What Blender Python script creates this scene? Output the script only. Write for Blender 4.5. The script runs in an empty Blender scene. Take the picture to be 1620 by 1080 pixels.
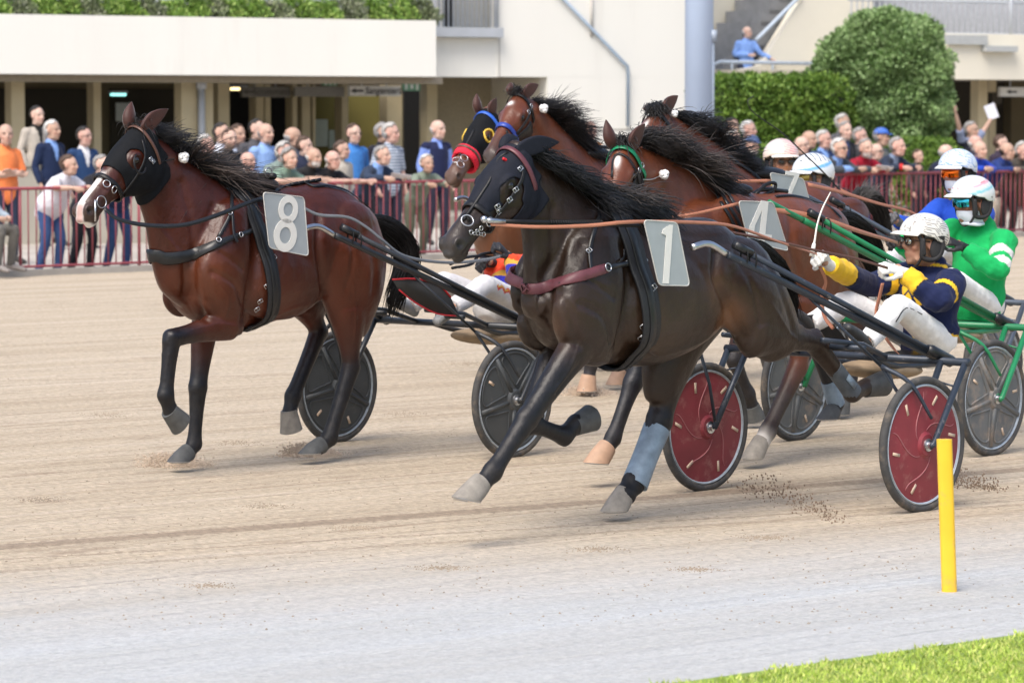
import bpy, bmesh, math, random
import numpy as np
from mathutils import Vector, Matrix, Quaternion
from mathutils.bvhtree import BVHTree
R = math.radians
random.seed(7); RNG = np.random.RandomState(7)
SC = bpy.context.scene
# ------------------------------------------------------------------ camera, sky, sun, exposure
FPX = 5400.0; CH = 2.07; PIT = math.atan(350 / FPX)
cam_d = bpy.data.cameras.new('camera'); cam = bpy.data.objects.new('camera', cam_d)
SC.collection.objects.link(cam); SC.camera = cam
cam.location = (0, 0, CH); cam.rotation_euler = (R(90) - PIT, 0, 0)
cam_d.sensor_width = 36; cam_d.lens = 36 * FPX / 1620
cam_d.clip_start = 0.5; cam_d.clip_end = 2000
cam_d.dof.use_dof = True; cam_d.dof.focus_distance = 18.6; cam_d.dof.aperture_fstop = 5.0
SUN_EL, SUN_AZ = R(56), R(205)      # azimuth clockwise from +Y
W = bpy.data.worlds.new('World'); SC.world = W; W.use_nodes = True
_nt = W.node_tree; _bg = _nt.nodes['Background']
_sky = _nt.nodes.new('ShaderNodeTexSky'); _sky.sky_type = 'NISHITA'; _sky.sun_disc = False
_sky.sun_elevation = SUN_EL; _sky.sun_rotation = SUN_AZ
_sky.air_density = 1.0; _sky.dust_density = 4.0; _sky.ozone_density = 0.6
_nt.links.new(_sky.outputs[0], _bg.inputs[0]); _bg.inputs[1].default_value = 0.15
_sl = bpy.data.lights.new('sun', 'SUN'); _sl.energy = 1.7; _sl.angle = R(34); _sl.color = (1, .96, .9)
sun = bpy.data.objects.new('sun', _sl); SC.collection.objects.link(sun)
_sd = Vector((math.sin(SUN_AZ) * math.cos(SUN_EL), math.cos(SUN_AZ) * math.cos(SUN_EL), math.sin(SUN_EL)))
sun.rotation_euler = _sd.to_track_quat('Z', 'Y').to_euler(); sun.location = (0, 0, 30)
SC.view_settings.view_transform = 'Standard'; SC.view_settings.look = 'None'
SC.view_settings.exposure = 0.66; SC.view_settings.gamma = 1
# ------------------------------------------------------------------ pixel rays
A_ = np.array
FW = A_([0, math.cos(PIT), -math.sin(PIT)]); UP = A_([0, math.sin(PIT), math.cos(PIT)]); RT = A_([1., 0, 0]); CC = A_([0, 0, CH])
def ray(x, y): return FW * FPX + RT * (x - 810) + UP * (540 - y)
def G(x, y, z=0.0):
    d = ray(x, y); return CC + d * ((z - CH) / d[2])
class Fr:
    """upright frame: local X = heading, Y = left (towards the camera side), Z = up"""
    def __init__(s, O, th):
        s.O = A_([O[0], O[1], 0.0]); t = R(th)
        s.n = A_([math.sin(t), -math.cos(t), 0]); s.h = A_([s.n[1], -s.n[0], 0])
        s.rot = math.atan2(s.h[1], s.h[0])
    def L(s, x, y, w=0.0):
        d = ray(x, y); k = (w - (CC - s.O) @ s.n) / (d @ s.n); P = CC + d * k - s.O
        return A_([P @ s.h, w, P[2]])
    def loc(s, P):
        P = A_(P) - s.O; return A_([P @ s.h, P @ s.n, P[2]])
    def ray(s, x, y):
        d = ray(x, y); d = d / np.linalg.norm(d); return s.loc(CC), A_([d @ s.h, d @ s.n, d[2]])
    def W(s, t, w, z): return s.O + s.h * t + s.n * w + A_([0, 0, z])
# ------------------------------------------------------------------ materials
def lin(h):
    h = h.lstrip('#'); c = [int(h[i:i + 2], 16) / 255 for i in (0, 2, 4)]
    return tuple(x / 12.92 if x <= .04045 else ((x + .055) / 1.055) ** 2.4 for x in c)
MATS = {}
def mat(name, col, rough=.6, metal=0., var=.12, vscale=18., bump=0., bscale=60., attr=False, spec=.5, sheen=0., coat=0., stretch=None, dirt=None, dscale=9.):
    if name in MATS: return MATS[name]
    m = bpy.data.materials.new(name); m.use_nodes = True; MATS[name] = m
    nt = m.node_tree; N = nt.nodes; Lk = nt.links; b = N['Principled BSDF']
    b.inputs['Roughness'].default_value = rough; b.inputs['Metallic'].default_value = metal
    b.inputs['Specular IOR Level'].default_value = spec
    if sheen: b.inputs['Sheen Weight'].default_value = sheen; b.inputs['Sheen Roughness'].default_value = .4
    if coat: b.inputs['Coat Weight'].default_value = coat; b.inputs['Coat Roughness'].default_value = .15
    tc = N.new('ShaderNodeTexCoord'); mp = N.new('ShaderNodeMapping'); Lk.new(tc.outputs['Object'], mp.inputs[0])
    if stretch: mp.inputs['Scale'].default_value = stretch
    n = N.new('ShaderNodeTexNoise'); n.inputs['Scale'].default_value = vscale; n.inputs['Detail'].default_value = 5
    Lk.new(mp.outputs[0], n.inputs['Vector'])
    r = N.new('ShaderNodeMapRange'); r.inputs[1].default_value = .25; r.inputs[2].default_value = .75
    r.inputs[3].default_value = 1 - var; r.inputs[4].default_value = 1 + var; Lk.new(n.outputs[0], r.inputs[0])
    mul = N.new('ShaderNodeVectorMath'); mul.operation = 'SCALE'; Lk.new(r.outputs[0], mul.inputs['Scale'])
    if attr:
        a = N.new('ShaderNodeAttribute'); a.attribute_name = 'Col'; Lk.new(a.outputs['Color'], mul.inputs[0])
    else: mul.inputs[0].default_value = col[:3]
    out = mul.outputs[0]
    if dirt:
        n3 = N.new('ShaderNodeTexNoise'); n3.inputs['Scale'].default_value = dscale; n3.inputs['Detail'].default_value = 8; n3.inputs['Roughness'].default_value = .7
        Lk.new(mp.outputs[0], n3.inputs['Vector'])
        r3 = N.new('ShaderNodeMapRange'); r3.inputs[1].default_value = dirt[3]; r3.inputs[2].default_value = dirt[3] + .18; Lk.new(n3.outputs[0], r3.inputs[0])
        mx = N.new('ShaderNodeMix'); mx.data_type = 'RGBA'; Lk.new(r3.outputs[0], mx.inputs[0]); Lk.new(out, mx.inputs[6]); mx.inputs[7].default_value = (*dirt[:3], 1)
        out = mx.outputs[2]
    Lk.new(out, b.inputs['Base Color'])
    if bump:
        n2 = N.new('ShaderNodeTexNoise'); n2.inputs['Scale'].default_value = bscale; n2.inputs['Detail'].default_value = 6
        Lk.new(mp.outputs[0], n2.inputs['Vector'])
        bp = N.new('ShaderNodeBump'); bp.inputs['Strength'].default_value = 1; bp.inputs['Distance'].default_value = bump
        Lk.new(n2.outputs[0], bp.inputs['Height']); Lk.new(bp.outputs[0], b.inputs['Normal'])
    return m
def emit(name, col, s):
    m = bpy.data.materials.new(name); m.use_nodes = True; b = m.node_tree.nodes['Principled BSDF']
    b.inputs['Base Color'].default_value = (*col, 1); b.inputs['Emission Color'].default_value = (*col, 1); b.inputs['Emission Strength'].default_value = s
    return m
# ------------------------------------------------------------------ objects
COL = SC.collection
def tag(o, label=None, cat=None, group=None, kind=None):
    if label: o['label'] = label
    if cat: o['category'] = cat
    if group: o['group'] = group
    if kind: o['kind'] = kind
    return o
def empty(name, loc=(0, 0, 0), rz=0., label=None, cat=None, group=None):
    o = bpy.data.objects.new(name, None); COL.objects.link(o); o.location = loc; o.rotation_euler = (0, 0, rz); o.empty_display_size = .2
    return tag(o, label, cat, group)
def catmull(P, sub):
    P = A_(P, dtype=float); n = len(P)
    if n < 3 or sub < 2:
        ts = np.linspace(0, n - 1, (n - 1) * max(sub, 1) + 1); i = np.minimum(ts.astype(int), n - 2); f = (ts - i)[:, None]
        return P[i] * (1 - f) + P[i + 1] * f
    Q = np.vstack([2 * P[0] - P[1], P, 2 * P[-1] - P[-2]]); out = []
    for i in range(n - 1):
        a, b, c, d = Q[i:i + 4]
        for k in range(sub):
            t = k / sub
            out.append(.5 * ((2 * b) + (c - a) * t + (2 * a - 5 * b + 4 * c - d) * t * t + (3 * b - a - 3 * c + d) * t ** 3))
    out.append(P[-1]); return A_(out)
def unit(v): v = A_(v, dtype=float); return v / max(np.linalg.norm(v), 1e-9)
class MB:
    def __init__(s): s.v = []; s.f = []; s.m = []; s.mi = 0; s.samples = []
    def add(s, V, Fs):
        o = len(s.v); s.v.extend([tuple(map(float, p)) for p in V]); s.f.extend([tuple(o + i for i in f) for f in Fs]); s.m.extend([s.mi] * len(Fs))
    def box(s, c, d, ax=None):
        ax = np.eye(3) if ax is None else A_(ax); c = A_(c)
        V = [c + ax[0] * d[0] * i / 2 + ax[1] * d[1] * j / 2 + ax[2] * d[2] * k / 2 for i in (-1, 1) for j in (-1, 1) for k in (-1, 1)]
        s.add(V, [(0, 1, 3, 2), (4, 6, 7, 5), (0, 4, 5, 1), (2, 3, 7, 6), (0, 2, 6, 4), (1, 5, 7, 3)])
    def rings(s, Rr, cap=True, closed=False):
        K = len(Rr[0]); n = len(Rr); V = [p for r in Rr for p in r]; Fs = []
        for i in range(n - 1 + (1 if closed else 0)):
            a = i * K; b = ((i + 1) % n) * K
            for k in range(K): Fs.append((a + k, a + (k + 1) % K, b + (k + 1) % K, b + k))
        if cap and not closed:
            V.append(np.mean(Rr[0], 0)); V.append(np.mean(Rr[-1], 0)); o = n * K; e = (n - 1) * K
            for k in range(K): Fs.append((o, (k + 1) % K, k)); Fs.append((o + 1, e + k, e + (k + 1) % K))
        s.add(V, Fs)
    def loft(s, st, K=20, sub=4, col=None, rnd=True):
        """st: (centre, u, v) half vectors; optional 4th colour"""
        c = catmull([a[0] for a in st], sub); u = catmull([a[1] for a in st], sub); v = catmull([a[2] for a in st], sub)
        cols = catmull([(a[3] if len(a) > 3 else (col or (1, 1, 1))) for a in st], sub) if (col or len(st[0]) > 3) else None
        if rnd:
            d0 = unit(c[0] - c[1]); d1 = unit(c[-1] - c[-2]); r0 = min(np.linalg.norm(u[0]), np.linalg.norm(v[0])); r1 = min(np.linalg.norm(u[-1]), np.linalg.norm(v[-1]))
            pre = [(c[0] + d0 * r0 * q, u[0] * w_, v[0] * w_) for q, w_ in ((.85, .4), (.55, .8))]; post = [(c[-1] + d1 * r1 * q, u[-1] * w_, v[-1] * w_) for q, w_ in ((.55, .8), (.85, .4))]
            c = np.vstack([[p[0] for p in pre], c, [p[0] for p in post]]); u = np.vstack([[p[1] for p in pre], u, [p[1] for p in post]]); v = np.vstack([[p[2] for p in pre], v, [p[2] for p in post]])
            if cols is not None: cols = np.vstack([cols[:1], cols[:1], cols, cols[-1:], cols[-1:]])
        th = np.linspace(0, 2 * math.pi, K, endpoint=False); ct = np.cos(th)[:, None]; sn = np.sin(th)[:, None]
        s.rings([c[i] + u[i] * ct + v[i] * sn for i in range(len(c))])
        if cols is not None:
            for i in range(len(c)):
                a_, b_ = np.linalg.norm(u[i]), np.linalg.norm(v[i])
                s.samples.append((*c[i], max(.012, (a_ + b_) / 2), *cols[i]))
    def tube(s, P, r, K=10, sub=1, flat=None, cap=True, closed=False):
        P = catmull(P, sub) if sub > 1 else A_(P, dtype=float); n = len(P)
        r = np.interp(np.linspace(0, 1, n), np.linspace(0, 1, len(r)), r) if hasattr(r, '__len__') else np.full(n, r)
        T = np.gradient(P, axis=0) if n > 2 else np.repeat([P[1] - P[0]], n, 0)
        T = T / np.maximum(np.linalg.norm(T, axis=1)[:, None], 1e-9)
        if closed: T = np.roll(P, -1, 0) - np.roll(P, 1, 0); T = T / np.maximum(np.linalg.norm(T, axis=1)[:, None], 1e-9)
        a = A_([0, 0, 1.]) if abs(T[0][2]) < .9 else A_([1., 0, 0]); u = unit(np.cross(T[0], a)); Rr = []
        th = np.linspace(0, 2 * math.pi, K, endpoint=False)
        for i in range(n):
            u = unit(u - T[i] * (u @ T[i])); w = np.cross(T[i], u)
            Rr.append(P[i] + r[i] * (u * np.cos(th)[:, None] + w * np.sin(th)[:, None]))
        s.rings(Rr, cap, closed)
    def ell(s, c, r, ax=None, K=16, M=10, col=None):
        ax = np.eye(3) if ax is None else A_(ax); c = A_(c, dtype=float); r = (r, r, r) if not hasattr(r, '__len__') else r
        Rr = []
        for i in range(1, M):
            p = math.pi * i / M; th = np.linspace(0, 2 * math.pi, K, endpoint=False)
            Rr.append([c + ax[0] * r[0] * math.sin(p) * math.cos(t) + ax[1] * r[1] * math.sin(p) * math.sin(t) + ax[2] * r[2] * math.cos(p) for t in th])
        K_ = K; o = len(Rr); V = [p for q in Rr for p in q] + [c + ax[2] * r[2], c - ax[2] * r[2]]; Fs = []
        for i in range(o - 1):
            for k in range(K_): Fs.append((i * K_ + k, i * K_ + (k + 1) % K_, (i + 1) * K_ + (k + 1) % K_, (i + 1) * K_ + k))
        for k in range(K_): Fs.append((o * K_, (k + 1) % K_, k)); Fs.append((o * K_ + 1, (o - 1) * K_ + k, (o - 1) * K_ + (k + 1) % K_))
        s.add(V, Fs)
        if col is not None: s.samples.append((*c, float(np.mean(r)), *col))
    def lathe(s, c, ax, prof, K=48):
        """prof: (axial, radius) pairs round axis ax through c; ax = (x_axis, y_axis, axis)"""
        th = np.linspace(0, 2 * math.pi, K, endpoint=False); c = A_(c); ax = A_(ax)
        s.rings([[c + ax[2] * a + r * (ax[0] * math.cos(t) + ax[1] * math.sin(t)) for t in th] for a, r in prof], cap=True)
    def prism(s, poly, ext):
        """closed polygon (3D points) extruded by vector ext"""
        n = len(poly); P = [A_(p, dtype=float) for p in poly]; ext = A_(ext)
        s.add(P + [p + ext for p in P], [tuple(range(n))[::-1], tuple(range(n, 2 * n))] + [(i, (i + 1) % n, n + (i + 1) % n, n + i) for i in range(n)])
    def ribbon(s, P, Nn, w, t=.004, sub=1, closed=False):
        P = A_(P, dtype=float); Nn = A_(Nn, dtype=float)
        if sub > 1: P = catmull(P, sub); Nn = catmull(Nn, sub)
        n = len(P); w = np.interp(np.linspace(0, 1, n), np.linspace(0, 1, len(w)), w) if hasattr(w, '__len__') else np.full(n, w); Rr = []
        for i in range(n):
            T = unit(P[(i + 1) % n] - P[i - 1]) if closed else unit(P[min(i + 1, n - 1)] - P[max(i - 1, 0)])
            N_ = unit(Nn[i]); B = unit(np.cross(T, N_)) * w[i] / 2; N_ = N_ * t
            Rr.append([P[i] + B, P[i] + B * .85 + N_, P[i] - B * .85 + N_, P[i] - B])
        s.rings(Rr, True, closed)
    def build(s, name, m, parent=None, smooth=True, loc=None, rz=0.):
        me = bpy.data.meshes.new(name); me.from_pydata(s.v, [], s.f); me.validate(); me.update()
        ms = m if isinstance(m, (list, tuple)) else [m]
        for q in ms: me.materials.append(q)
        if len(ms) > 1: me.polygons.foreach_set('material_index', s.m[:len(me.polygons)])
        if smooth: me.shade_smooth(); 
        o = bpy.data.objects.new(name, me); COL.objects.link(o); o.parent = parent
        if loc is not None: o.location = loc; o.rotation_euler = (0, 0, rz)
        return o
def fixnormals(me):
    bm = bmesh.new(); bm.from_mesh(me); bmesh.ops.recalc_face_normals(bm, faces=bm.faces); bm.to_mesh(me); bm.free()
def autosmooth(o, ang=40):
    try:
        o.data.set_sharp_from_angle(angle=R(ang))
    except Exception: pass
    return o
def remesh(mb, voxel, smooth=3, lam=.5):
    """voxel union of everything in mb -> (verts, faces) numpy"""
    me = bpy.data.meshes.new('tmp'); me.from_pydata(mb.v, [], mb.f); fixnormals(me)
    o = bpy.data.objects.new('tmp', me); COL.objects.link(o)
    md = o.modifiers.new('r', 'REMESH'); md.mode = 'VOXEL'; md.voxel_size = voxel; md.adaptivity = 0
    dg = bpy.context.evaluated_depsgraph_get(); ev = o.evaluated_get(dg); m2 = bpy.data.meshes.new_from_object(ev)
    bpy.data.objects.remove(o); bpy.data.meshes.remove(me)
    n = len(m2.vertices); V = np.zeros(n * 3); m2.vertices.foreach_get('co', V); V = V.reshape(-1, 3)
    E = np.zeros(len(m2.edges) * 2, dtype=int); m2.edges.foreach_get('vertices', E); E = E.reshape(-1, 2)
    for _ in range(smooth):
        acc = np.zeros_like(V); np.add.at(acc, E[:, 0], V[E[:, 1]]); np.add.at(acc, E[:, 1], V[E[:, 0]])
        dg_ = np.bincount(E.ravel(), minlength=n)[:, None]; V = V * (1 - lam) + lam * acc / np.maximum(dg_, 1)
    m2.vertices.foreach_set('co', V.ravel()); m2.update()
    return m2, V
def vnormals(me):
    n = len(me.vertices); N_ = np.zeros(n * 3); me.vertex_normals.foreach_get('vector', N_); return N_.reshape(-1, 3)
def setverts(me, V): me.vertices.foreach_set('co', V.ravel()); me.update()
def paint(me, V, C):
    a = me.color_attributes.new('Col', 'FLOAT_COLOR', 'POINT'); c = np.ones((len(V), 4)); c[:, :3] = np.clip(C, 0, 1); a.data.foreach_set('color', c.ravel())
def colour_field(V, samples):
    S = A_(samples); out = np.zeros((len(V), 3))
    for i in range(0, len(V), 8000):
        d = np.linalg.norm(V[i:i + 8000, None] - S[None, :, :3], axis=2) / S[None, :, 3]
        w = 1 / np.maximum(d, .3) ** 7; out[i:i + 8000] = (w @ S[:, 4:7]) / w.sum(1)[:, None]
    return out
def mesh_obj(name, me, m, parent=None):
    me.materials.clear()
    for q in (m if isinstance(m, (list, tuple)) else [m]): me.materials.append(q)
    me.shade_smooth(); o = bpy.data.objects.new(name, me); COL.objects.link(o); o.parent = parent; me.name = name; return o
def noise3(V, f, seed=0):
    rs = np.random.RandomState(seed); out = np.zeros(len(V))
    for k in range(7):
        d = rs.normal(size=3); d /= np.linalg.norm(d); out += np.sin(V @ d * f * (0.7 + .25 * k) + rs.rand() * 6.28)
    return out / 4
def shell(me, V, N_, mask, off, thick, name, m, parent, relax=4):
    """a garment: the faces of a body whose verts are all in mask, lifted off the surface"""
    nf = len(me.polygons); idx = [p.vertices[:] for p in me.polygons if all(mask[i] for i in p.vertices)]
    if not idx: return None
    used = sorted({i for f in idx for i in f}); mp = {u: k for k, u in enumerate(used)}
    P = V[used] + N_[used] * off; NN = N_[used]; Fs = [[mp[i] for i in f] for f in idx]
    ed = {}
    for f in Fs:
        for a, b in zip(f, f[1:] + f[:1]): k = (min(a, b), max(a, b)); ed[k] = ed.get(k, 0) + 1
    be = [k for k, c in ed.items() if c == 1]; nb = {}
    for a, b in be: nb.setdefault(a, []).append(b); nb.setdefault(b, []).append(a)
    for _ in range(relax):
        Q = P.copy()
        for a, l in nb.items(): Q[a] = P[a] * .4 + .6 * np.mean(P[l], 0)
        P = Q
    n = len(P); V2 = np.vstack([P, P + NN * thick]); F2 = [tuple(f[::-1]) for f in Fs] + [tuple(i + n for i in f) for f in Fs]
    e_or = set()
    for f in Fs:
        for a, b in zip(f, f[1:] + f[:1]):
            if ed[(min(a, b), max(a, b))] == 1: F2.append((a, b, b + n, a + n))
    me2 = bpy.data.meshes.new(name); me2.from_pydata(V2.tolist(), [], F2); me2.update()
    return mesh_obj(name, me2, m, parent)
def text_mesh(body, size, name, m, parent, M4, extrude=.002, bold=0.0, align='CENTER', shear=0):
    cu = bpy.data.curves.new('t', 'FONT'); cu.body = body; cu.size = size; cu.extrude = extrude; cu.offset = bold; cu.align_x = align; cu.align_y = 'CENTER'; cu.shear = shear
    t = bpy.data.objects.new('t', cu); COL.objects.link(t); dg = bpy.context.evaluated_depsgraph_get()
    me = bpy.data.meshes.new_from_object(t.evaluated_get(dg)); bpy.data.objects.remove(t); bpy.data.curves.remove(cu)
    me.transform(M4); me.materials.clear(); me.materials.append(m); o = bpy.data.objects.new(name, me); COL.objects.link(o); o.parent = parent; return o
def strands(mb, roots, dirs, lens, wfun, r=.0022, seg=6, seed=1, jit=.25):
    """tapered three-sided hairs. wfun(p0, d, L, s) -> offset along the strand"""
    rs = np.random.RandomState(seed)
    for p0, d, L in zip(roots, dirs, lens):
        j = rs.normal(size=3) * jit; P = []; ph = rs.rand() * 6.28; am = rs.rand() * .03
        for i in range(seg + 1):
            s = i / seg; q = p0 + wfun(p0, d, L, s) + j * L * .35 * s ** 1.5 + A_([0, math.sin(ph + 5 * s), math.cos(ph + 4 * s)]) * am * s; P.append(q)
        mb.tube(P, [r, r, r * .8, r * .25], K=3)
# ------------------------------------------------------------------ horses
BLK = (.016, .015, .018)
LEG_F = [(0, .0, .100, .080), (0, .35, .080, .066), (0, .7, .061, .055), (0, .9, .057, .053), (1, 0, .063, .057), (1, .13, .054, .049), (1, .45, .045, .041), (1, .8, .045, .041), (2, 0, .057, .049), (2, .5, .045, .042), (3, 0, .052, .050)]
LEG_H = [(0, .0, .150, .100), (0, .3, .115, .088), (0, .65, .076, .060), (0, .88, .061, .052), (1, 0, .069, .057), (1, .15, .060, .052), (1, .5, .049, .044), (1, .84, .047, .043), (2, 0, .059, .051), (2, .5, .047, .043), (3, 0, .053, .051)]
HEAD = [(0.0, .000, .150, .070), (.10, .008, .225, .082), (.20, .014, .268, .094), (.30, .014, .275, .100), (.40, .008, .245, .088), (.50, .002, .195, .070), (.62, -.004, .155, .058), (.74, -.004, .135, .052), (.84, -.003, .132, .055), (.92, -.008, .128, .058), (.98, -.028, .112, .050), (1.01, -.045, .095, .036)]
M_metal = mat('polished_metal', (.55, .56, .58), .3, 1., .1)
M_leather = mat('black_leather', (.008, .008, .009), .42, 0, .2, 30, .0006, 120, spec=.35)
M_patent = mat('dark_strap', (.012, .013, .015), .34, 0, .2, 30)
M_hoof = mat('dusty_hoof', (.24, .22, .19), .7, 0, .25, 25, .001, 60)
M_hoofd = mat('grey_hoof', (.075, .078, .078), .65, 0, .25, 25, .001, 60)
M_sole = mat('hoof_sole', (.20, .13, .08), .8, 0, .3, 30)
M_eye = mat('horse_eye', (.008, .006, .005), .06, 0, .0, spec=.8)
M_flower = mat('white_rosette', (.8, .8, .8), .7, 0, .05)
def coatmat(name, rough, bump=.0009):
    if name in MATS: return MATS[name]
    m = _coat(name, rough, bump); nt = m.node_tree; N = nt.nodes; Lk = nt.links; b = N['Principled BSDF']; tc = [n for n in N if n.type == 'TEX_COORD'][0]
    sx = N.new('ShaderNodeSeparateXYZ'); Lk.new(tc.outputs['Object'], sx.inputs[0]); mr = N.new('ShaderNodeMapRange'); mr.inputs[1].default_value = .15; mr.inputs[2].default_value = .95; mr.inputs[3].default_value = 1; mr.inputs[4].default_value = 0; Lk.new(sx.outputs[2], mr.inputs[0])
    n = N.new('ShaderNodeTexNoise'); n.inputs['Scale'].default_value = 16; n.inputs['Detail'].default_value = 8; n.inputs['Roughness'].default_value = .72; Lk.new(tc.outputs['Object'], n.inputs['Vector']); r = N.new('ShaderNodeMapRange'); r.inputs[1].default_value = .42; r.inputs[2].default_value = .72; r.inputs[4].default_value = .12; Lk.new(n.outputs[0], r.inputs[0])
    f = N.new('ShaderNodeMath'); f.operation = 'MULTIPLY'; Lk.new(mr.outputs[0], f.inputs[0]); Lk.new(r.outputs[0], f.inputs[1]); mx = N.new('ShaderNodeMix'); mx.data_type = 'RGBA'; src = b.inputs['Base Color'].links[0].from_socket; Lk.new(f.outputs[0], mx.inputs[0]); Lk.new(src, mx.inputs[6]); mx.inputs[7].default_value = (.17, .135, .105, 1); Lk.new(mx.outputs[2], b.inputs['Base Color'])
    rr = N.new('ShaderNodeMapRange'); rr.inputs[3].default_value = rough; rr.inputs[4].default_value = .60; Lk.new(mr.outputs[0], rr.inputs[0]); Lk.new(rr.outputs[0], b.inputs['Roughness'])
    n2 = N.new('ShaderNodeTexNoise'); n2.inputs['Scale'].default_value = 11; n2.inputs['Detail'].default_value = 3; Lk.new(tc.outputs['Object'], n2.inputs['Vector']); bp = N.new('ShaderNodeBump'); bp.inputs['Distance'].default_value = .010; Lk.new(n2.outputs[0], bp.inputs['Height']); old = b.inputs['Normal'].links[0].from_node; Lk.new(bp.outputs[0], old.inputs['Normal']); return m
def _coat(name, rough, bump):
    return mat(name, (1, 1, 1), rough, 0, .30, 7, bump, 190, attr=True, sheen=.0, spec=.42, stretch=(1, 1, .4))
class Horse: pass
def hnorm(h, v): return v
def build_horse(fr, S):
    H = Horse(); H.fr = fr; L = fr.L; mb = MB(); H.S = S
    root = empty(S['name'], (fr.O[0], fr.O[1], 0), fr.rot, S['label'], 'horse', 'trotting horses racing in harness'); H.root = root
    base = S['coat']; top = S.get('top', base); dark = S.get('dark', BLK)
    Y = A_([0, 1., 0])
    # torso and neck rings
    st = []
    for tx, ty, bx, by, hw in S['torso']:
        t, b = L(tx, ty), L(bx, by); st.append(((t + b) / 2, (t - b) / 2, Y * hw, base))
    mb.loft(st, K=32, sub=5)
    st = []
    for tx, ty, bx, by, hw in S['neck']:
        t, b = L(tx, ty), L(bx, by); st.append(((t + b) / 2, (t - b) / 2, Y * hw, base))
    mb.loft(st, K=28, sub=5)
    # head
    P0, P1 = L(*S['poll']), L(*S['nose']); Lh = np.linalg.norm(P1 - P0); a = unit(P1 - P0); d = A_([a[2], 0, -a[0]]); k = Lh / .64 * S.get('hd', 1); sd = A_([0, 1., 0])
    yaw = R(S.get('yaw', 0)); c_, s_ = math.cos(yaw), math.sin(yaw)
    rz = A_([[c_, -s_, 0], [s_, c_, 0], [0, 0, 1]]); a, d, sd = rz @ a, rz @ d, rz @ sd
    H.a, H.d, H.sd, H.P0, H.Lh, H.k = a, d, sd, P0, Lh, k
    hp = lambda s, dd, y: P0 + a * s * Lh + d * dd * k + sd * y * k
    H.hp = hp; mzc = S.get('muzzle', tuple(x * .45 for x in base))
    st = []
    for s, d0, d1, w_ in HEAD:
        cc = hp(s, (d1 - d0) / 2, 0); cl = base if s < .7 else mzc if s > .86 else tuple((x + y) / 2 for x, y in zip(base, mzc))
        st.append((cc, d * k * (d0 + d1) / 2, sd * w_ * k, cl))
    mb.loft(st, K=24, sub=4)
    for y in (1, -1):
        mb.ell(hp(.24, .17, .052 * y), (.105 * k, .038 * k, .095 * k), (a, sd, d))           # cheek
        mb.ell(hp(.30, .055, .080 * y), (.045 * k, .022 * k, .032 * k), (a, sd, d))          # eye orbit
        mb.ell(hp(.55, .062, .047 * y), (.16 * k, .016 * k, .018 * k), (a, sd, d))           # facial crest
        mb.ell(hp(.935, .050, .044 * y), (.040 * k, .022 * k, .036 * k), (a, sd, d), col=mzc)
    mb.ell(hp(.93, .120, 0), (.050 * k, .034 * k, .028 * k), (a, sd, d), col=mzc)      # lower lip and chin
    # legs
    H.legs = {}
    for nm, lg in S['legs'].items():
        fore = nm[0] == 'f'; w = lg['w']; J = [L(x, y, w * f_) for (x, y), f_ in zip(lg['j'], (1.25, 1, .95, .9, .9) if fore else (1.1, 1, .95, .9, .9))]
        J = [A_(j) for j in J]; tab = LEG_F if fore else LEG_H; sc = lg.get('k', S.get('k', 1.0)) * 1.06; st = []; pts = []; dk = lg.get('dark', .35)
        for seg, f_, r1, r2 in tab:
            p = J[min(seg, 3)] * (1 - f_) + J[min(seg + 1, 3)] * f_ if seg < 3 else J[3]
            g = seg + f_; cl = np.clip((g - dk) / .55, 0, 1); cl = tuple(A_(base) * (1 - cl) + A_(lg.get('dcol', dark)) * cl)
            if lg.get('sock') and g >= lg['sock']: cl = (.55, .53, .5)
            pts.append((p, r1 * sc, r2 * sc, cl))
        for i, (p, r1, r2, cl) in enumerate(pts):
            T = unit((pts[i + 1][0] if i + 1 < len(pts) else J[4]) - (pts[i - 1][0] if i else p - (pts[1][0] - p))); Nn = unit(np.cross(T, Y)); Vv = unit(np.cross(T, Nn))
            st.append((p, Nn * r1, Vv * r2, cl))
        mb.loft(st, K=18, sub=3)
        H.legs[nm] = (J, pts)
        if not fore:     # point of hock
            T = unit(J[1] - J[0]); T2 = unit(J[2] - J[1]); o = unit(T * .9 - T2 * .75); hc = tuple(A_(base) * .4 + A_(dark) * .6)
            mb.tube([J[1] - T * .10 * sc + o * .005, J[1] - T * .02 + o * .062 * sc, J[1] + T2 * .05 + o * .022], [.016, .027 * sc, .02], K=10, sub=3)
            mb.tube([J[1] - T * .20 * sc + o * .02, J[1] - T * .02 + o * .064 * sc], [.02, .018], K=8)
        else:
            T = unit(J[2] - J[1]); o = unit(np.cross(Y, T)); o = o if o[0] < 0 else -o
            mb.ell(J[1] + T * .02 - o * .012, (.05 * sc, .045 * sc, .055 * sc))
            mb.tube([J[1] + o * .028 + T * .05, J[2] + o * .028 - T * .02], [.016, .018], K=8)
            # upper arm mass to the shoulder
        T3 = unit(J[3] - J[2]); o = unit(np.cross(T3, Y)); o = o if o @ unit(J[2] - J[4]) > 0 or True else -o
        back = unit(np.cross(Y, unit(J[2] - J[1]))); back = back if back[0] < 0 else -back
        mb.ell(J[2] + back * .026, (.026, .026, .026), col=dark)                        # ergot
    for e in S.get('muscle', []):
        x, y, w_, rx, ry, rz_, tilt = e; c, s = math.cos(R(tilt)), math.sin(R(tilt))
        for sg in ((1, -1) if S.get('both', True) else (1,)):
            q = L(x, y, w_); q = A_([q[0], sg * w_, q[2]])
            mb.ell(q, (rx, ry, rz_), ([c, 0, s], [0, 1, 0], [-s, 0, c]), K=20, M=12)
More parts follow.
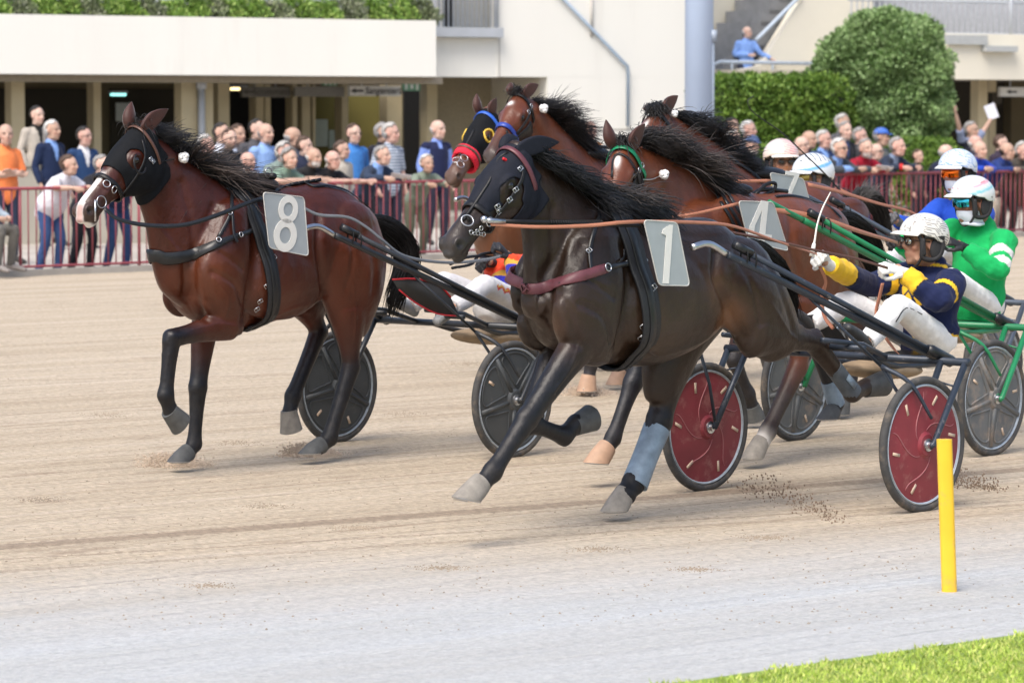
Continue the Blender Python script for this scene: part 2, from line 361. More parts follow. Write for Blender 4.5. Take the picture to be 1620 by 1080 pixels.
    for lo in S.get('mass', []):     # lofts (front px, back px, w, halfwidth)
        st = []
        for x0, y0, x1, y1, w_, hw in lo:
            t, b = L(x0, y0, w_), L(x1, y1, w_); st.append(((t + b) / 2, (t - b) / 2, Y * hw, base))
        mb.loft(st, K=22, sub=4)
    me, V = remesh(mb, S.get('voxel', .011), 4)
    # sculpting: eye sockets, nostrils, mouth, muscle grooves
    def push(c, rad, vec):
        nonlocal V
        dd = np.linalg.norm(V - c, axis=1); V = V + np.exp(-(dd / rad) ** 2)[:, None] * A_(vec)
    for y in (1, -1):
        push(hp(.31, .062, .10 * y), .022 * k, -sd * y * .012)
        push(hp(.945, .045, .062 * y), .018 * k, -sd * y * .022)
        push(hp(.34, .10, .1 * y), .03 * k, -sd * y * .010)
        for s in np.linspace(.86, .99, 7): push(hp(s, .096, .055 * y), .009 * k, -sd * y * .007)
        push(hp(.50, .09, .07 * y), .045 * k, -sd * y * .012)
    me.vertices.foreach_set('co', V.ravel()); me.update(); N_ = vnormals(me)
    for path, w_, r_, hgt in S.get('vein', []):
        q = catmull([L(x, y, w_) for x, y in path], 30); dd = np.min(np.hypot(V[:, None, 0] - q[None, :, 0], V[:, None, 2] - q[None, :, 2]), axis=1); V = V + N_ * (np.exp(-(dd / r_) ** 2) * (V[:, 1] > .02) * hgt)[:, None]
    for path, w_, depth, width in S.get('groove', []):
        q = catmull([L(x, y, w_) for x, y in path], 30)
        dd = np.min(np.hypot(V[:, None, 0] - q[None, :, 0], V[:, None, 2] - q[None, :, 2]), axis=1)
        m_ = np.exp(-(dd / width) ** 2) * (np.abs(V[:, 1]) > .05) * (1 if S.get('both', True) else (V[:, 1] > 0)); V = V - N_ * (m_ * depth)[:, None]
    V = V + N_ * (noise3(V, 9, 3) * .0028 + noise3(V, 19, 7) * .0012)[:, None]
    setverts(me, V); N_ = vnormals(me)
    C = colour_field(V, mb.samples)
    # darker top line / soft patches
    rel = V - P0; sa = rel @ a / Lh; dd = rel @ d / k; yy = rel @ sd / k; hm = (sa > -.05) & (sa < 1.08) & (dd > -.06) & (dd < .30) & (np.abs(yy) < .13)
    H.sa, H.dd, H.yy, H.hm = sa, dd, yy, hm
    C *= (1 + .16 * noise3(V, 5, 5))[:, None]
    up = np.clip((V[:, 2] - 1.25) / .35, 0, 1)[:, None] * (~hm)[:, None]; C = C * (1 - up) + up * C * A_(S.get('topk', (1, 1, 1)))
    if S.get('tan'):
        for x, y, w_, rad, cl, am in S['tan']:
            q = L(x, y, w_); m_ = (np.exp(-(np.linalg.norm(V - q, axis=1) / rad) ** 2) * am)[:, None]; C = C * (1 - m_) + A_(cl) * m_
    nm_ = np.exp(-((sa - .945) ** 2 * Lh * Lh + (dd - .045) ** 2 * k * k) / (.016 * k) ** 2)[:, None] * (hm & (np.abs(yy) > .035))[:, None]; C = C * (1 - .85 * nm_)
    em = np.exp(-((sa - .31) ** 2 * Lh * Lh + (dd - .062) ** 2 * k * k) / (.035 * k) ** 2)[:, None] * (hm & (np.abs(yy) > .03))[:, None]; C = C * (1 - .75 * em)
    if 'paint' in S:
        for fn, cl in S['paint']:
            m_ = (np.clip(fn(sa, dd, yy), 0, 1) * hm)[:, None]; C = C * (1 - m_) + A_(cl) * m_
    paint(me, V, C)
    body = mesh_obj('body', me, S['mat'], root); H.body = body; H.me = me; H.V = V; H.N = N_
    H.bvh = BVHTree.FromPolygons([tuple(v) for v in V], [p.vertices[:] for p in me.polygons])
    # eyes, ears, hooves
    for y in (1, -1):
        m = MB(); m.ell(hp(.31, .062, .079 * y), .021 * k, K=14, M=9); m.build('eye', M_eye, root)
    for y, (dx, dz, ln) in zip((1, -1), S['ears']):
        b0 = hp(.03, .015, .052 * y); dr = unit(A_([dx, .12 * y, dz])); m = MB(); sdv = unit(np.cross(dr, A_([0, 1, 0]))); ins = A_([0, 1., 0]) * y
        prof = [(0, .026), (.2, .040), (.45, .042), (.7, .030), (.9, .013), (1, .002)]; Rr = []
        for f_, r_ in catmull(prof, 3):
            cc = b0 + dr * ln * f_ + sdv * (-.012 * math.sin(f_ * 3)); r_ = max(r_, .001) * 1.1
            ring = []
            for t in np.linspace(0, 2 * math.pi, 16, endpoint=False):
                q = cc + ins * math.cos(t) * r_ * .8 + sdv * math.sin(t) * r_
                if math.cos(t) > .2: q = q - ins * r_ * .75 * (math.cos(t) - .2)
                ring.append(q)
            Rr.append(ring)
        m.rings(Rr); o = m.build('ear', S.get('earmat') or mat('ear_' + S['name'], tuple(x * .8 for x in base), .6, 0, .25, 20, .001, 90, sheen=.3), root)
    for nm, (J, pts) in H.legs.items():
        lg = S['legs'][nm]; c0 = J[3]; c1 = J[4]; ax = unit(c1 - c0); fwd = lg.get('toe')
        # toe direction in the sagittal plane: roughly perpendicular to sole
        T = ax; N2 = unit(np.cross(Y, T)); sole_n = unit(A_(lg['sole'])) if 'sole' in lg else A_([0, 0, -1.])
        fdir = unit(np.cross(Y, -sole_n)); fdir = fdir if fdir @ (c1 - c0) > -.02 else -fdir
        m = MB(); Rr = []; hk = lg.get('hk', 1.0)
        cs = c1; q0 = c0 - ax * .015
        for f_, r_ in ((0, .053), (.15, .056), (.5, .063), (.85, .070), (1, .071)):
            cc = q0 * (1 - f_) + cs * f_; fd = unit(fdir * f_ + unit(np.cross(Y, -ax)) * (1 if np.cross(Y, -ax) @ fdir > 0 else -1) * (1 - f_))
            Rr.append([cc + (fd * math.cos(t) * (1.12 if math.cos(t) > 0 else .85) + Y * math.sin(t) * .92) * r_ * hk * (1.04 if f_ > .9 else 1) for t in np.linspace(0, 2 * math.pi, 20, endpoint=False)])
        m.rings(Rr); ho = autosmooth(m.build('hoof', lg.get('hoofmat', M_hoofd), root), 50)
        m = MB(); nn = sole_n; m.tube([cs + nn * .001 + (fdir * math.cos(t) * 1.08 + Y * math.sin(t) * .88) * .060 * hk for t in np.linspace(-2.3, 2.3, 18)], .008, K=6)
        m.build('horseshoe', M_metal, ho)
    return H
def rc(H, x, y, off=.006):
    o, d = H.fr.ray(x, y); hit, nrm, i, dist = H.bvh.ray_cast(Vector(o), Vector(d))
    if hit is None:
        # nearest point on the surface to the ray in the central plane
        q = H.fr.L(x, y, .12); hit, nrm, i, dist = H.bvh.find_nearest(Vector(q))
    return A_(hit) + A_(nrm) * off, A_(nrm)
def strap(H, px, w, name, m, off=.005, t=.004, n=5, parent=None, snap=True, mirror=False):
    P = []; Nn = []; px = catmull([(x, y, 0) for x, y in px], n)
    for x, y, _ in px:
        p, q = rc(H, x, y, off); P.append(p); Nn.append(q)
    P = A_(P)
    for _ in range(2):
        if len(P) > 4: P[1:-1] = (P[:-2] + 2 * P[1:-1] + P[2:]) / 4
    if mirror:
        fl = A_([1, -1, 1]); Nn = A_(Nn); w = list(np.interp(np.linspace(0, 1, len(P)), np.linspace(0, 1, len(w)), w)); f0 = P[0] * A_([1, 0, 1]) + A_([.05, 0, 0]); P = np.vstack([(P * fl)[::-1], [f0], P]); Nn = np.vstack([(Nn * fl)[::-1], [[1, 0, 0]], Nn]); w = w[::-1] + [w[0]] + w
        P[1:-1] = (P[:-2] + 2 * P[1:-1] + P[2:]) / 4
    mb = MB(); mb.ribbon(P, Nn, w, t); o = mb.build(name, m, parent or H.root); return o, P
def band(H, org, nrm, w, name, m, rmax=.6, off=.006, t=.005, parent=None, test=None, bins=56):
    nrm = unit(nrm); org = A_(org); dv = (H.V - org) @ nrm; q = H.V - org; q = q - np.outer(dv, nrm)
    ok = (np.abs(dv) < .014) & (np.linalg.norm(q, axis=1) < rmax)
    if test is not None: ok &= test(H.V)
    e1 = unit(np.cross(nrm, A_([0, 1., 0.01]))); e2 = np.cross(nrm, e1); x, y = q[ok] @ e1, q[ok] @ e2
    cx, cy = (x.min() + x.max()) / 2, (y.min() + y.max()) / 2; x -= cx; y -= cy; an = np.arctan2(y, x); r = np.hypot(x, y); rr = np.zeros(bins)
    bi = ((an + math.pi) / (2 * math.pi) * bins).astype(int) % bins
    for b in range(bins):
        s = r[bi == b]; rr[b] = s.max() if len(s) else np.nan
    g = ~np.isnan(rr); rr = np.interp(np.arange(bins), np.arange(bins)[g], rr[g], period=bins)
    rr = (np.roll(rr, 1) + 2 * rr + np.roll(rr, -1)) / 4 + off
    P = []; Nn = []
    for b in range(bins):
        t_ = -math.pi + (b + .5) / bins * 2 * math.pi; dr = e1 * math.cos(t_) + e2 * math.sin(t_)
        P.append(org + e1 * cx + e2 * cy + dr * rr[b]); Nn.append(dr)
    mb = MB(); mb.ribbon(P, Nn, w, t, closed=True); return mb.build(name, m, parent or H.root)
def ring_at(H, x, y, r, name='ring', off=.014, tilt=0, parent=None, thick=.0032, snap=True):
    p, n_ = rc(H, x, y, off); u = unit(np.cross(n_, A_([0, 0, 1.]))); v = np.cross(n_, u); mb = MB()
    mb.tube([p + (u * math.cos(t) + v * math.sin(t)) * r for t in np.linspace(0, 2 * math.pi, 16, endpoint=False)], thick, K=6, closed=True)
    return mb.build(name, M_metal, parent or H.root)
def buckle(H, x, y, sz=.02, parent=None, ang=0.6):
    p, n_ = rc(H, x, y, .013); u = unit(np.cross(n_, A_([0, 0, 1.]))); v = np.cross(n_, u); c, s = math.cos(ang), math.sin(ang); u, v = u * c + v * s, v * c - u * s
    mb = MB(); q = [p + u * sz * i + v * sz * .7 * j for i, j in ((-1, -1), (1, -1), (1, 1), (-1, 1))]; mb.tube(q, .0032, K=5, closed=True); mb.tube([p - v * sz * .7, p + v * sz * .7], .0028, K=5)
    return mb.build('buckle', M_metal, parent or H.root)
def rosette(H, p, r=.04, parent=None):
    mb = MB(); rs = np.random.RandomState(3)
    for _ in range(46):
        d = unit(rs.normal(size=3)); mb.ell(p + d * r * (.45 + .35 * rs.rand()), (r * .34, r * .34, r * .12), (unit(np.cross(d, [.3, .5, .8])), unit(np.cross(d, unit(np.cross(d, [.3, .5, .8])))), d), K=7, M=5)
    mb.build('rosette', M_flower, parent or H.root)
def mane(H, px, lens, dirs, n=900, name='mane', col=(.010, .009, .009), wsd=.045, m=None, seed=2, r=.0020, grav=.35, droop=None, spread=.35, zjit=.5):
    """px: crest points in the central plane; lens and dirs interpolated along them (dirs = (dx, dz) in the local frame)"""
    rs = np.random.RandomState(seed); q = catmull([H.fr.L(x, y, 0) for x, y in px], 8); k = len(q)
    ln = np.interp(np.linspace(0, 1, k), np.linspace(0, 1, len(lens)), lens); dx = np.interp(np.linspace(0, 1, k), np.linspace(0, 1, len(dirs)), [d[0] for d in dirs]); dz = np.interp(np.linspace(0, 1, k), np.linspace(0, 1, len(dirs)), [d[1] for d in dirs])
    dy = np.interp(np.linspace(0, 1, k), np.linspace(0, 1, len(dirs)), [(d[2] if len(d) > 2 else 0) for d in dirs])
    roots = []; ds = []; ls = []; ncl = 60; cj = rs.normal(size=(ncl, 3)) * spread * .6; cl_ = rs.uniform(.6, 1.15, ncl)
    for _ in range(int(n * 1.35)):
        u = rs.rand(); i = u * (k - 1); i0 = min(int(i), k - 2); f = i - i0; p = q[i0] * (1 - f) + q[i0 + 1] * f; cidx = int((u * 1.7 + .12 * rs.rand()) * ncl) % ncl
        p = p + A_([rs.normal() * .012, rs.normal() * wsd * .5, rs.normal() * .012]); ii = int(i)
        d = unit(A_([dx[ii], dy[ii], dz[ii]]) + cj[cidx] * A_([1, .8, zjit]) + rs.normal(size=3) * spread * .25 * A_([1, 1, zjit])); roots.append(p); ds.append(d); ls.append(ln[ii] * cl_[cidx] * rs.uniform(.7, 1.1))
    mb = MB(); strands(mb, roots, ds, ls, lambda p0, d, L, s: d * L * s + A_([-.25, 0, -1]) * grav * L * s * s + A_([0, 0, .10]) * L * math.sin(3.1 * s + 5 * p0[0]), r=min(r, .0024), seg=7, seed=seed, jit=.12)
    return mb.build(name, m or mat('mane_hair_%d' % int(col[0] * 1e4), col, .42, 0, .3, 30, spec=.5), H.root)
def tail(H, px, r0, r1, n=700, w=0., seed=4, col=(.010, .009, .009), name='tail', r=.0028, ragged=.5):
    rs = np.random.RandomState(seed); q = catmull([H.fr.L(x, y, w) for x, y in px], 10); k = len(q); mb = MB()
    T = np.gradient(q, axis=0)
    for _ in range(n):
        a_ = rs.rand() ** .5; th = rs.rand() * 6.28; c, s = math.cos(th) * a_, math.sin(th) * a_; end = rs.uniform(ragged, 1.0); st_ = rs.rand() * .25 if rs.rand() < .6 else 0; P = []; wv = rs.normal(size=3) * .02
        for f in np.linspace(st_, end, 10):
            i = f * (k - 1); i0 = min(int(i), k - 2); g = i - i0; p = q[i0] * (1 - g) + q[i0 + 1] * g; t = unit(T[i0]); u = unit(np.cross(t, [0, 1, 0])); rr = np.interp(f, [0, .15, .5, .85, 1], [.02, r0 * .7, r0, r1, r1 * .6])
            P.append(p + (u * c + A_([0, 1, 0]) * s) * rr + wv * f * math.sin(f * 5 + th))
        mb.tube(P, [r, r, r, r * .3], K=3)
    # dense core under the hair
    mb.tube(q[:int(k * .8)], [.028, r0 * .6, r0 * .6, r1 * .4, .01], K=10)
    return mb.build(name, mat('tail_hair_%d' % int(col[0] * 1e4), col, .5, 0, .35, 30, .004, 60, spec=.3, stretch=(1, 1, .2)), H.root)
def plate(H, corners, w, num, numsz, ncol=(.8, .8, .78), dx=0, dz=0, wr=None):
    """number plate: corner pixels (clockwise from top left), hung beside the saddle in the plane y = w"""
    Lf = H.fr.L; P = [Lf(x, y, w if wr is None or i in (0, 3) else wr) for i, (x, y) in enumerate(corners)]
    xs = {'8': 1.2, '1': 1.3, '4': 1.55, '7': 1.5}[num]; c = np.mean(P, 0); u = unit(P[1] - P[0] + P[2] - P[3]); nrm = unit(np.cross(u, P[0] - P[3])); nrm = nrm if nrm[1] > 0 else -nrm; v = unit(np.cross(nrm, u)); v = v if v[2] > 0 else -v
    poly = []
    for i in range(4):
        p, pr, nx = P[i], P[i - 1], P[(i + 1) % 4]; a_ = unit(pr - p); b_ = unit(nx - p); r = .028
        for t in np.linspace(0, 1, 6): poly.append(p + a_ * r * (1 - t) ** 2 + b_ * r * t ** 2)
    mb = MB(); mb.prism(poly, nrm * .006); o = autosmooth(mb.build('number_plate', mat('grey_plate', (.34, .38, .40), .35, 0, .06, 12), H.root))
    mb = MB(); mb.tube([p + nrm * .006 for p in poly], .0035, K=6, closed=True); mb.build('rim', mat('plate_rim', (.5, .5, .47), .5), o)
    M4 = Matrix(((u[0], v[0], nrm[0], 0), (u[1], v[1], nrm[1], 0), (u[2], v[2], nrm[2], 0), (0, 0, 0, 1))); s_ = np.linalg.norm(P[0] - P[3])
    q = c + nrm * .0075 + u * dx + v * dz; M4.translation = Vector(q)
    if num == '1':
        pts = [(-.035, .085), (-.03, .105), (.0, .125), (.014, .125), (.014, -.13), (-.014, -.13), (-.014, .078)]
        mb = MB(); mb.prism([q + u * x * numsz * xs + v * y * numsz for x, y in pts], nrm * .003); mb.build('numeral', mat('numeral_white', (.72, .72, .68), .55, 0, .05), o, smooth=False)
    elif num == '8':
        mb = MB()
        for cy, rx, ry in ((.066, .040, .052), (-.056, .047, .062)):
            n = 36; Rr = []
            for t in np.linspace(0, 2 * math.pi, n, endpoint=False):
                e = A_([math.cos(t), math.sin(t)]); 
                f_ = lambda k, z: q + u * numsz * xs * (rx * k * e[0]) + v * numsz * (cy + ry * k * e[1]) + nrm * z
                Rr.append([f_(1.25, 0), f_(1.25, .003), f_(.62, .003), f_(.62, 0)])
            mb.rings(Rr, False, True)
        mb.build('numeral', mat('numeral_white', (.72, .72, .68), .55, 0, .05), o, smooth=False)
    elif num == '4':
        mb = MB()
        for i_, pts in enumerate(([(-.012, .135), (.020, .135), (.020, -.135), (-.012, -.135)], [(-.022, .135), (-.012, .135), (-.012, .08), (-.045, -.02), (-.075, -.03)], [(-.075, -.055), (.058, -.055), (.058, -.085), (-.075, -.085)], [(-.075, -.055), (-.045, -.055), (-.045, -.02), (-.075, -.03)])):
            mb.prism([q + u * x * numsz * xs + v * y * numsz + nrm * .0003 * i_ for x, y in pts], nrm * .003)
        mb.build('numeral', mat('numeral_white', (.72, .72, .68), .55, 0, .05), o, smooth=False)
    else:
        pts = [(-.065, .11), (.06, .11), (.06, .085), (-.005, -.12), (-.038, -.12), (.018, .075), (-.065, .075)]
        mb = MB(); mb.prism([q + u * x * numsz * xs + v * y * numsz for x, y in pts], nrm * .003); mb.build('numeral', mat('numeral_white', (.72, .72, .68), .55, 0, .05), o, smooth=False)
    return o
_mid = lambda a, b: (G(*a) + G(*b)) / 2
F1 = Fr(_mid((1455, 811), (1118, 777)), 46.5)
F8 = Fr(_mid((833, 727), (513, 699)), 48.5)
F4 = Fr(_mid((1570, 722), (1257, 698)), 48.7)
_h = F4.h; _n = F4.n
F7 = Fr(A_([2.577, 24.096, 0]) - _h * .35, 48.7)
FC = Fr(G(965, 622) - _h * 1.25, 48.7)
FD = Fr(FC.O - _n * 1.6 + _h * (-.58), 48.7)
_L0 = Fr.L
def _L(s, x, y, w=0.0):
    if isinstance(x, np.ndarray):
        return A_([x[0], w, x[2]])
    return _L0(s, x, y, w)
Fr.L = _L
def smooth(a, b, x): t = np.clip((x - a) / (b - a), 0, 1); return t * t * (3 - 2 * t)

# ================================================================== bay horse 8
BAY = (.054, .0108, .0045)
T8 = [(281, 385, 277, 455, 0.12), (298, 348, 294, 497, 0.2), (330, 315, 322, 513, 0.195), (372, 297, 366, 520, 0.228), (415, 298, 412, 513, 0.251), (455, 294, 452, 500, 0.265), (492, 288, 488, 482, 0.26), (525, 293, 518, 468, 0.246), (548, 307, 538, 458, 0.223), (566, 330, 556, 445, 0.186), (575, 360, 568, 425, 0.112)]
N8 = [(224, 203, 222, 318, .074), (254, 220, 232, 350, .076), (287, 246, 238, 384, .080), (325, 275, 247, 428, .125), (366, 297, 266, 470, .175), (400, 305, 320, 505, .18)]
def horse8():
    S = dict(name='race_horse', label='bright bay trotter with a white blaze and black hood, number 8 plate, nearest the left', coat=BAY, dark=(.005, .006, .009), mat=coatmat('bay_coat', .36), muzzle=(.05, .03, .025),
        torso=T8, neck=N8, poll=(216, 199), nose=(117, 330), voxel=.0088, hd=1.13, k=.93,
        ears=[(-.85, .60, .21), (-.25, 1.0, .17)],
        legs=dict(
            fn=dict(w=.13, j=[(362, 512), (272, 535), (262, 625), (270, 650), (286, 668)], sole=(-.80, 0, -.55), toe=(.5, -.8), dark=.25),
            ff=dict(w=-.13, j=[(325, 500), (313, 612), (307, 703), (297, 717), (284, 729)], dark=.3),
            hn=dict(w=.15, j=[(550, 488), (555, 580), (521, 693), (507, 706), (491, 716)], dark=.45),
            hf=dict(w=-.14, j=[(478, 468), (505, 524), (463, 627), (458, 652), (462, 680)], sole=(-.25, 0, -.95), dark=.2, hoofmat=M_hoof)),
        muscle=[(345, 475, .165, .13, .055, .11, 25), (345, 410, .175, .10, .06, .19, 30), (545, 360, .16, .24, .115, .16, -10), (560, 410, .15, .16, .12, .22, 0), (440, 440, .17, .40, .11, .25, 0)],
        mass=[[(500, 345, 592, 345, .12, .12), (498, 390, 607, 395, .17, .12), (504, 440, 605, 440, .175, .115), (514, 482, 597, 480, .165, .095), (530, 522, 582, 520, .15, .07)],
              [(430, 400, 540, 400, -.12, .12), (428, 445, 530, 450, -.15, .10), (440, 478, 518, 488, -.15, .09)],
              [(332, 335, 392, 330, .12, .085), (312, 400, 395, 400, .165, .10), (312, 455, 385, 470, .165, .10), (332, 500, 382, 520, .15, .085)],
              [(295, 335, 345, 330, -.12, .08), (282, 400, 345, 400, -.14, .085), (286, 450, 345, 475, -.14, .08)]],
        groove=[([(352, 330), (330, 380), (312, 425), (318, 470)], .2, .016, .03), ([(400, 340), (398, 410), (388, 470), (380, 505)], .2, .015, .035), ([(500, 340), (492, 390), (500, 430), (512, 470)], .2, .024, .03), ([(535, 340), (545, 400), (540, 455)], .22, .008, .02), ([(300, 420), (308, 470), (322, 505)], .16, .012, .02),
                ([(560, 360), (575, 410), (578, 460)], .2, .010, .03), ([(292, 290), (300, 350), (300, 400)], .1, .010, .025), ([(470, 320), (520, 335), (560, 352)], .15, .008, .03), ([(405, 480), (450, 478), (490, 462)], .2, .008, .04), ([(330, 430), (360, 450), (375, 480)], .2, .012, .018), ([(340, 400), (372, 425)], .2, .008, .015), ([(420, 350), (445, 400), (430, 450)], .25, .006, .03)],
        vein=[([(430, 500), (455, 488), (490, 478)], .2, .009, .005), ([(300, 520), (330, 512), (356, 515)], .15, .008, .004), ([(150, 285), (165, 300), (178, 322)], .06, .006, .003), ([(240, 330), (262, 370), (285, 410)], .08, .012, .006), ([(545, 450), (552, 490), (556, 540)], .2, .008, .004), ([(330, 440), (350, 470), (352, 500)], .2, .008, .004), ([(262, 560), (258, 600)], .13, .006, .003)],
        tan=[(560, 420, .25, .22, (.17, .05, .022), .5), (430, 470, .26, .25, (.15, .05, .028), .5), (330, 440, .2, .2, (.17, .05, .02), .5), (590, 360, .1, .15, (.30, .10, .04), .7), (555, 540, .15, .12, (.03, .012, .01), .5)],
        paint=[(lambda s, d, y: smooth(.52, .60, s) * (1 - smooth(.018, .027, np.abs(y - .004) + .5 * np.abs(d) * (s < .9))) * (1 - smooth(1.1, 1.2, s)), (.62, .60, .58)),
               (lambda s, d, y: smooth(.90, .95, s) * (1 - smooth(.014, .024, np.abs(y - .006))) * (d > -.05) * (d < .07), (.44, .30, .27))])
    H = build_horse(F8, S); r = H.root
    # black hood with an eye opening
    s, d, y = H.sa, H.dd, np.abs(H.yy); V = H.V
    eye = np.hypot((s - .30) * H.Lh, (d - .06) * H.k) > .052
    m_ = H.hm & (s > -.02) & (s < .50 + .10 * smooth(.06, .22, d)) & eye & (V[:, 0] > H.P0[0] - .19)
    m_ &= ~((s < .04) & (d > .22))
    hood = shell(H.me, V, H.N, m_, .004, .004, 'hood', mat('black_hood_cloth', (.005, .006, .008), .8, 0, .2, 30, .0008, 150, spec=.2), r)
    for yy in (1,):   # blinker cup rims
        mb = MB(); c = H.hp(.335, .07, .108 * yy); mb.tube([c + H.a * math.cos(t) * .058 + H.d * math.sin(t) * .055 + H.sd * (.012 + .02 * math.cos(t)) * 1 for t in np.linspace(-1.9, 1.9, 18)], .0055, K=6)
        mb.build('blinker_rim', M_leather, hood)
    band(H, H.hp(.60, .07, 0), H.a, .030, 'noseband', M_leather, .17, .010)
    band(H, H.hp(.085, .08, 0), unit(H.a * .85 + H.d * -.25), .020, 'browband', mat('brown_leather', (.10, .045, .03), .4), .15, .014, test=lambda V: H.hm)
    strap(H, [(224, 222), (228, 250), (214, 280), (190, 308)], .014, 'cheek_strap', M_leather, .012)
    for px in ((168, 292), (178, 299)): ring_at(H, *px, .021, 'cheek_ring')
    p0 = ring_at(H, 157, 320, .034, 'bit_ring', .02); mb = MB(); p, n_ = rc(H, 148, 330, .02); mb.tube([p + A_([0, 0, .05]), p + A_([.01, .01, -.07])], .006, K=6); mb.build('bit', M_metal, r)
    # overcheck / pompom / headstall fittings
    p, n_ = rc(H, 283, 252, .035); rosette(H, p, .042)
    strap(H, [(233, 250), (250, 256), (274, 252)], .008, 'ear_cord', M_leather, .006)
    for px in ((236, 252), (240, 256)): buckle(H, *px, .012)
    # breast collar, neck strap, girth
    strap(H, [(250, 404), (264, 409), (300, 404), (335, 390), (362, 378), (395, 366), (418, 357)], [.075, .075, .07, .06, .035, .03, .03], 'breast_collar', M_patent, .008, .006, 6, mirror=True)
    strap(H, [(368, 290), (366, 312), (364, 340), (345, 376)], .022, 'neck_strap', M_patent, .008); strap(H, [(366, 338), (368, 372), (374, 384)], .016, 'collar_strap', M_patent, .014)
    for px in ((345, 381), (378, 372), (362, 338), (408, 360)): ring_at(H, *px, .014, 'ring', .02)
    band(H, F8.L(374, 400), unit(A_([1, 0, -.16])), .11, 'saddle_girth', mat('girth_leather', (.012, .013, .016), .5, 0, .3, 40, .002, 60), .55, .008, .010)
    band(H, F8.L(374, 400), unit(A_([1, 0, -.16])), .045, 'girth_strap', M_patent, .55, .020, .006)
    for px in ((432, 408), (428, 430), (420, 452), (410, 475), (405, 488)): buckle(H, *px, .016)
    mb = MB(); q = F8.L(412, 292, 0); mb.ell(q + A_([0, 0, .0]), (.09, .13, .045)); mb.tube([q + A_([0, y, .05]) for y in (-.12, 0, .12)], .02, K=8, sub=3); mb.build('saddle', M_leather, r)
    for y in (-.09, .09): mb = MB(); mb.tube([q + A_([.02, y, .07]) + A_([math.cos(t) * .03, 0, math.sin(t) * .03]) for t in np.linspace(0, 6.28, 14, endpoint=False)], .004, K=6, closed=True); mb.build('terret', M_metal, r)
    strap(H, [(424, 296), (450, 296), (480, 290), (512, 284), (540, 291), (565, 306), (592, 330)], .022, 'back_strap', M_leather, .008, .005, 5)
    mb = MB(); P = [F8.L(420, 298, .02), F8.L(460, 293, .02), F8.L(505, 286, .02)]; mb.tube(P, .008, K=6, sub=4)
    for k in range(5): mb.tube([P[1] * (1 - k / 5) + P[2] * k / 5 + A_([0, 0, .004]), P[1] * (1 - k / 5) + P[2] * k / 5 + A_([-.05, .01, .012])], .011, K=6)
    mb.build('overcheck_hook', M_leather, r)
    mane(H, [(228, 200), (252, 216), (285, 242), (322, 270), (352, 288), (375, 296)], [.10, .20, .26, .30, .32, .24], [(-.9, .15, .2), (-.85, .35, .2), (-.85, .35, .3), (-.9, .1, .3), (-.95, -.05, .3), (-.9, -.2, .3)], n=1100, grav=.45, spread=.6, col=(.013, .011, .011))
    mane(H, [(285, 242), (322, 268), (352, 286), (375, 294)], [.30, .40, .44, .30], [(-.85, .40, .3), (-.9, .25, .3), (-.95, .05, .3)], n=420, grav=.35, spread=.75, col=(.075, .055, .045), name='mane_tips', seed=5, r=.002)
    mane(H, [(222, 198), (228, 200)], [.16, .16], [(.3, .3, 0), (.4, .4, .0)], n=90, name='forelock', grav=.9)
    tail(H, [(577, 345), (608, 356), (636, 382), (642, 420), (628, 460), (618, 502)], .080, .065, n=1000, ragged=.35)
    plate(H, [(415, 304), (480, 312), (487, 405), (425, 392)], .37, '8', 1.25, wr=.39)
    return H

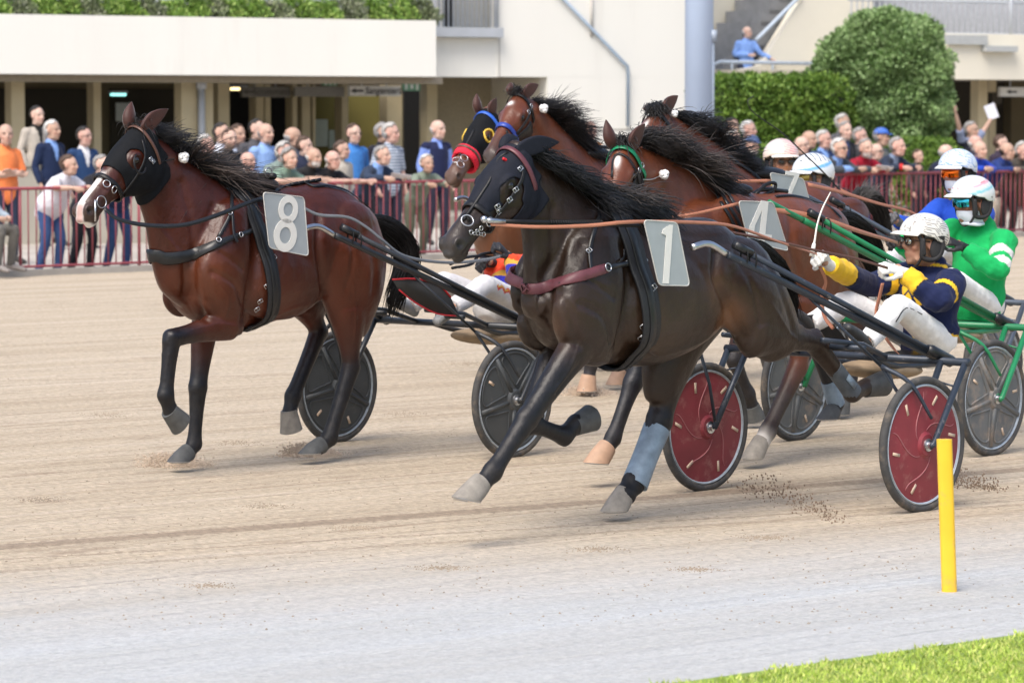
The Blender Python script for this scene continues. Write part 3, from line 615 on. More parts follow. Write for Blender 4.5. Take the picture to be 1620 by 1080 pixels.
# ================================================================== dark horse 1
T1 = [(858, 440, 854, 510, .12), (880, 398, 873, 550, .20), (925, 365, 920, 566, .198), (980, 345, 972, 578, .225), (1030, 346, 1025, 578, .248), (1074, 346, 1070, 562, .262), (1108, 344, 1104, 540, .245), (1132, 354, 1128, 522, .215), (1150, 372, 1146, 508, .185), (1164, 396, 1162, 492, .15), (1176, 418, 1174, 468, .11)]
N1 = [(816, 234, 828, 342, .072), (856, 256, 834, 385, .076), (902, 284, 834, 430, .088), (952, 314, 838, 480, .145), (1000, 335, 860, 525, .195), (1040, 348, 915, 560, .19)]
def horse1():
    base = (.020, .0105, .0062)
    S = dict(name='race_horse', label='dark brown trotter in a navy ear hood with number 1 plate, nearest the camera', coat=base, dark=(.005, .0055, .008), mat=coatmat('dark_coat', .38), muzzle=(.028, .024, .022),
        torso=T1, neck=N1, poll=(806, 231), nose=(699, 383), voxel=.0088, k=.95, hd=1.10,
        ears=[(-1.0, .16, .27), (-.9, .40, .16)], earmat=mat('navy_hood_cloth', (.009, .011, .019), .75, 0, .2, 40, .0008, 150, spec=.25),
        legs=dict(
            fn=dict(w=.13, j=[(915, 545), (834, 662), (779, 746), (760, 767), (739, 790)], sole=(.22, 0, -.97), dark=-.2, k=.95, hoofmat=M_hoof, hk=1.05),
            ff=dict(w=-.13, j=[(880, 560), (834, 668), (892, 689), (911, 670), (935, 658)], sole=(-.93, 0, .30), toe=(-.1, -1), dark=-.2),
            hf=dict(w=-.14, j=[(1070, 540), (1043, 664), (1002, 764), (988, 783), (973, 807)], dark=.1, hoofmat=M_hoof, hk=1.05, k=1.12),
            hn=dict(w=.17, j=[(1190, 522), (1287, 540), (1349, 621), (1371, 611), (1398, 603)], sole=(-.97, 0, .05), toe=(0, -1), dark=1.5, dcol=(.03, .02, .016))),
        muscle=[(928, 522, .17, .14, .06, .12, 25), (925, 440, .18, .11, .065, .21, 30), (1138, 425, .15, .19, .10, .15, -16), (1172, 462, .15, .14, .11, .18, 0), (1060, 480, .17, .40, .11, .27, 0)],
        mass=[[(1112, 402, 1208, 398, .12, .11), (1120, 450, 1232, 442, .165, .12), (1142, 512, 1250, 482, .17, .115), (1176, 553, 1258, 508, .165, .10), (1216, 574, 1266, 512, .16, .08)],
              [(1050, 470, 1180, 470, -.12, .12), (1030, 530, 1130, 530, -.14, .11), (1022, 580, 1088, 580, -.14, .10), (1022, 620, 1070, 625, -.14, .07)],
              [(900, 375, 975, 370, .12, .09), (880, 450, 985, 450, .17, .105), (878, 510, 975, 525, .17, .105), (893, 552, 965, 560, .15, .09)],
              [(862, 400, 920, 390, -.12, .085), (852, 460, 915, 460, -.14, .085), (854, 510, 915, 540, -.14, .085)]],
        groove=[([(925, 385), (895, 430), (878, 480), (885, 530)], .2, .015, .03), ([(985, 390), (988, 460), (978, 520), (965, 560)], .2, .015, .035), ([(1128, 400), (1120, 440), (1140, 480), (1170, 535)], .2, .026, .033), ([(1160, 400), (1175, 450), (1190, 510)], .22, .009, .02), ([(872, 440), (885, 500), (900, 545)], .16, .012, .02),
                ([(1205, 420), (1222, 470), (1240, 520)], .2, .010, .03), ([(880, 330), (878, 400), (868, 460)], .1, .010, .025), ([(1080, 370), (1140, 385), (1190, 405)], .15, .008, .03), ([(1010, 560), (1060, 548), (1110, 520)], .2, .008, .04), ([(905, 480), (935, 500), (955, 540)], .2, .012, .018), ([(915, 440), (955, 470)], .2, .008, .016), ([(900, 575), (870, 620)], .15, .006, .012)],
        vein=[([(1010, 572), (1060, 560), (1110, 540), (1140, 520)], .22, .010, .006), ([(900, 530), (885, 580), (862, 620)], .14, .008, .005), ([(725, 320), (745, 345), (770, 370)], .06, .006, .003), ([(838, 350), (850, 400), (862, 450)], .08, .012, .007), ([(1200, 480), (1230, 520), (1262, 545)], .2, .009, .005), ([(935, 500), (945, 530), (940, 560)], .2, .008, .004)],
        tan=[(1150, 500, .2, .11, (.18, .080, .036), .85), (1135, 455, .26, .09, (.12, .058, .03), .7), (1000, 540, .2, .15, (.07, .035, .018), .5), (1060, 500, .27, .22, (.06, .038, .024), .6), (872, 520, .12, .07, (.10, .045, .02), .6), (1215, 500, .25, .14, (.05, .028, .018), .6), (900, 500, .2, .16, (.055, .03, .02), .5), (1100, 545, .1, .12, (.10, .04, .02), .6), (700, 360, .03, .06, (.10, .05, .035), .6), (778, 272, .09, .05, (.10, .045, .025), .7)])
    H = build_horse(F1, S); r = H.root; V = H.V; s, d, y = H.sa, H.dd, np.abs(H.yy)
    eye = np.hypot((s - .33) * H.Lh * .8, (d - .085) * H.k) > .058
    m_ = H.hm & (s > -.02) & (s < .62 - .30 * smooth(.05, .15, d) + .32 * smooth(.16, .22, d)) & eye & ~((s < .05) & (d > .20))
    cloth = mat('navy_hood_cloth', (1, 1, 1)); hood = shell(H.me, V, H.N, m_, .004, .004, 'hood', cloth, r)
    mar = mat('maroon_leather', (.12, .035, .045), .45, 0, .15, 20)
    band(H, H.hp(.085, .08, 0), unit(H.a * .9 - H.d * .25), .030, 'browband', mar, .15, .012, test=lambda V: H.hm)
    band(H, H.hp(.60, .07, 0), H.a, .034, 'noseband', M_leather, .17, .008)
    strap(H, [(826, 262), (824, 285), (802, 320), (782, 345), (772, 362)], .020, 'cheek_strap', M_leather, .010)
    strap(H, [(804, 243), (770, 262), (745, 290), (733, 320), (742, 350)], .016, 'face_strap', M_leather, .010)
    for px in ((821, 268), (814, 300), (804, 316), (785, 326), (788, 334)): buckle(H, *px, .014)
    ring_at(H, 738, 352, .030, 'bit_ring', .02); ring_at(H, 770, 350, .022, 'bit_ring', .02)
    p, n_ = rc(H, 798, 255, .012); mb = MB(); [mb.ell(p + A_([.007 * i, .002, .003 * i]), (.008, .008, .008), K=8, M=6) for i in (-1, 0, 1)]; mb.build('bow', mat('red_ribbon', (.6, .01, .02), .5), hood)
    # chain under the bit
    mb = MB()
    for k in range(7):
        p, n_ = rc(H, 743 + k * 5, 368 + (k % 2) * 1, .012); mb.tube([p + A_([math.cos(t) * .012, 0, math.sin(t) * (.007 if k % 2 else .011)]) for t in np.linspace(0, 6.28, 8, endpoint=False)], .0026, K=5, closed=True)
    mb.build('curb_chain', M_metal, r)
    # breast collar
    strap(H, [(833, 456), (852, 457), (885, 447), (925, 435), (957, 425)], [.055, .058, .058, .055, .05], 'breast_collar', mar, .008, .007, 6, mirror=True)
    strap(H, [(957, 425), (985, 418), (1022, 413)], .026, 'collar_trace', M_patent, .010); ring_at(H, 958, 424, .020, 'ring', .02); buckle(H, 990, 416, .014); buckle(H, 1018, 413, .014)
    strap(H, [(948, 340), (938, 370), (932, 400), (935, 432)], .020, 'neck_strap', M_patent, .008); buckle(H, 931, 398, .014)
    strap(H, [(985, 395), (985, 405), (978, 413)], .012, 'strap_end', M_patent, .012)
    band(H, F1.L(964, 450), unit(A_([1, 0, -.14])), .14, 'saddle_girth', mat('girth_leather', (.012, .013, .016), .5), .6, .008, .010)
    band(H, F1.L(964, 450), unit(A_([1, 0, -.14])), .05, 'girth_strap', M_patent, .6, .020, .006)
    for px in ((1032, 455), (1028, 478), (1026, 498), (1016, 515), (1014, 532)): buckle(H, *px, .018)
    q = F1.L(1018, 344, 0); mb = MB(); mb.ell(q, (.10, .14, .045)); mb.tube([q + A_([0, y, .05]) for y in (-.12, 0, .12)], .02, K=8, sub=3); mb.build('saddle', M_leather, r)
    mane(H, [(826, 232), (858, 250), (902, 278), (948, 308), (985, 328), (1010, 340)], [.16, .26, .32, .34, .30, .22], [(-.8, -.3, .55), (-.8, -.3, .55), (-.82, -.3, .5), (-.85, -.2, .4), (-.9, .05, .35), (-.85, .4, .2)], n=2000, grav=.30, spread=.42, col=(.008, .008, .009), r=.003)
    mane(H, [(950, 298), (985, 322), (1005, 335)], [.24, .30, .28], [(-.85, .1, .4), (-.9, .25, .35), (-.85, .45, .2)], n=260, grav=.3, spread=.6, col=(.060, .048, .042), name='mane_tips', seed=7, r=.0022)
    tail(H, [(1168, 384), (1200, 400), (1224, 428), (1244, 462), (1254, 505)], .075, .05, n=800, w=-.02, ragged=.55)
    plate(H, [(1017, 348), (1070, 352), (1090, 452), (1041, 451)], .37, '1', 1.15, wr=.39)
    # cannon boots
    bt = mat('pale_blue_boot', (.20, .27, .34), .5, 0, .3, 18, .001, 60)
    J = H.legs['hf'][0]; a_, b_ = J[1] * .88 + J[2] * .12, J[2]; T = unit(b_ - a_); mb = MB(); nb = unit(np.cross(T, A_([0, 1, 0])));
    bk = nb if nb[0] < 0 else -nb; mb.loft([(a_ + bk * .006, nb * .074, A_([0, .072, 0])), ((a_ + b_) / 2 + bk * .008, nb * .069, A_([0, .067, 0])), (b_ + bk * .012, nb * .074, A_([0, .070, 0]))], K=18, rnd=False); autosmooth(mb.build('cannon_boot', bt, r), 50)
    J = H.legs['hn'][0]; a_, b_ = J[1] * .5 + J[2] * .5, J[2] * 1.0; T = unit(b_ - a_); mb = MB(); nb = unit(np.cross(T, A_([0, 1, 0])))
    mb.loft([(a_, nb * .048, A_([0, .048, 0])), ((a_ + b_) / 2, nb * .05, A_([0, .048, 0])), (b_, nb * .055, A_([0, .052, 0]))], K=18, rnd=False); bo = autosmooth(mb.build('cannon_boot', mat('grey_boot', (.09, .11, .13), .6, 0, .3, 20, .001, 60), r), 50)
    mb = MB(); q = a_ * .45 + b_ * .55 + A_([0, .052, 0]); mb.box(q, (.09, .006, .035), (T, [0, 1, 0], nb)); mb.build('boot_tab', bt, bo)
    return H

# ================================================================== bay horse 4
T4 = [(1012, 400, 1008, 455, .06), (1028, 370, 1020, 490, .16), (1062, 335, 1058, 507, .21), (1105, 308, 1100, 515, .24), (1150, 300, 1145, 515, .265), (1190, 305, 1185, 500, .275), (1230, 303, 1222, 482, .275), (1262, 311, 1250, 468, .26), (1286, 328, 1272, 455, .24), (1304, 352, 1290, 440, .19), (1312, 380, 1304, 420, .12)]
N4 = [(992, 226, 985, 318, .070), (1030, 238, 990, 355, .074), (1070, 255, 1000, 395, .084), (1108, 278, 1012, 440, .11), (1140, 298, 1035, 480, .15), (1165, 305, 1065, 505, .19)]
def horse4():
    S = dict(name='race_horse', label='bay trotter with a green browband and white star, number 4 plate, behind the dark horse', coat=(.120, .034, .014), dark=(.011, .012, .016), mat=coatmat('bay_coat', .40), muzzle=(.06, .03, .02),
        torso=T4, neck=N4, poll=(985, 228), nose=(906, 350), voxel=.013, k=1.0, hd=1.1, yaw=24,
        ears=[(-.55, .8, .17), (.25, 1.0, .17)],
        legs=dict(
            fn=dict(w=.13, j=[(1038, 500), (1001, 606), (969, 694), (959, 711), (944, 732)], sole=(.1, 0, -1), dark=.1, hoofmat=mat('beige_bell_boot', (.42, .27, .18), .6, 0, .15, 20), hk=1.08),
            ff=dict(w=-.13, j=[(985, 500), (945, 545), (995, 560), (1010, 548), (1026, 540)], sole=(-.9, 0, .3), toe=(-.1, -1), dark=.1),
            hn=dict(w=.15, j=[(1275, 480), (1263, 578), (1214, 683), (1204, 700), (1191, 724)], dark=.85, sock=2.2, hoofmat=M_hoof, dcol=(.03, .02, .018)),
            hf=dict(w=-.14, j=[(1230, 480), (1292, 545), (1323, 640), (1318, 652), (1309, 662)], dark=.5)),
        muscle=[(1160, 0 + 360, .17, .3, .1, .2, 0), (1270, 370, .16, .22, .11, .16, -10), (1090, 440, .17, .16, .065, .13, 25)],
        mass=[[(1240, 350, 1335, 345, .12, .11), (1238, 400, 1352, 395, .17, .12), (1245, 440, 1350, 440, .17, .115), (1252, 480, 1335, 480, .16, .095), (1250, 530, 1290, 530, .15, .07)],
              [(1180, 400, 1290, 400, -.12, .12), (1180, 450, 1280, 450, -.14, .11), (1210, 485, 1262, 480, -.14, .1)],
              [(1080, 335, 1145, 335, .12, .085), (1062, 400, 1145, 400, .165, .1), (1060, 450, 1135, 465, .165, .1), (1030, 500, 1090, 510, .14, .075)]],
        groove=[([(1245, 350), (1238, 390), (1250, 430)], .2, .018, .035), ([(1310, 350), (1328, 400), (1328, 440)], .2, .01, .03), ([(1060, 300), (1050, 350), (1045, 400)], .12, .01, .025)],
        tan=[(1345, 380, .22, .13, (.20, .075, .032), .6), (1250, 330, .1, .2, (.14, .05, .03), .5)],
        paint=[(lambda s, d, y: np.exp(-((s - .24 - y * 1.2) / .07) ** 2 - (y / .015) ** 2) * 1.6, (.7, .68, .65))])
    H = build_horse(F4, S); r = H.root
    grn = mat('green_leather', (.01, .22, .10), .35, 0, .1, 20)
    band(H, H.hp(.10, .08, 0), unit(H.a * .9 - H.d * .2), .034, 'browband', grn, .15, .010, test=lambda V: H.hm)
    strap(H, [(1008, 266), (1013, 285), (1008, 305), (1000, 325)], .024, 'cheek_strap', M_leather, .012); strap(H, [(955, 250), (985, 246), (1003, 270), (1010, 300)], .014, 'blinker_stay', M_leather, .012)
    s, d, y = H.sa, H.dd, H.yy; m_ = H.hm & (s > .16) & (s < .50) & (d > .07) & (d < .2) & (y > 0)
    shell(H.me, H.V, H.N, m_, .006, .004, 'blinker', M_leather, r)
    for px in ((1013, 262), (1008, 270)): ring_at(H, *px, .016, 'ring')
    p, n_ = rc(H, 1044, 277, .03); rosette(H, p, .038); strap(H, [(1014, 284), (1030, 284), (1044, 278)], .008, 'ear_cord', M_metal, .006)
    for k, x in enumerate((1128, 1136, 1145)): strap(H, [(x, 300), (x + 12, 322), (x + 28, 348), (x + 38, 372)], .022, 'saddle_strap', M_patent, .010 + .006 * k)
    q = F4.L(1160, 300, 0); mb = MB(); mb.ell(q, (.10, .13, .04)); mb.build('saddle', M_leather, r)
    mb = MB(); mb.tube([F4.L(1130, 316, .03), F4.L(1180, 313, .03), F4.L(1205, 300, .03), F4.L(1245, 303, .03)], .013, K=8, sub=4); mb.tube([F4.L(1195, 308, .04), F4.L(1212, 292, .04), F4.L(1226, 290, .04), F4.L(1224, 300, .04), F4.L(1205, 310, .04)], .011, K=8, sub=5); mb.build('overcheck', M_leather, r)
    strap(H, [(1230, 302), (1262, 304), (1290, 312), (1312, 328), (1330, 345)], .02, 'back_strap', M_leather, .006)
    mane(H, [(1004, 222), (1030, 232), (1070, 252), (1105, 275), (1140, 296)], [.16, .26, .30, .28, .16], [(-.6, .45, .3), (-.75, .4, .4), (-.85, .15, .5), (-.9, -.05, .5), (-.9, -.1, .3)], n=1700, grav=.5, spread=.5, col=(.016, .013, .012), r=.003)
    mane(H, [(1020, 230), (1070, 252), (1105, 275)], [.26, .32, .30], [(-.7, .5, .4), (-.85, .3, .4), (-.9, .1, .4)], n=500, grav=.4, spread=.8, col=(.070, .055, .048), name='mane_tips', seed=6, r=.0024)
    mane(H, [(985, 226), (992, 228)], [.14, .14], [(.3, .3, 0), (.4, .4, .0)], n=120, name='forelock', grav=.9, r=.003)
    tail(H, [(1318, 348), (1340, 352), (1368, 380), (1388, 425), (1400, 478)], .085, .06, n=900, ragged=.5)
    plate(H, [(1167, 318), (1222, 320), (1246, 397), (1183, 382)], .36, '4', 1.0, wr=.38)
    mb = MB(); J = H.legs['hf'][0]; a_, b_ = J[1] * .4 + J[2] * .6, J[2]; T = unit(b_ - a_); nb = unit(np.cross(T, A_([0, 1, 0])))
    mb.loft([(a_, nb * .05, A_([0, .05, 0])), (b_, nb * .058, A_([0, .055, 0]))], K=16, rnd=False); autosmooth(mb.build('cannon_boot', mat('pale_blue_boot', (1, 1, 1)), r))
    return H

# ================================================================== the horses further back
def conv(fr, x, y, dx, dz, w=0):
    p = _L0(fr, x, y, w); return A_([p[0] + dx, w, p[2] + dz])
def generic_legs(t, dz=0, near_fore=None, beige=False):
    hm_ = mat('beige_bell_boot', (1, 1, 1)) if beige else M_hoofd; a = lambda x, z: (A_([x, 0, z]), None)
    return dict(fn=dict(w=.13, j=[a(t + .28, .95 + dz), a(t + .42, .52 + dz), a(t + .25, .24), a(t + .2, .15), a(t + .16, .07)], sole=(-.3, 0, -.9), hoofmat=hm_, hk=1.1),
                ff=dict(w=-.13, j=[a(t + .28, .95 + dz), a(t + .62, .68 + dz), a(t + .62, .38), a(t + .60, .28), a(t + .58, .20)], sole=(-.5, 0, -.8), hoofmat=hm_, hk=1.1),
                hn=dict(w=.15, j=[a(t - .75, 1.0 + dz), a(t - 1.0, .60 + dz), a(t - .88, .25), a(t - .82, .14), a(t - .78, .04)], hoofmat=hm_),
                hf=dict(w=-.14, j=[a(t - .72, .95 + dz), a(t - .85, .55 + dz), a(t - .55, .22), a(t - .47, .14), a(t - .42, .06)], hoofmat=hm_))
def tucked_legs(t, dz=0, beige=False):
    hm_ = mat('beige_bell_boot', (.42, .27, .18), .6, 0, .15, 20) if beige else M_hoofd; a = lambda x, z: (A_([x, 0, z]), None)
    return dict(fn=dict(w=.13, j=[a(t + .28, .95 + dz), a(t + .20, .55 + dz), a(t + .10, .24), a(t + .12, .15), a(t + .14, .05)], hoofmat=hm_, hk=1.1),
                ff=dict(w=-.13, j=[a(t + .26, .95 + dz), a(t + .40, .62 + dz), a(t + .12, .50), a(t + .04, .46), a(t - .04, .42)], sole=(-.9, 0, .3), toe=(-.1, -1), hoofmat=hm_, hk=1.1),
                hn=dict(w=.15, j=[a(t - .75, 1.0 + dz), a(t - 1.0, .60 + dz), a(t - .88, .25), a(t - .82, .14), a(t - .78, .04)], hoofmat=hm_),
                hf=dict(w=-.14, j=[a(t - .72, .95 + dz), a(t - .80, .55 + dz), a(t - .62, .22), a(t - .54, .14), a(t - .48, .05)], hoofmat=hm_))
def far_horse(fr, name, label, coat, poll, nose, neck, dx, dz, ears, **kw):
    tor = [(conv(F8, a, b, dx, dz), None, conv(F8, c, d, dx, dz), None, h) for a, b, c, d, h in T8]
    ms = [(conv(F8, a, b, dx, dz), None, w_, *r_) for a, b, w_, *r_ in [(330, 475, .165, .16, .06, .12, 25), (345, 410, .175, .10, .06, .19, 30), (545, 360, .16, .24, .115, .16, -10), (560, 410, .15, .16, .12, .22, 0), (440, 440, .17, .40, .11, .25, 0)]]
    mass = [[(conv(F8, a, b, dx, dz, s * w_), None, conv(F8, c, d, dx, dz, s * w_), None, s * w_, hw) for a, b, c, d, w_, hw in m] for s in (1, -1) for m in ([(500, 345, 592, 345, .12, .12), (498, 390, 607, 395, .17, .12), (504, 440, 605, 440, .175, .115), (514, 482, 597, 480, .165, .095)], [(332, 335, 392, 330, .12, .085), (312, 400, 395, 400, .165, .10), (312, 455, 385, 470, .165, .10), (332, 500, 382, 520, .15, .085)])]
    for i in (2, 3): pass
    S = dict(name=name, label=label, coat=coat, mat=coatmat('bay_coat', .40), torso=tor, neck=neck, poll=poll, nose=nose, ears=ears, voxel=.014, k=1.0, legs=kw.pop('legs', None) or generic_legs(1.50 + dx, dz, beige=kw.pop('beige', False)), muscle=ms, mass=mass, **kw)
    return build_horse(fr, S)
def horseC():
    c = lambda x, y: (conv(F8, x, y, .02, .10), None)
    N = [(828, 150, 838, 205, .070), (850, 165, 850, 232, .074), (*FC.L(888, 200)[[0]].tolist(), 0, 0, 0, 0)][:2]
    neck = N + [(878, 192, 862, 262, .085), (905, 220, 872, 300, .11), (935, 243, 890, 340, .15), (958, 250, 915, 375, .19)]
    H = far_horse(FC, 'race_horse', 'reddish bay trotter with a blue noseband and white rosette, head raised highest of all', (.115, .033, .015), (820, 146), (748, 243), neck, .02, .08, [(-.95, .55, .16), (-.1, 1, .10)], yaw=14, legs=tucked_legs(1.52, .08, True),
                  paint=[(lambda s, d, y: np.exp(-((s - .20) / .03) ** 2 - ((y + .01) / .02) ** 2) * 1.6, (.7, .68, .65))], muzzle=(.05, .035, .03))
    r = H.root; blu = mat('blue_leather', (.02, .05, .30), .4)
    band(H, H.hp(.52, .07, 0), unit(H.a + H.d * .12), .040, 'noseband', blu, .18, .010); band(H, H.hp(.09, .08, 0), unit(H.a * .9 - H.d * .2), .028, 'browband', M_leather, .15, .010, test=lambda V: H.hm)
    s, d, y = H.sa, H.dd, H.yy; m_ = H.hm & (s > .22) & (s < .58) & (d > .12) & (y > 0); shell(H.me, H.V, H.N, m_, .008, .006, 'blinker', M_leather, r)
    for x, y_ in ((838, 168), (834, 178)): ring_at(H, x, y_, .016, 'ring')
    strap(H, [(838, 170), (832, 190), (815, 212)], .022, 'cheek_strap', M_leather, .012); strap(H, [(800, 208), (803, 222), (806, 232)], .02, 'bit_strap', M_leather, .014)
    p, n_ = rc(H, 864, 170, .04); rosette(H, p, .044)
    mane(H, [(842, 158), (862, 172), (885, 195), (910, 222), (935, 242)], [.08, .32, .32, .24, .12], [(-.9, .1, .3), (-.75, .30, .4), (-.75, .15, .4), (-.8, -.1, .3), (-.95, -.05, .2)], n=1300, grav=.35, spread=.45, col=(.012, .010, .010), r=.0035)
    mane(H, [(816, 142), (824, 141)], [.08, .08], [(.6, .1, 0), (.6, .2, .0)], n=90, name='forelock', grav=.8, r=.0035)
    band(H, FC.L(940, 300) * A_([1, 0, 1]) + A_([-.05, 0, 0]), unit(A_([1, 0, .1])), .12, 'saddle_girth', mat('girth_leather', (1, 1, 1)), .55, .01, .01)
    q = FC.L(935, 243, 0); mb = MB(); mb.ell(q, (.16, .14, .05)); mb.tube([q + A_([.05, 0, .06]), q + A_([-.1, 0, .05]), q + A_([-.5, .02, .03])], .014, K=8, sub=3); mb.build('saddle', M_leather, r)
    tail(H, [(conv(F8, 577, 342, .02, .08), 0), (conv(F8, 612, 338, .02, .08), 0), (conv(F8, 645, 372, .02, .08), 0), (conv(F8, 640, 440, .02, .08), 0)], .10, .07, n=300, r=.004)
    return H
def horseD():
    neck = [(775, 172, 785, 240, .070), (800, 190, 795, 270, .074), (828, 212, 808, 300, .085), (855, 235, 820, 330, .11), (885, 250, 840, 360, .15), (910, 255, 865, 390, .19)]
    H = far_horse(FD, 'race_horse', 'brown trotter in a black hood with yellow eye rings and red nose roll', (.13, .05, .024), (768, 174), (692, 276), neck, -.60, .02, [(-.3, .95, .13), (.0, 1, .16)], yaw=10, muzzle=(.10, .06, .045), legs=tucked_legs(.90, .02))
    r = H.root; s, d, y = H.sa, H.dd, H.yy; ring = np.hypot((s - .30) * H.Lh, (d - .06) * H.k)
    hood = shell(H.me, H.V, H.N, H.hm & (s > -.02) & (s < .56) & (ring > .045) & ~((s < .05) & (d > .20)), .005, .004, 'hood', mat('black_hood_cloth', (1, 1, 1)), r)
    yel = mat('yellow_trim', (.75, .50, .06), .6)
    for yy in (1, -1):
        mb = MB(); c = H.hp(.30, .06, .0); P = []
        for t in np.linspace(0, 2 * math.pi, 26, endpoint=False):
            q = c + H.a * math.cos(t) * .052 + H.d * math.sin(t) * .048; hit = H.bvh.ray_cast(Vector(q + H.sd * yy * .25), Vector(-H.sd * yy)); P.append((A_(hit[0]) if hit[0] else q + H.sd * .1 * yy) + H.sd * yy * .012)
        mb.tube(P, .0085, K=6, closed=True); mb.build('eye_ring', yel, hood)
    band(H, H.hp(.615, .07, 0), unit(H.a + H.d * .05), .10, 'nose_roll', mat('red_fleece', (.75, .02, .05), .9, 0, .2, 60, .004, 90), .18, .012, .022)
    band(H, H.hp(.60, .07, 0), H.a, .022, 'noseband', mat('brown_leather', (1, 1, 1)), .2, .036)
    band(H, H.hp(.10, .08, 0), unit(H.a * .9 - H.d * .2), .034, 'browband', mat('bright_blue_leather', (.03, .12, .55), .4), .15, .012, test=lambda V: H.hm)
    for x, y_ in ((727, 262), (733, 252), (722, 256)): ring_at(H, x, y_, .03, 'bit_ring', .02)
    strap(H, [(742, 180), (733, 200), (722, 225)], .016, 'face_strap', M_leather, .012)
    mane(H, [(790, 182), (830, 212), (870, 240)], [.2, .2, .2], [(-.8, .2, .3)] * 2, n=300, r=.004)
    tail(H, [(conv(F8, 577, 342, -.6, .02), 0), (conv(F8, 612, 338, -.6, .02), 0), (conv(F8, 645, 372, -.6, .02), 0), (conv(F8, 640, 440, -.6, .02), 0)], .10, .07, n=200, r=.004)
    return H
def horse7():
    dx = F7.L(1195, 275)[0] - F8.L(390, 292)[0]; dz = -.04
    neck = [(1048, 176, 1056, 245, .072), (1078, 190, 1066, 278, .078), (1112, 212, 1080, 310, .088), (1150, 240, 1092, 345, .115), (1182, 265, 1110, 380, .15), (1205, 278, 1140, 410, .19)]
    H = far_horse(F7, 'race_horse', 'bay trotter with a dark forelock and number 7 plate, behind the green browband horse', (.105, .032, .016), (1040, 171), (955, 272), neck, dx, dz, [(-.75, .65, .16), (.0, 1, .05)], yaw=10, paint=[(lambda s, d, y: np.exp(-((s - .30) / .07) ** 2 - ((y - .0) / .012) ** 2) * 1.6, (.7, .68, .65))])
    r = H.root; band(H, H.hp(.13, .08, 0), unit(H.a * .9 - H.d * .2), .034, 'browband', M_leather, .15, .010, test=lambda V: H.hm)
    strap(H, [(1048, 205), (1052, 225), (1048, 245)], .02, 'cheek_strap', M_leather, .012)
    p, n_ = rc(H, 1060, 182, .03); rosette(H, p, .032)
    mane(H, [(1062, 182), (1098, 202), (1130, 228), (1165, 252), (1190, 270)], [.18, .28, .28, .22, .12], [(-.8, .05, .3), (-.9, .25, .3), (-.9, .1, .3), (-.95, .0, .3)], n=1000, grav=.25, spread=.5, col=(.010, .010, .011), r=.0035)
    mane(H, [(1030, 170), (1044, 168)], [.10, .10], [(.5, .1, .3), (.3, .15, .3)], n=260, name='forelock', grav=.75, r=.0035)
    q = F7.L(1205, 275, 0); mb = MB(); mb.ell(q, (.22, .14, .05)); mb.tube([q + A_([.12, .02, .0]), q + A_([-.1, .05, -.01]), q + A_([-.35, .02, -.03])], .016, K=8, sub=3)
    mb.build('saddle', M_leather, r); strap(H, [(1150, 246), (1170, 262), (1190, 275), (1205, 290)], .03, 'back_strap', M_leather, .012)
    plate(H, [(1217, 273), (1272, 283), (1283, 308), (1228, 298)][:1] + [(1270, 283), (1283, 330), (1228, 322)], .36, '7', .75, wr=.38, dz=.045)
    tail(H, [(1345, 322), (1362, 308), (1382, 318), (1396, 345), (1404, 385)], .065, .05, n=500, col=(.03, .028, .028), ragged=.4, r=.0035); mane(H, [(1352, 318), (1368, 312)], [.20, .22], [(-.35, .9, .2), (-.6, .7, .2)], n=160, name='tail_tuft', col=(.10, .095, .09), grav=.3, spread=.5, seed=8)
    return H
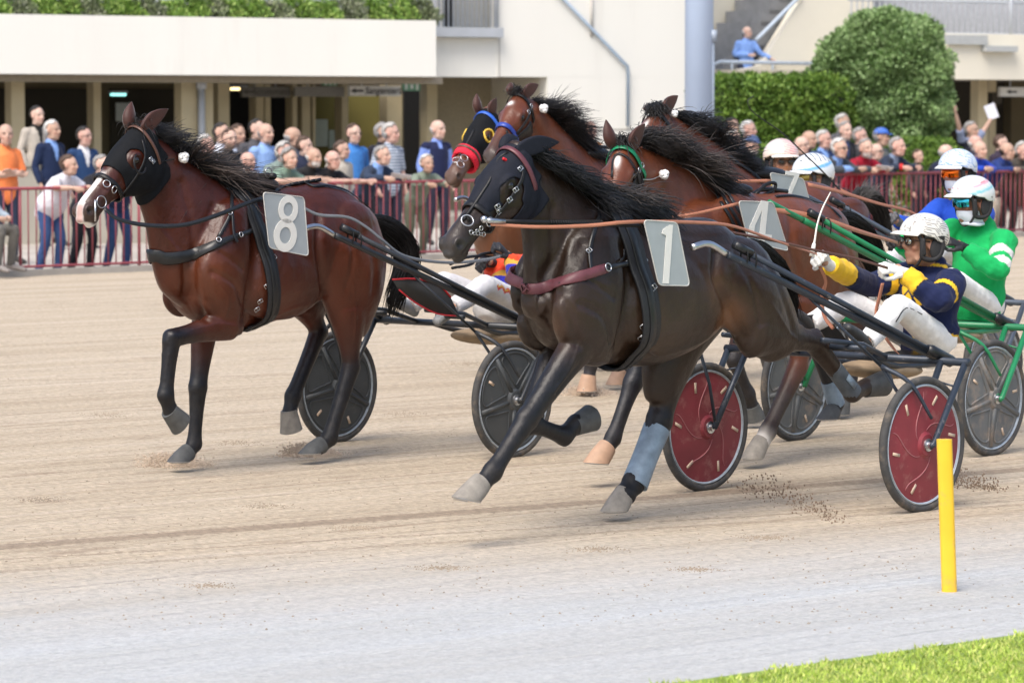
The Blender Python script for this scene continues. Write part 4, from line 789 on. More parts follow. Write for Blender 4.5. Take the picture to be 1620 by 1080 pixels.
# ------------------------------------------------------------------ sulkies
M_tyre = mat('dusty_tyre', (.055, .055, .055), .8, 0, .3, 20, .001, 80, dirt=(.16, .13, .10, .52))
M_rim = mat('worn_rim', (.46, .52, .58), .45, .3, .2, 30)
M_tab = mat('reflector_tab', (.62, .48, .36), .5, 0, .15)
def wheel(fr_obj, name, c, style, discm, parent, rot, outer=1):
    w = empty(name); w.parent = parent; ax = (A_([1, 0, 0]), A_([0, 0, 1.]), A_([0, 1., 0])); c = A_(c)
    mb = MB(); mb.tube([c + A_([math.cos(t), 0, math.sin(t)]) * .340 for t in np.linspace(0, 2 * math.pi, 72, endpoint=False)], .0225, K=12, closed=True); mb.build('tyre', M_tyre, w)
    mb = MB()
    for r_, t_ in ((.316, .012), (.309, .005)): mb.tube([c + A_([math.cos(t) * r_, .0, math.sin(t) * r_]) + A_([0, .012 * o, 0]) for t in np.linspace(0, 2 * math.pi, 64, endpoint=False) for o in (0,)], t_, K=8, closed=True)
    mb.tube([c + A_([math.cos(t) * .314, .014, math.sin(t) * .314]) for t in np.linspace(0, 2 * math.pi, 64, endpoint=False)], .0035, K=6, closed=True)
    mb.build('rim', M_rim, w)
    mb = MB(); mb.lathe(c, ax, [(-.036, .001), (-.036, .055), (-.022, .07), (-.008, .30), (-.006, .317), (.006, .317), (.008, .30), (.022, .07), (.036, .055), (.036, .001)], 72)
    disc = autosmooth(mb.build('disc', discm, w), 25)
    zf = lambda r: .022 - (.014) * (r - .07) / .23 + .001
    for sg in (1, -1):
        if style == 'swirl':
            mb = MB()
            for k in range(5):
                a0 = rot + k * 2 * math.pi / 5; P = []
                for f in np.linspace(0, 1, 16):
                    r = .075 + .205 * f; a = a0 + 1.15 * math.sin(f * 1.7); P.append(c + A_([math.cos(a) * r, sg * zf(r), math.sin(a) * r]))
                mb.tube(P, [.0015, .0035, .0035, .0015], K=6)
            mb.build('ridge', mat('pale_ridge', (.36, .13, .14), .5), disc)  # curved ridges lighter and pinker than the disc
            for k in range(6):
                a = rot + .5 + k * 2 * math.pi / 6; q = c + A_([math.cos(a) * .245, sg * (zf(.245) + .001), math.sin(a) * .245]); mb = MB(); mb.box(q, (.060, .004, .016), ([math.cos(a + .35), 0, math.sin(a + .35)], [0, 1, 0], [-math.sin(a + .35), 0, math.cos(a + .35)])); mb.build('reflector', M_tab, disc)
        else:
            mb = MB()
            for k in range(5):
                a0 = rot + k * 2 * math.pi / 5; P = []
                for (r, da) in ((.085, 0), (.19, -.42), (.262, -.50), (.286, -.30), (.29, 0), (.286, .30), (.262, .50), (.19, .42)):
                    P.append((r * math.cos(a0 + da), r * math.sin(a0 + da)))
                P = catmull([(x, 0, z) for x, z in P + P[:1]], 6)[:-1]; mb.tube([c + A_([x, sg * zf(math.hypot(x, z)), z]) for x, _, z in P], .0065, K=6, closed=True)
                mb.tube([c + A_([math.cos(a0 + .63) * r, sg * (zf(r) - .004), math.sin(a0 + .63) * r]) for r in (.06, .15, .30)], [.016, .014, .018], K=10)
            mb.build('moulded_spoke', discm, disc)
            for k in (0, 2, 3):
                a = rot + .1 + k * 2 * math.pi / 5; q = c + A_([math.cos(a) * .235, sg * (zf(.235) + .002), math.sin(a) * .235]); mb = MB(); mb.box(q, (.050, .004, .016), ([math.cos(a), 0, math.sin(a)], [0, 1, 0], [-math.sin(a), 0, math.cos(a)])); mb.build('reflector', M_tab, disc)
    mb = MB(); mb.lathe(c, ax, [(-.062, .001), (-.062, .018), (-.045, .02), (-.045, .034), (-.03, .036), (-.03, .05), (.03, .05), (.03, .036), (.045, .034), (.045, .02), (.062, .018), (.062, .001)], 28); autosmooth(mb.build('hub', M_metal, w), 30)
    return w
def sulky(fr, label, col, discm, style, guard=None, trim=None, gdz=0., ext=0., name='sulky', dt=0., paint=None, stay=None):
    r = empty(name, (fr.O[0], fr.O[1], 0), fr.rot, label, 'sulky', 'two-wheeled sulkies behind the trotters')
    tube = col; P_ = lambda x, y, w: F1.L(x, y, w)
    for k, s in enumerate((1, -1)):
        wheel(fr, 'wheel', (0, .75 * s, .362), style, discm, r, .4 + 1.3 * k)
        mb = MB(); mb.tube([(-.285, .82 * s, .785), (-.02, .812 * s, .37), (.012, .812 * s, .352)], [.019, .017, .015], K=12); mb.tube([(-.27, .67 * s, .785), (-.005, .687 * s, .36)], .018, K=12); mb.tube([(-.2, .69 * s, .685), (-.2, .815 * s, .66)], .006, K=6)
        mb.tube([(0, .687 * s, .362), (0, .835 * s, .362)], .009, K=8); mb.build('fork', tube, r)
        S_ = lambda p: A_([p[0], p[1] * s, p[2]])
        st0, st1, st2, st3 = P_(1281, 471, .46), P_(1394, 579, .62), P_(1440, 606, .76), P_(1474, 662, .825)
        mb = MB(); mb.tube([S_(st0), S_(st1)], .009, K=8); mb.tube([S_(st1), S_(st2), S_(st3)], [.013, .012, .009], K=8, sub=4); mb.tube([S_(st1), S_(A_([st1[0] - .12, .66, st1[2] - .17])), S_(A_([.02, .66, .40]))], .010, K=8); mb.build('stay', stay or tube, r)
        t3 = A_([-.285, .63, .80]); xo = A_([ext, -.04 * ext, .33 * ext]); t0, t1, t2 = A_([1.42, .36, 1.43]) + xo, A_([1.30, .37, 1.445]) + xo, A_([1.17, .38, 1.39]) + xo
        if ext: t1 = t2 + (t2 - t3) * .06; t0 = t2 + (t2 - t3) * .16
        mb = MB(); mb.tube([S_(q) for q in (t0, t1, t2)], .0175, K=10, sub=5); mb.build('shaft_tip', M_metal if not ext else tube, r)
        mb = MB(); mb.tube([S_(t2), S_(t2 * .97 + t3 * .03), S_(t3)], .0195, K=12)
        u0, u1 = A_([1.10, .392, 1.425]) + xo, A_([-.22, .632, .845]); d = unit(u1 - u0); mb.tube([S_(u0), S_(u1)], .0165, K=12); sh = mb.build('shaft', tube, r)
        mb = MB(); mb.tube([S_(u0 - d * .02 + A_([0, 0, .004])), S_(u0 + d * .10 + A_([0, 0, .004]))], .023, K=12); mb.build('end_cap', M_patent, sh); mb = MB(); mb.tube([S_(u1 - d * .02), S_(u1 + d * .01), S_(u1 + d * .17)], [.024, .033, .033], K=16); mb.build('grip', M_patent, sh)
        mb = MB()
        for f in (.08, .12): q = t2 * (1 - f) + t3 * f; mb.tube([S_(q + A_([0, .024 * math.cos(a), .035 + .05 * math.sin(a)])) for a in np.linspace(0, 6.28, 14, endpoint=False)], .005, K=5, closed=True)
        mb.build('shaft_strap', M_leather, sh)
        if guard:
            g = [F8.L(x, y, .40) for x, y in ((620, 442), (655, 441), (692, 450), (712, 470), (726, 500), (690, 496), (655, 478), (630, 458))]; g = [S_(q + A_([0, 0, gdz])) for q in g]; c_ = np.mean(g, 0)
            mb = MB(); mb.prism(g, A_([0, .006 * s, 0])); gd = mb.build('leg_guard', guard, r)
            if trim: mb = MB(); mb.tube([q + A_([0, .006 * s, 0]) for q in g[:4]], .006, K=6, sub=3); mb.tube([q + A_([0, .006 * s, 0]) for q in g[4:]], .005, K=6, sub=3); mb.build('trim', trim, gd)
    mb = MB(); mb.tube([(-.285, -.84, .785), (-.285, .84, .785)], .0215, K=14); mb.build('crossbar', tube, r)
    mb = MB(); fa, fb = F8.L(715, 500, .33), F8.L(600, 491, .0)
    for s in (1, -1):
        mb.tube([(-.285, .2 * s, .785), (-.55, .17 * s, .72), (-.98, .15 * s, .71)], .016, K=10, sub=3); mb.tube([(-.285, .30 * s, .785), (fa[0] - .1, .34 * s, fa[2] + .01), (fa[0] + .25, .34 * s, fa[2] + .05)], .015, K=10)
        mb.tube([(fa[0] + .02, .22 * s, fa[2]), (fa[0] + .02, .45 * s, fa[2])], .016, K=8)
    mb.tube([(-.70, -.17, .705), (-.70, .17, .705)], .013, K=8); mb.build('frame', tube, r)
    mb = MB(); mb.ell((-.62, 0, .690), (.30, .19, .055), ([1, 0, .06], [0, 1, 0], [-.06, 0, 1]), 24, 12); mb.build('tray', mat('tan_canvas', (.30, .22, .14), .8, 0, .2, 20, .001), r)
    st = [(A_([-.72, 0, .745]), A_([.02, 0, .0]) + A_([0, 0, .02]), A_([0, .12, 0])), (A_([-.82, 0, .745]), A_([0, 0, .035]), A_([0, .18, 0])), (A_([-.98, 0, .75]), A_([0, 0, .035]), A_([0, .18, 0])), (A_([-1.06, 0, .78]), A_([0, 0, .04]), A_([0, .13, 0]))]
    mb = MB(); mb.loft(st, K=20, sub=4); mb.build('seat', M_patent, r)
    return r
# ------------------------------------------------------------------ people
def skinmat(): return mat('skin', (1, 1, 1), .55, 0, .10, 30, .0006, 120, attr=True, spec=.35)
def clothmat(): return mat('cloth', (1, 1, 1), .85, 0, .10, 22, .018, 8, attr=True, spec=.2, sheen=.1)
M_lens = mat('dark_lens', (.01, .01, .012), .1, 0, .0, spec=.8)
M_frame = mat('spectacle_frame', (.03, .02, .02), .4)
M_shoe = mat('dark_shoe', (.03, .028, .026), .5, 0, .2)
def head_parts(mb, c, fx, ly, uz, skin, k=1.0):
    q = lambda x, y, z: c + (fx * x + ly * y + uz * z) * k; ax = (fx, ly, uz); s3 = lambda *r: tuple(v * k for v in r)
    mb.ell(q(-.005, 0, .035), s3(.099, .078, .090), ax, 20, 14); mb.ell(q(.024, 0, -.040), s3(.068, .060, .078), ax, 18, 12); mb.ell(q(.064, 0, -.095), s3(.024, .026, .020), ax)
    mb.tube([q(.090, 0, .020), q(.108, 0, -.008), q(.112, 0, -.026)], [.010 * k, .012 * k, .015 * k], K=8)
    for y in (1, -1):
        mb.ell(q(.098, .013 * y, -.030), s3(.012, .009, .009), ax, 8, 6); mb.ell(q(.080, .032 * y, .028), s3(.018, .027, .010), ax, 10, 7); mb.ell(q(.066, .046 * y, -.022), s3(.022, .018, .018), ax, 10, 7)
        mb.ell(q(-.008, .081 * y, -.008), s3(.019, .008, .031), (unit(fx + ly * y * -.35), unit(ly + fx * y * .35), uz), 10, 7); mb.ell(q(.030, .045 * y, -.082), s3(.034, .016, .020), ax, 10, 7)
    mb.ell(q(.088, 0, -.058), s3(.012, .025, .006), ax, 10, 7); mb.ell(q(.085, 0, -.071), s3(.012, .021, .007), ax, 10, 7)
def sculpt_head(V, c, fx, ly, uz, k=1.0):
    for y in (1, -1):
        p = c + (fx * .096 + ly * .033 * y + uz * .006) * k; d = np.linalg.norm(V - p, axis=1); V = V - np.outer(np.exp(-(d / (.017 * k)) ** 2), fx) * .012 * k
    for yy in np.linspace(-.02, .02, 5):
        p = c + (fx * .098 + ly * yy - uz * .0645) * k; d = np.linalg.norm(V - p, axis=1); V = V - np.outer(np.exp(-(d / (.006 * k)) ** 2), fx) * .003 * k
    return V
def paint_head(V, C, c, fx, ly, uz, skin, k=1.0, beard=None, brow=(.12, .09, .07), bald_tone=True):
    r = (V - c) / k; x, y, z = r @ fx, r @ ly, r @ uz; near = np.linalg.norm(r, axis=1) < .16
    def mix(m, col, a=1.0):
        m = (np.clip(m, 0, 1) * a * near)[:, None]; C[:] = C * (1 - m) + A_(col) * m
    red = tuple(A_(skin) * A_([1.1, .68, .62]))
    for s in (1, -1):
        mix(np.exp(-((x - .075) ** 2 + (y - s * .047) ** 2 + (z + .03) ** 2) / .025 ** 2), red, .5); mix(np.exp(-(((y - s * .033) / .019) ** 2 + ((z - .029) / .006) ** 2)) * (x > .05), brow, .8)
        mix(np.exp(-(((y - s * .033) / .013) ** 2 + ((z - .008) / .006) ** 2)) * (x > .05), (.05, .035, .03), .75)
        mix(np.exp(-((y - s * .085) ** 2 + z ** 2) / .03 ** 2) * (x < .03), red, .35)
    mix(np.exp(-((y / .018) ** 2 + ((z + .035) / .012) ** 2)) * (x > .085), red, .5)
    mix(np.exp(-((y / .024) ** 2 + ((z + .064) / .009) ** 2)) * (x > .06), tuple(A_(skin) * A_([.80, .42, .40])), .8)
    if beard is not None: mix(smooth(-.035, -.055, z) * (x > .0) * (1 - np.exp(-((y / .022) ** 2 + ((z + .064) / .008) ** 2))) * smooth(-.03, .02, x + .4 * np.abs(y)), beard, .85)
    return C
def hand(mb, w, d, pn, curl, side, k=1.0, r=.0088, splay=.0):
    """w wrist, d pointing direction, pn palm normal, curl 0..1; thumb on the side axis"""
    d = unit(d); pn = unit(pn - d * (pn @ d)); sx = unit(np.cross(d, pn)) * side; m = w + d * .05 * k
    mb.loft([(w, sx * .026 * k, pn * .019 * k), (w + d * .045 * k, sx * .038 * k, pn * .016 * k), (w + d * .088 * k, sx * .040 * k, pn * .013 * k)], K=12, sub=3)
    for i, (o, L) in enumerate(((.030, .072), (.010, .080), (-.010, .074), (-.030, .058))):
        b = w + d * .085 * k + sx * o * k; dd = unit(d + sx * (o * splay * 12)); P = [b - d * .015 * k]; a = curl * .85
        for j, f in enumerate((.45, .32, .23)):
            P.append(P[-1] + (dd * math.cos(a) + pn * math.sin(a)) * L * f * k + (d * .015 * k if j == 0 else 0)); a += curl * (1.25 if j < 2 else .9) + .10 + .03 * i
        mb.tube(P, [r * k * 1.08, r * k, r * k * .95, r * k * .8], K=8); mb.ell(P[-1], r * k * .8, K=8, M=6)
    b = w + d * .025 * k + sx * .030 * k; t1 = b + unit(d * .7 + sx * (.8 - .4 * curl) + pn * (.25 + .3 * curl)) * .040 * k; t2 = t1 + unit(d * .8 + sx * (.15 - .6 * curl) + pn * (.2 + .55 * curl)) * .034 * k
    mb.tube([b - d * .01 * k, b + (t1 - b) * .5, t1, t2], [r * 1.5 * k, r * 1.3 * k, r * 1.1 * k, r * .9 * k], K=8); mb.ell(t2, r * .9 * k, K=8, M=6)
def hair_mesh(c, fx, ly, uz, style, k, seed=0):
    K, M = 40, 26; rs = np.random.RandomState(seed); V = []; keep = np.zeros((M + 1, K), bool); ph = rs.rand(6) * 6.28
    thick = {'full': .019, 'short': .012, 'bald': .005, 'long': .024, 'curly': .024}[style]
    for i in range(M + 1):
        p = math.pi * i / M
        for j in range(K):
            a = 2 * math.pi * j / K; n = A_([math.sin(p) * math.cos(a), math.sin(p) * math.sin(a), math.cos(p)])
            b = 1 + .05 * math.sin(9 * n[0] + ph[0] + 5 * n[1]) * math.sin(7 * n[1] + ph[1] + 4 * n[2]) + (.07 * rs.rand() if style == 'curly' else .02 * rs.rand())
            x, y, z = n * A_([.099 + thick, .080 + thick * .8, .092 + thick]) * b; z += .034; x -= .007
            hl = .056 - .8 * max(0, .092 - z) - 1.2 * max(0, abs(y) - .035) * (z < .09) if z > .03 else -.012
            ok = x < hl + .006 * math.sin(12 * y / .08 + ph[2]) and z > -.005 - (.065 if style != 'long' else .09) * max(0, min(1, -x / .06))
            if abs(y) > .055 and z < .02 and x > -.02: ok = False
            if style == 'bald': ok = ok and z < .048 + .25 * min(0, .02 - abs(y)) and x < .035
            if style == 'short' and z < -.06: ok = False
            keep[i, j] = ok; V.append(c + (fx * x + ly * y + uz * z) * k)
    F_ = [(i * K + j, (i + 1) * K + j, (i + 1) * K + (j + 1) % K, i * K + (j + 1) % K) for i in range(M) for j in range(K) if keep[i, j] and keep[i + 1, j] and keep[i, (j + 1) % K] and keep[i + 1, (j + 1) % K]]
    mb = MB(); n0 = len(V); V = A_(V); Vi = c + (V - c) * .86 ; mb.add(np.vstack([V, Vi]), F_ + [tuple(q + n0 for q in f[::-1]) for f in F_]); 
    ed = {}
    for f in F_:
        for a_, b_ in zip(f, f[1:] + f[:1]): ed[(a_, b_)] = 1
    mb.add([], []) ; off = 0
    ext = [(b_, a_, a_ + n0, b_ + n0) for (a_, b_) in ed if (b_, a_) not in ed]; mb.f.extend(ext); mb.m.extend([0] * len(ext)); return mb
def person(name, loc, rz, J, cfg, label, cat='person', group=None, voxel=.016, parent=None):
    """J: joints in local coordinates; cfg: skin, shirt painter, trousers colour, hair ..."""
    root = empty(name, loc, rz, label, cat, group); mb = MB(); k = cfg.get('hk', 1.08); J = {a: (A_(b, dtype=float) if not isinstance(b, list) else [A_(x, dtype=float) for x in b]) for a, b in J.items()}
    pel, che, nek, hed = J['pelvis'], J['chest'], J['neck'], J['head']; sd = unit(J['sh'][0] - J['sh'][1]); hsd = unit(J['hip'][0] - J['hip'][1]); skin = cfg['skin']
    up1 = unit(nek - pel); fw = unit(np.cross(sd, up1)); b = cfg.get('fat', 1.0)
    def torso(m, e, col=None, lo=-.06):
        mid = pel * .5 + che * .5; fwl = unit(np.cross(hsd, up1))
        m.loft([(pel + up1 * lo, fwl * (.105 * b + e), hsd * (.150 + e)), (pel + up1 * .03, fwl * (.118 * b + e), hsd * (.168 * (b * .5 + .5) + e)), (mid + fw * .012 * b, fw * (.112 * b + e), sd * (.152 * (b * .6 + .4) + e)), (che, fw * (.122 * (b * .5 + .5) + e), sd * (.170 + e)), (che * .4 + nek * .6 - up1 * .01, fw * (.105 + e), sd * (.175 + e)), (nek - up1 * .035, fw * (.075 + e), sd * (.115 + e)), (nek + up1 * .012, fw * (.055 + e), sd * (.060 + e))], K=22, sub=4)
    def arm(m, i, e, upto=1.0, col=None):
        s, el, wr = J['sh'][i], J['el'][i], J['wr'][i]; P = [s + (che - s) * .18, s, s * .5 + el * .5, el, el * .55 + wr * .45, el * .06 + wr * .94]; r = [.060 + e, .064 + e, .052 + e, .043 + e, .042 + e, .029 + e]
        if upto < 1: n = 4; P = P[:3] + [s * (1 - upto * 2) + el * upto * 2 if upto < .5 else el]; r = r[:3] + [.052 + e]
        m.tube(P, r, K=12, sub=3); m.ell(s, .060 + e * .7, K=12, M=8)
    lk = cfg.get('legk', 1.0)
    def leg(m, i, e, foot=False):
        h, kn, an = J['hip'][i], J['kn'][i], J['an'][i]; m.tube([h + up1 * .03, h, h * .5 + kn * .5, kn, kn * .6 + an * .4, an], [.085 + e, .092 * lk + e, .074 * lk + e, .057 + e, .054 + e, .038 + e * 1.3], K=14, sub=3); m.ell(kn, .060 + e, K=12, M=8)
    torso(mb, 0)
    fx, hz = unit(J.get('look', fw)), None; fx = unit(fx); ly = unit(np.cross(J.get('hup', A_([0, 0, 1.])), fx)); uz = np.cross(fx, ly)
    mb.tube([nek - up1 * .03, nek + (hed - nek) * .3, hed - uz * .055 * k - fx * .018], [.060, .056, .058], K=12, sub=3); head_parts(mb, hed, fx, ly, uz, skin, k)
    for i in (0, 1):
        arm(mb, i, 0); leg(mb, i, 0); an, to = J['an'][i], J['toe'][i]; mb.tube([an, an * .45 + to * .55, to], [.030, .024, .020], K=10)
        if not cfg.get('gloves'): s_ = 1 if i == 0 else -1; d = J['hd'][i] if 'hd' in J else unit(J['wr'][i] - J['el'][i]); pn = J['pn'][i] if 'pn' in J else -sd * s_; hand(mb, J['wr'][i], d, pn, cfg.get('curl', .45), (1 if i == 0 else -1) * cfg.get('ts', 1), 1.0, .0095, cfg.get('splay', 0))
        else: mb.ell(J['wr'][i] + unit(J['wr'][i] - J['el'][i]) * .04, .026)
    me, V = remesh(mb, voxel, 2); V = sculpt_head(V, hed, fx, ly, uz, k); setverts(me, V); C = np.tile(A_(skin), (len(V), 1)); C *= (1 + .06 * noise3(V, 25, 2))[:, None]
    paint_head(V, C, hed, fx, ly, uz, skin, k, cfg.get('beard'), cfg.get('brow', (.15, .12, .10))); paint(me, V, C); body = mesh_obj('body', me, skinmat(), root)
    # clothes
    vc = cfg.get('vcloth', voxel)
    def garment(fn, nm, col, e_n=.004):
        m = MB(); fn(m); g, Vg = remesh(m, vc, 2, .45); Ng = vnormals(g); wr = noise3(Vg, 34, 11) * noise3(Vg, 15, 4); Vg = Vg + Ng * (wr * e_n)[:, None]; setverts(g, Vg)
        Cg = np.tile(A_(col), (len(Vg), 1)) if not callable(col) else col(Vg, dict(J=J, fw=fw, sd=sd, up=up1, pel=pel, che=che, nek=nek)); Cg = Cg * (1 + .06 * noise3(Vg, 12, 8))[:, None]; paint(g, Vg, Cg); return mesh_obj(nm, g, clothmat(), root)
    sl = cfg.get('sleeve', 1.0); je = cfg.get('ease', .014)
    garment(lambda m: (torso(m, je, lo=cfg.get('lo', -.10)), [arm(m, i, je, sl) for i in (0, 1)], m.tube([nek - up1 * .03, nek + up1 * .030 + (hed - nek) * .08], [.075, .066], K=14)), cfg.get('topname', 'shirt'), cfg['shirt'], cfg.get('wrinkle', .004))
    garment(lambda m: (m.loft([(pel - up1 * .10, fw * .11 * b, hsd * .15), (pel, fw * .118 * b, hsd * .165), (pel + up1 * .06, fw * .112 * b, hsd * .155)], K=20), [leg(m, i, .013) for i in (0, 1)]), 'trousers', cfg.get('trousers', (.03, .04, .07)))
    for i in (0, 1):
        an, to = J['an'][i], J['toe'][i]; m = MB(); d = unit(to - an); nu = unit(np.cross(d, sd)); m.loft([(an - d * .05 - nu * .022, nu * .038, sd * .036), (an * .5 + to * .5 - nu * .006, nu * .040, sd * .044), (to + d * .02 - nu * .004, nu * .028, sd * .042)], K=12, sub=4); m.tube([an + (J['kn'][i] - an) * cfg.get('boot', .12), an], [.050, .044], K=12); m.build(cfg.get('shoename', 'shoe'), cfg.get('shoe', M_shoe), root)
    if cfg.get('hair'):
        hair_mesh(hed, fx, ly, uz, cfg['hair'], k, cfg.get('seed', 0)).build('hair', mat('hair_%s' % cfg['hairname'], cfg['haircol'], .6, 0, .3, 50, .003, 80), root)
    q = lambda x, y, z: hed + (fx * x + ly * y + uz * z) * k
    if cfg.get('glasses'):
        m = MB(); dark = cfg['glasses'] == 'dark'
        for s in (1, -1):
            ring = [q(.105 - .012 * abs(math.cos(t) + s * .0), s * .034 + .025 * math.cos(t), .008 + .018 * math.sin(t)) for t in np.linspace(0, 6.28, 12, endpoint=False)]
            m.tube(ring, .0028, K=5, closed=True); m.tube([q(.095, s * .058, .012), q(.0, s * .082, .010)], .003, K=5)
        gl = m.build('spectacles', M_frame, root)
        if dark:
            for s in (1, -1): m = MB(); m.ell(q(.100, s * .034, .006), (.010, .026, .019), (fx, ly, uz), 12, 8); m.build('lens', M_lens, gl)
    if cfg.get('cap'):
        m = MB(); Rr = []
        for f in np.linspace(0, 1, 8): p = f * 1.45; Rr.append([q(-.005 + .112 * math.sin(p) * math.cos(t), .092 * math.sin(p) * math.sin(t), .042 + .100 * math.cos(p)) for t in np.linspace(0, 6.28, 24, endpoint=False)])
        m.rings(Rr[::-1]); m.loft([(q(.09, 0, .045), fx * .02 * k, ly * .065 * k), (q(.125, 0, .040), fx * .04 * k, ly * .06 * k)], K=14) if False else m.ell(q(.115, 0, .045), (.065, .068, .008), (unit(fx - uz * .15), ly, unit(uz + fx * .15)), 18, 6); m.build('cap', mat('cap_' + cfg['capname'], cfg['cap'], .8, 0, .1, 40, .001), root)
    return root, dict(hed=hed, fx=fx, ly=ly, uz=uz, J=J, fw=fw, sd=sd, q=q, body=body, up=up1)
def helmet(root, D, shell_paint, visor=(.8, .8, .8), strapm=None, pad=(.02, .02, .022), k=1.0):
    q = D['q']; fx, ly, uz = D['fx'], D['ly'], D['uz']; K, M = 72, 34; V = []; C = []
    for i in range(M + 1):
        for j in range(K):
            a = 2 * math.pi * j / K; ca = math.cos(a); lim = math.radians(84 + 5 * (1 - max(ca, 0)) + 26 * max(0, -ca) ** .7 + 6 * math.exp(-((abs(math.sin(a)) - 1) / .12) ** 2)); p = lim * i / M
            n = A_([math.sin(p) * ca, math.sin(p) * math.sin(a), math.cos(p)]); x, y, z = n * A_([.140, .118, .118]) * k; V.append(q(x - .008, y, z + .050)); C.append(shell_paint(n, a, p))
    F_ = [(i * K + j, (i + 1) * K + j, (i + 1) * K + (j + 1) % K, i * K + (j + 1) % K) for i in range(M) for j in range(K)]
    me = bpy.data.meshes.new('helmet'); n0 = len(V); Vi = [tuple(D['hed'] + (A_(v) - D['hed']) * .93) for v in V]
    me.from_pydata([tuple(v) for v in V] + Vi, [], F_ + [tuple(a + n0 for a in f[::-1]) for f in F_] + [(M * K + j, M * K + j + n0, M * K + (j + 1) % K + n0, M * K + (j + 1) % K) for j in range(K)]); me.update()
    a = me.color_attributes.new('Col', 'FLOAT_COLOR', 'POINT'); c = np.ones((2 * n0, 4)); c[:n0, :3] = C; c[n0:, :3] = .02; a.data.foreach_set('color', c.ravel())
    h = mesh_obj('helmet', me, mat('helmet_shell', (1, 1, 1), .25, 0, .03, 10, attr=True, coat=.5), root)
    mb = MB(); top = []; 
    rows = []
    for f, dx, dz in ((0, -.004, .0), (.5, .030, -.004), (1, .058, -.018)):
        rows.append([q(.126 * math.cos(t) * (1) + dx * math.cos(t * .8) + .002, (.108 + dx * .12) * math.sin(t), .058 + dz + .004 * math.cos(t)) for t in np.linspace(-1.15, 1.15, 22)])
    th = uz * .006; n = 22; Vv = [p for r in rows for p in r] + [p - th for r in rows for p in r]; o = 3 * n; Fs = []
    for i in range(2):
        for j in range(n - 1): Fs += [(i * n + j, i * n + j + 1, (i + 1) * n + j + 1, (i + 1) * n + j), (o + i * n + j + 1, o + i * n + j, o + (i + 1) * n + j, o + (i + 1) * n + j + 1)]
    for j in range(n - 1): Fs.append((2 * n + j, 2 * n + j + 1, o + 2 * n + j + 1, o + 2 * n + j))
    mb.add(Vv, Fs); vm = mat('visor_%d' % int(visor[2] * 100), visor, .35, 0, .05); mb.build('visor', vm, h)
    # padded liner, ear surround, chin strap
    pm = mat('helmet_padding', pad, .75, 0, .15, 60, .001, 120); mb = MB()
    pads = []
    for s in (1, -1):
        mb = MB(); P = [q(.072, .076 * s, .052), q(.052, .086 * s, .015), q(.044, .088 * s, -.030), q(.036, .082 * s, -.066), q(.010, .086 * s, -.080), q(-.030, .088 * s, -.078), q(-.062, .088 * s, -.052), q(-.075, .088 * s, -.01), q(-.07, .09 * s, .04)]
        mb.tube(P, [.010, .012, .014, .015, .015, .015, .016, .016, .013], K=10, sub=4); mb.tube([q(.04, .092 * s, .045), q(-.03, .098 * s, .045), q(-.07, .09 * s, .04)], .020, K=10, sub=3); mb.tube([q(.045, .090 * s, .03), q(.038, .090 * s, -.02), q(.030, .088 * s, -.06)], .013, K=8, sub=3); mb.ell(q(-.040, .088 * s, -.02), (.040 * k, .014 * k, .062 * k), (fx, ly, uz), 16, 10); mb.build('ear_padding', pm, h)
    mb = MB(); mb.tube([q(.036, .076, -.070), q(.045, .050, -.112), q(.050, 0, -.132), q(.045, -.050, -.112), q(.036, -.076, -.070)], .008, K=8, sub=5); mb.build('chin_strap', pm, h)
    return h
def goggles(root, D, lens, frame=(.02, .02, .02), wrap=True, name='sunglasses'):
    q = D['q']; fx, ly, uz = D['fx'], D['ly'], D['uz']; mb = MB()
    if wrap:
        Vv = []; n = 20; m_ = 6
        for i in range(m_):
            f = i / (m_ - 1)
            for t in np.linspace(-1.02, 1.02, n):
                dip = .010 * math.exp(-(t / .16) ** 2); z = (.034 - .003 * abs(t)) * (1 - f) + (-.024 + dip + .006 * abs(t)) * f; b = .006 * math.sin(f * math.pi); Vv.append(q(.020 + (.098 + b) * math.cos(t * .95), .086 * math.sin(t), z))
        o = n * m_; Vv += [v - fx * .003 for v in Vv]; Fs = []
        for i in range(m_ - 1):
            for j in range(n - 1): a = i * n + j; Fs += [(a, a + n, a + n + 1, a + 1), (o + a + 1, o + a + n + 1, o + a + n, o + a)]
        mb.add(Vv, Fs); g = mb.build('lens', lens, None); fr = MB(); fr.tube([v + fx * .001 for v in Vv[:n]], .0045, K=6); [fr.tube([Vv[j], q(.0, .088 * s, .014)], .005, K=6) for j, s in ((0, -1), (n - 1, 1))]; fo = fr.build(name, mat('goggle_frame_%d' % int(frame[0] * 100), frame, .4), root); g.parent = fo
    else:
        fr = MB()
        for s in (1, -1): fr.tube([q(.108 - .010 * (math.cos(t) * s > 0) * abs(math.cos(t)), s * .036 + .027 * math.cos(t), .008 + .021 * math.sin(t) - .004 * math.cos(t) * s) for t in np.linspace(0, 6.28, 18, endpoint=False)], .003, K=6, closed=True); fr.tube([q(.094, s * .062, .016), q(.0, s * .086, .014)], .0035, K=6)
        fr.tube([q(.112, -.01, .016), q(.112, .01, .016)], .003, K=5); fo = fr.build(name, M_frame, root)
        for s in (1, -1): m = MB(); m.ell(q(.102, s * .036, .008), (.009, .028, .022), (unit(fx + ly * .12 * s), unit(ly - fx * .12 * s), uz), 18, 12); m.build('lens', lens, fo)
    return fo
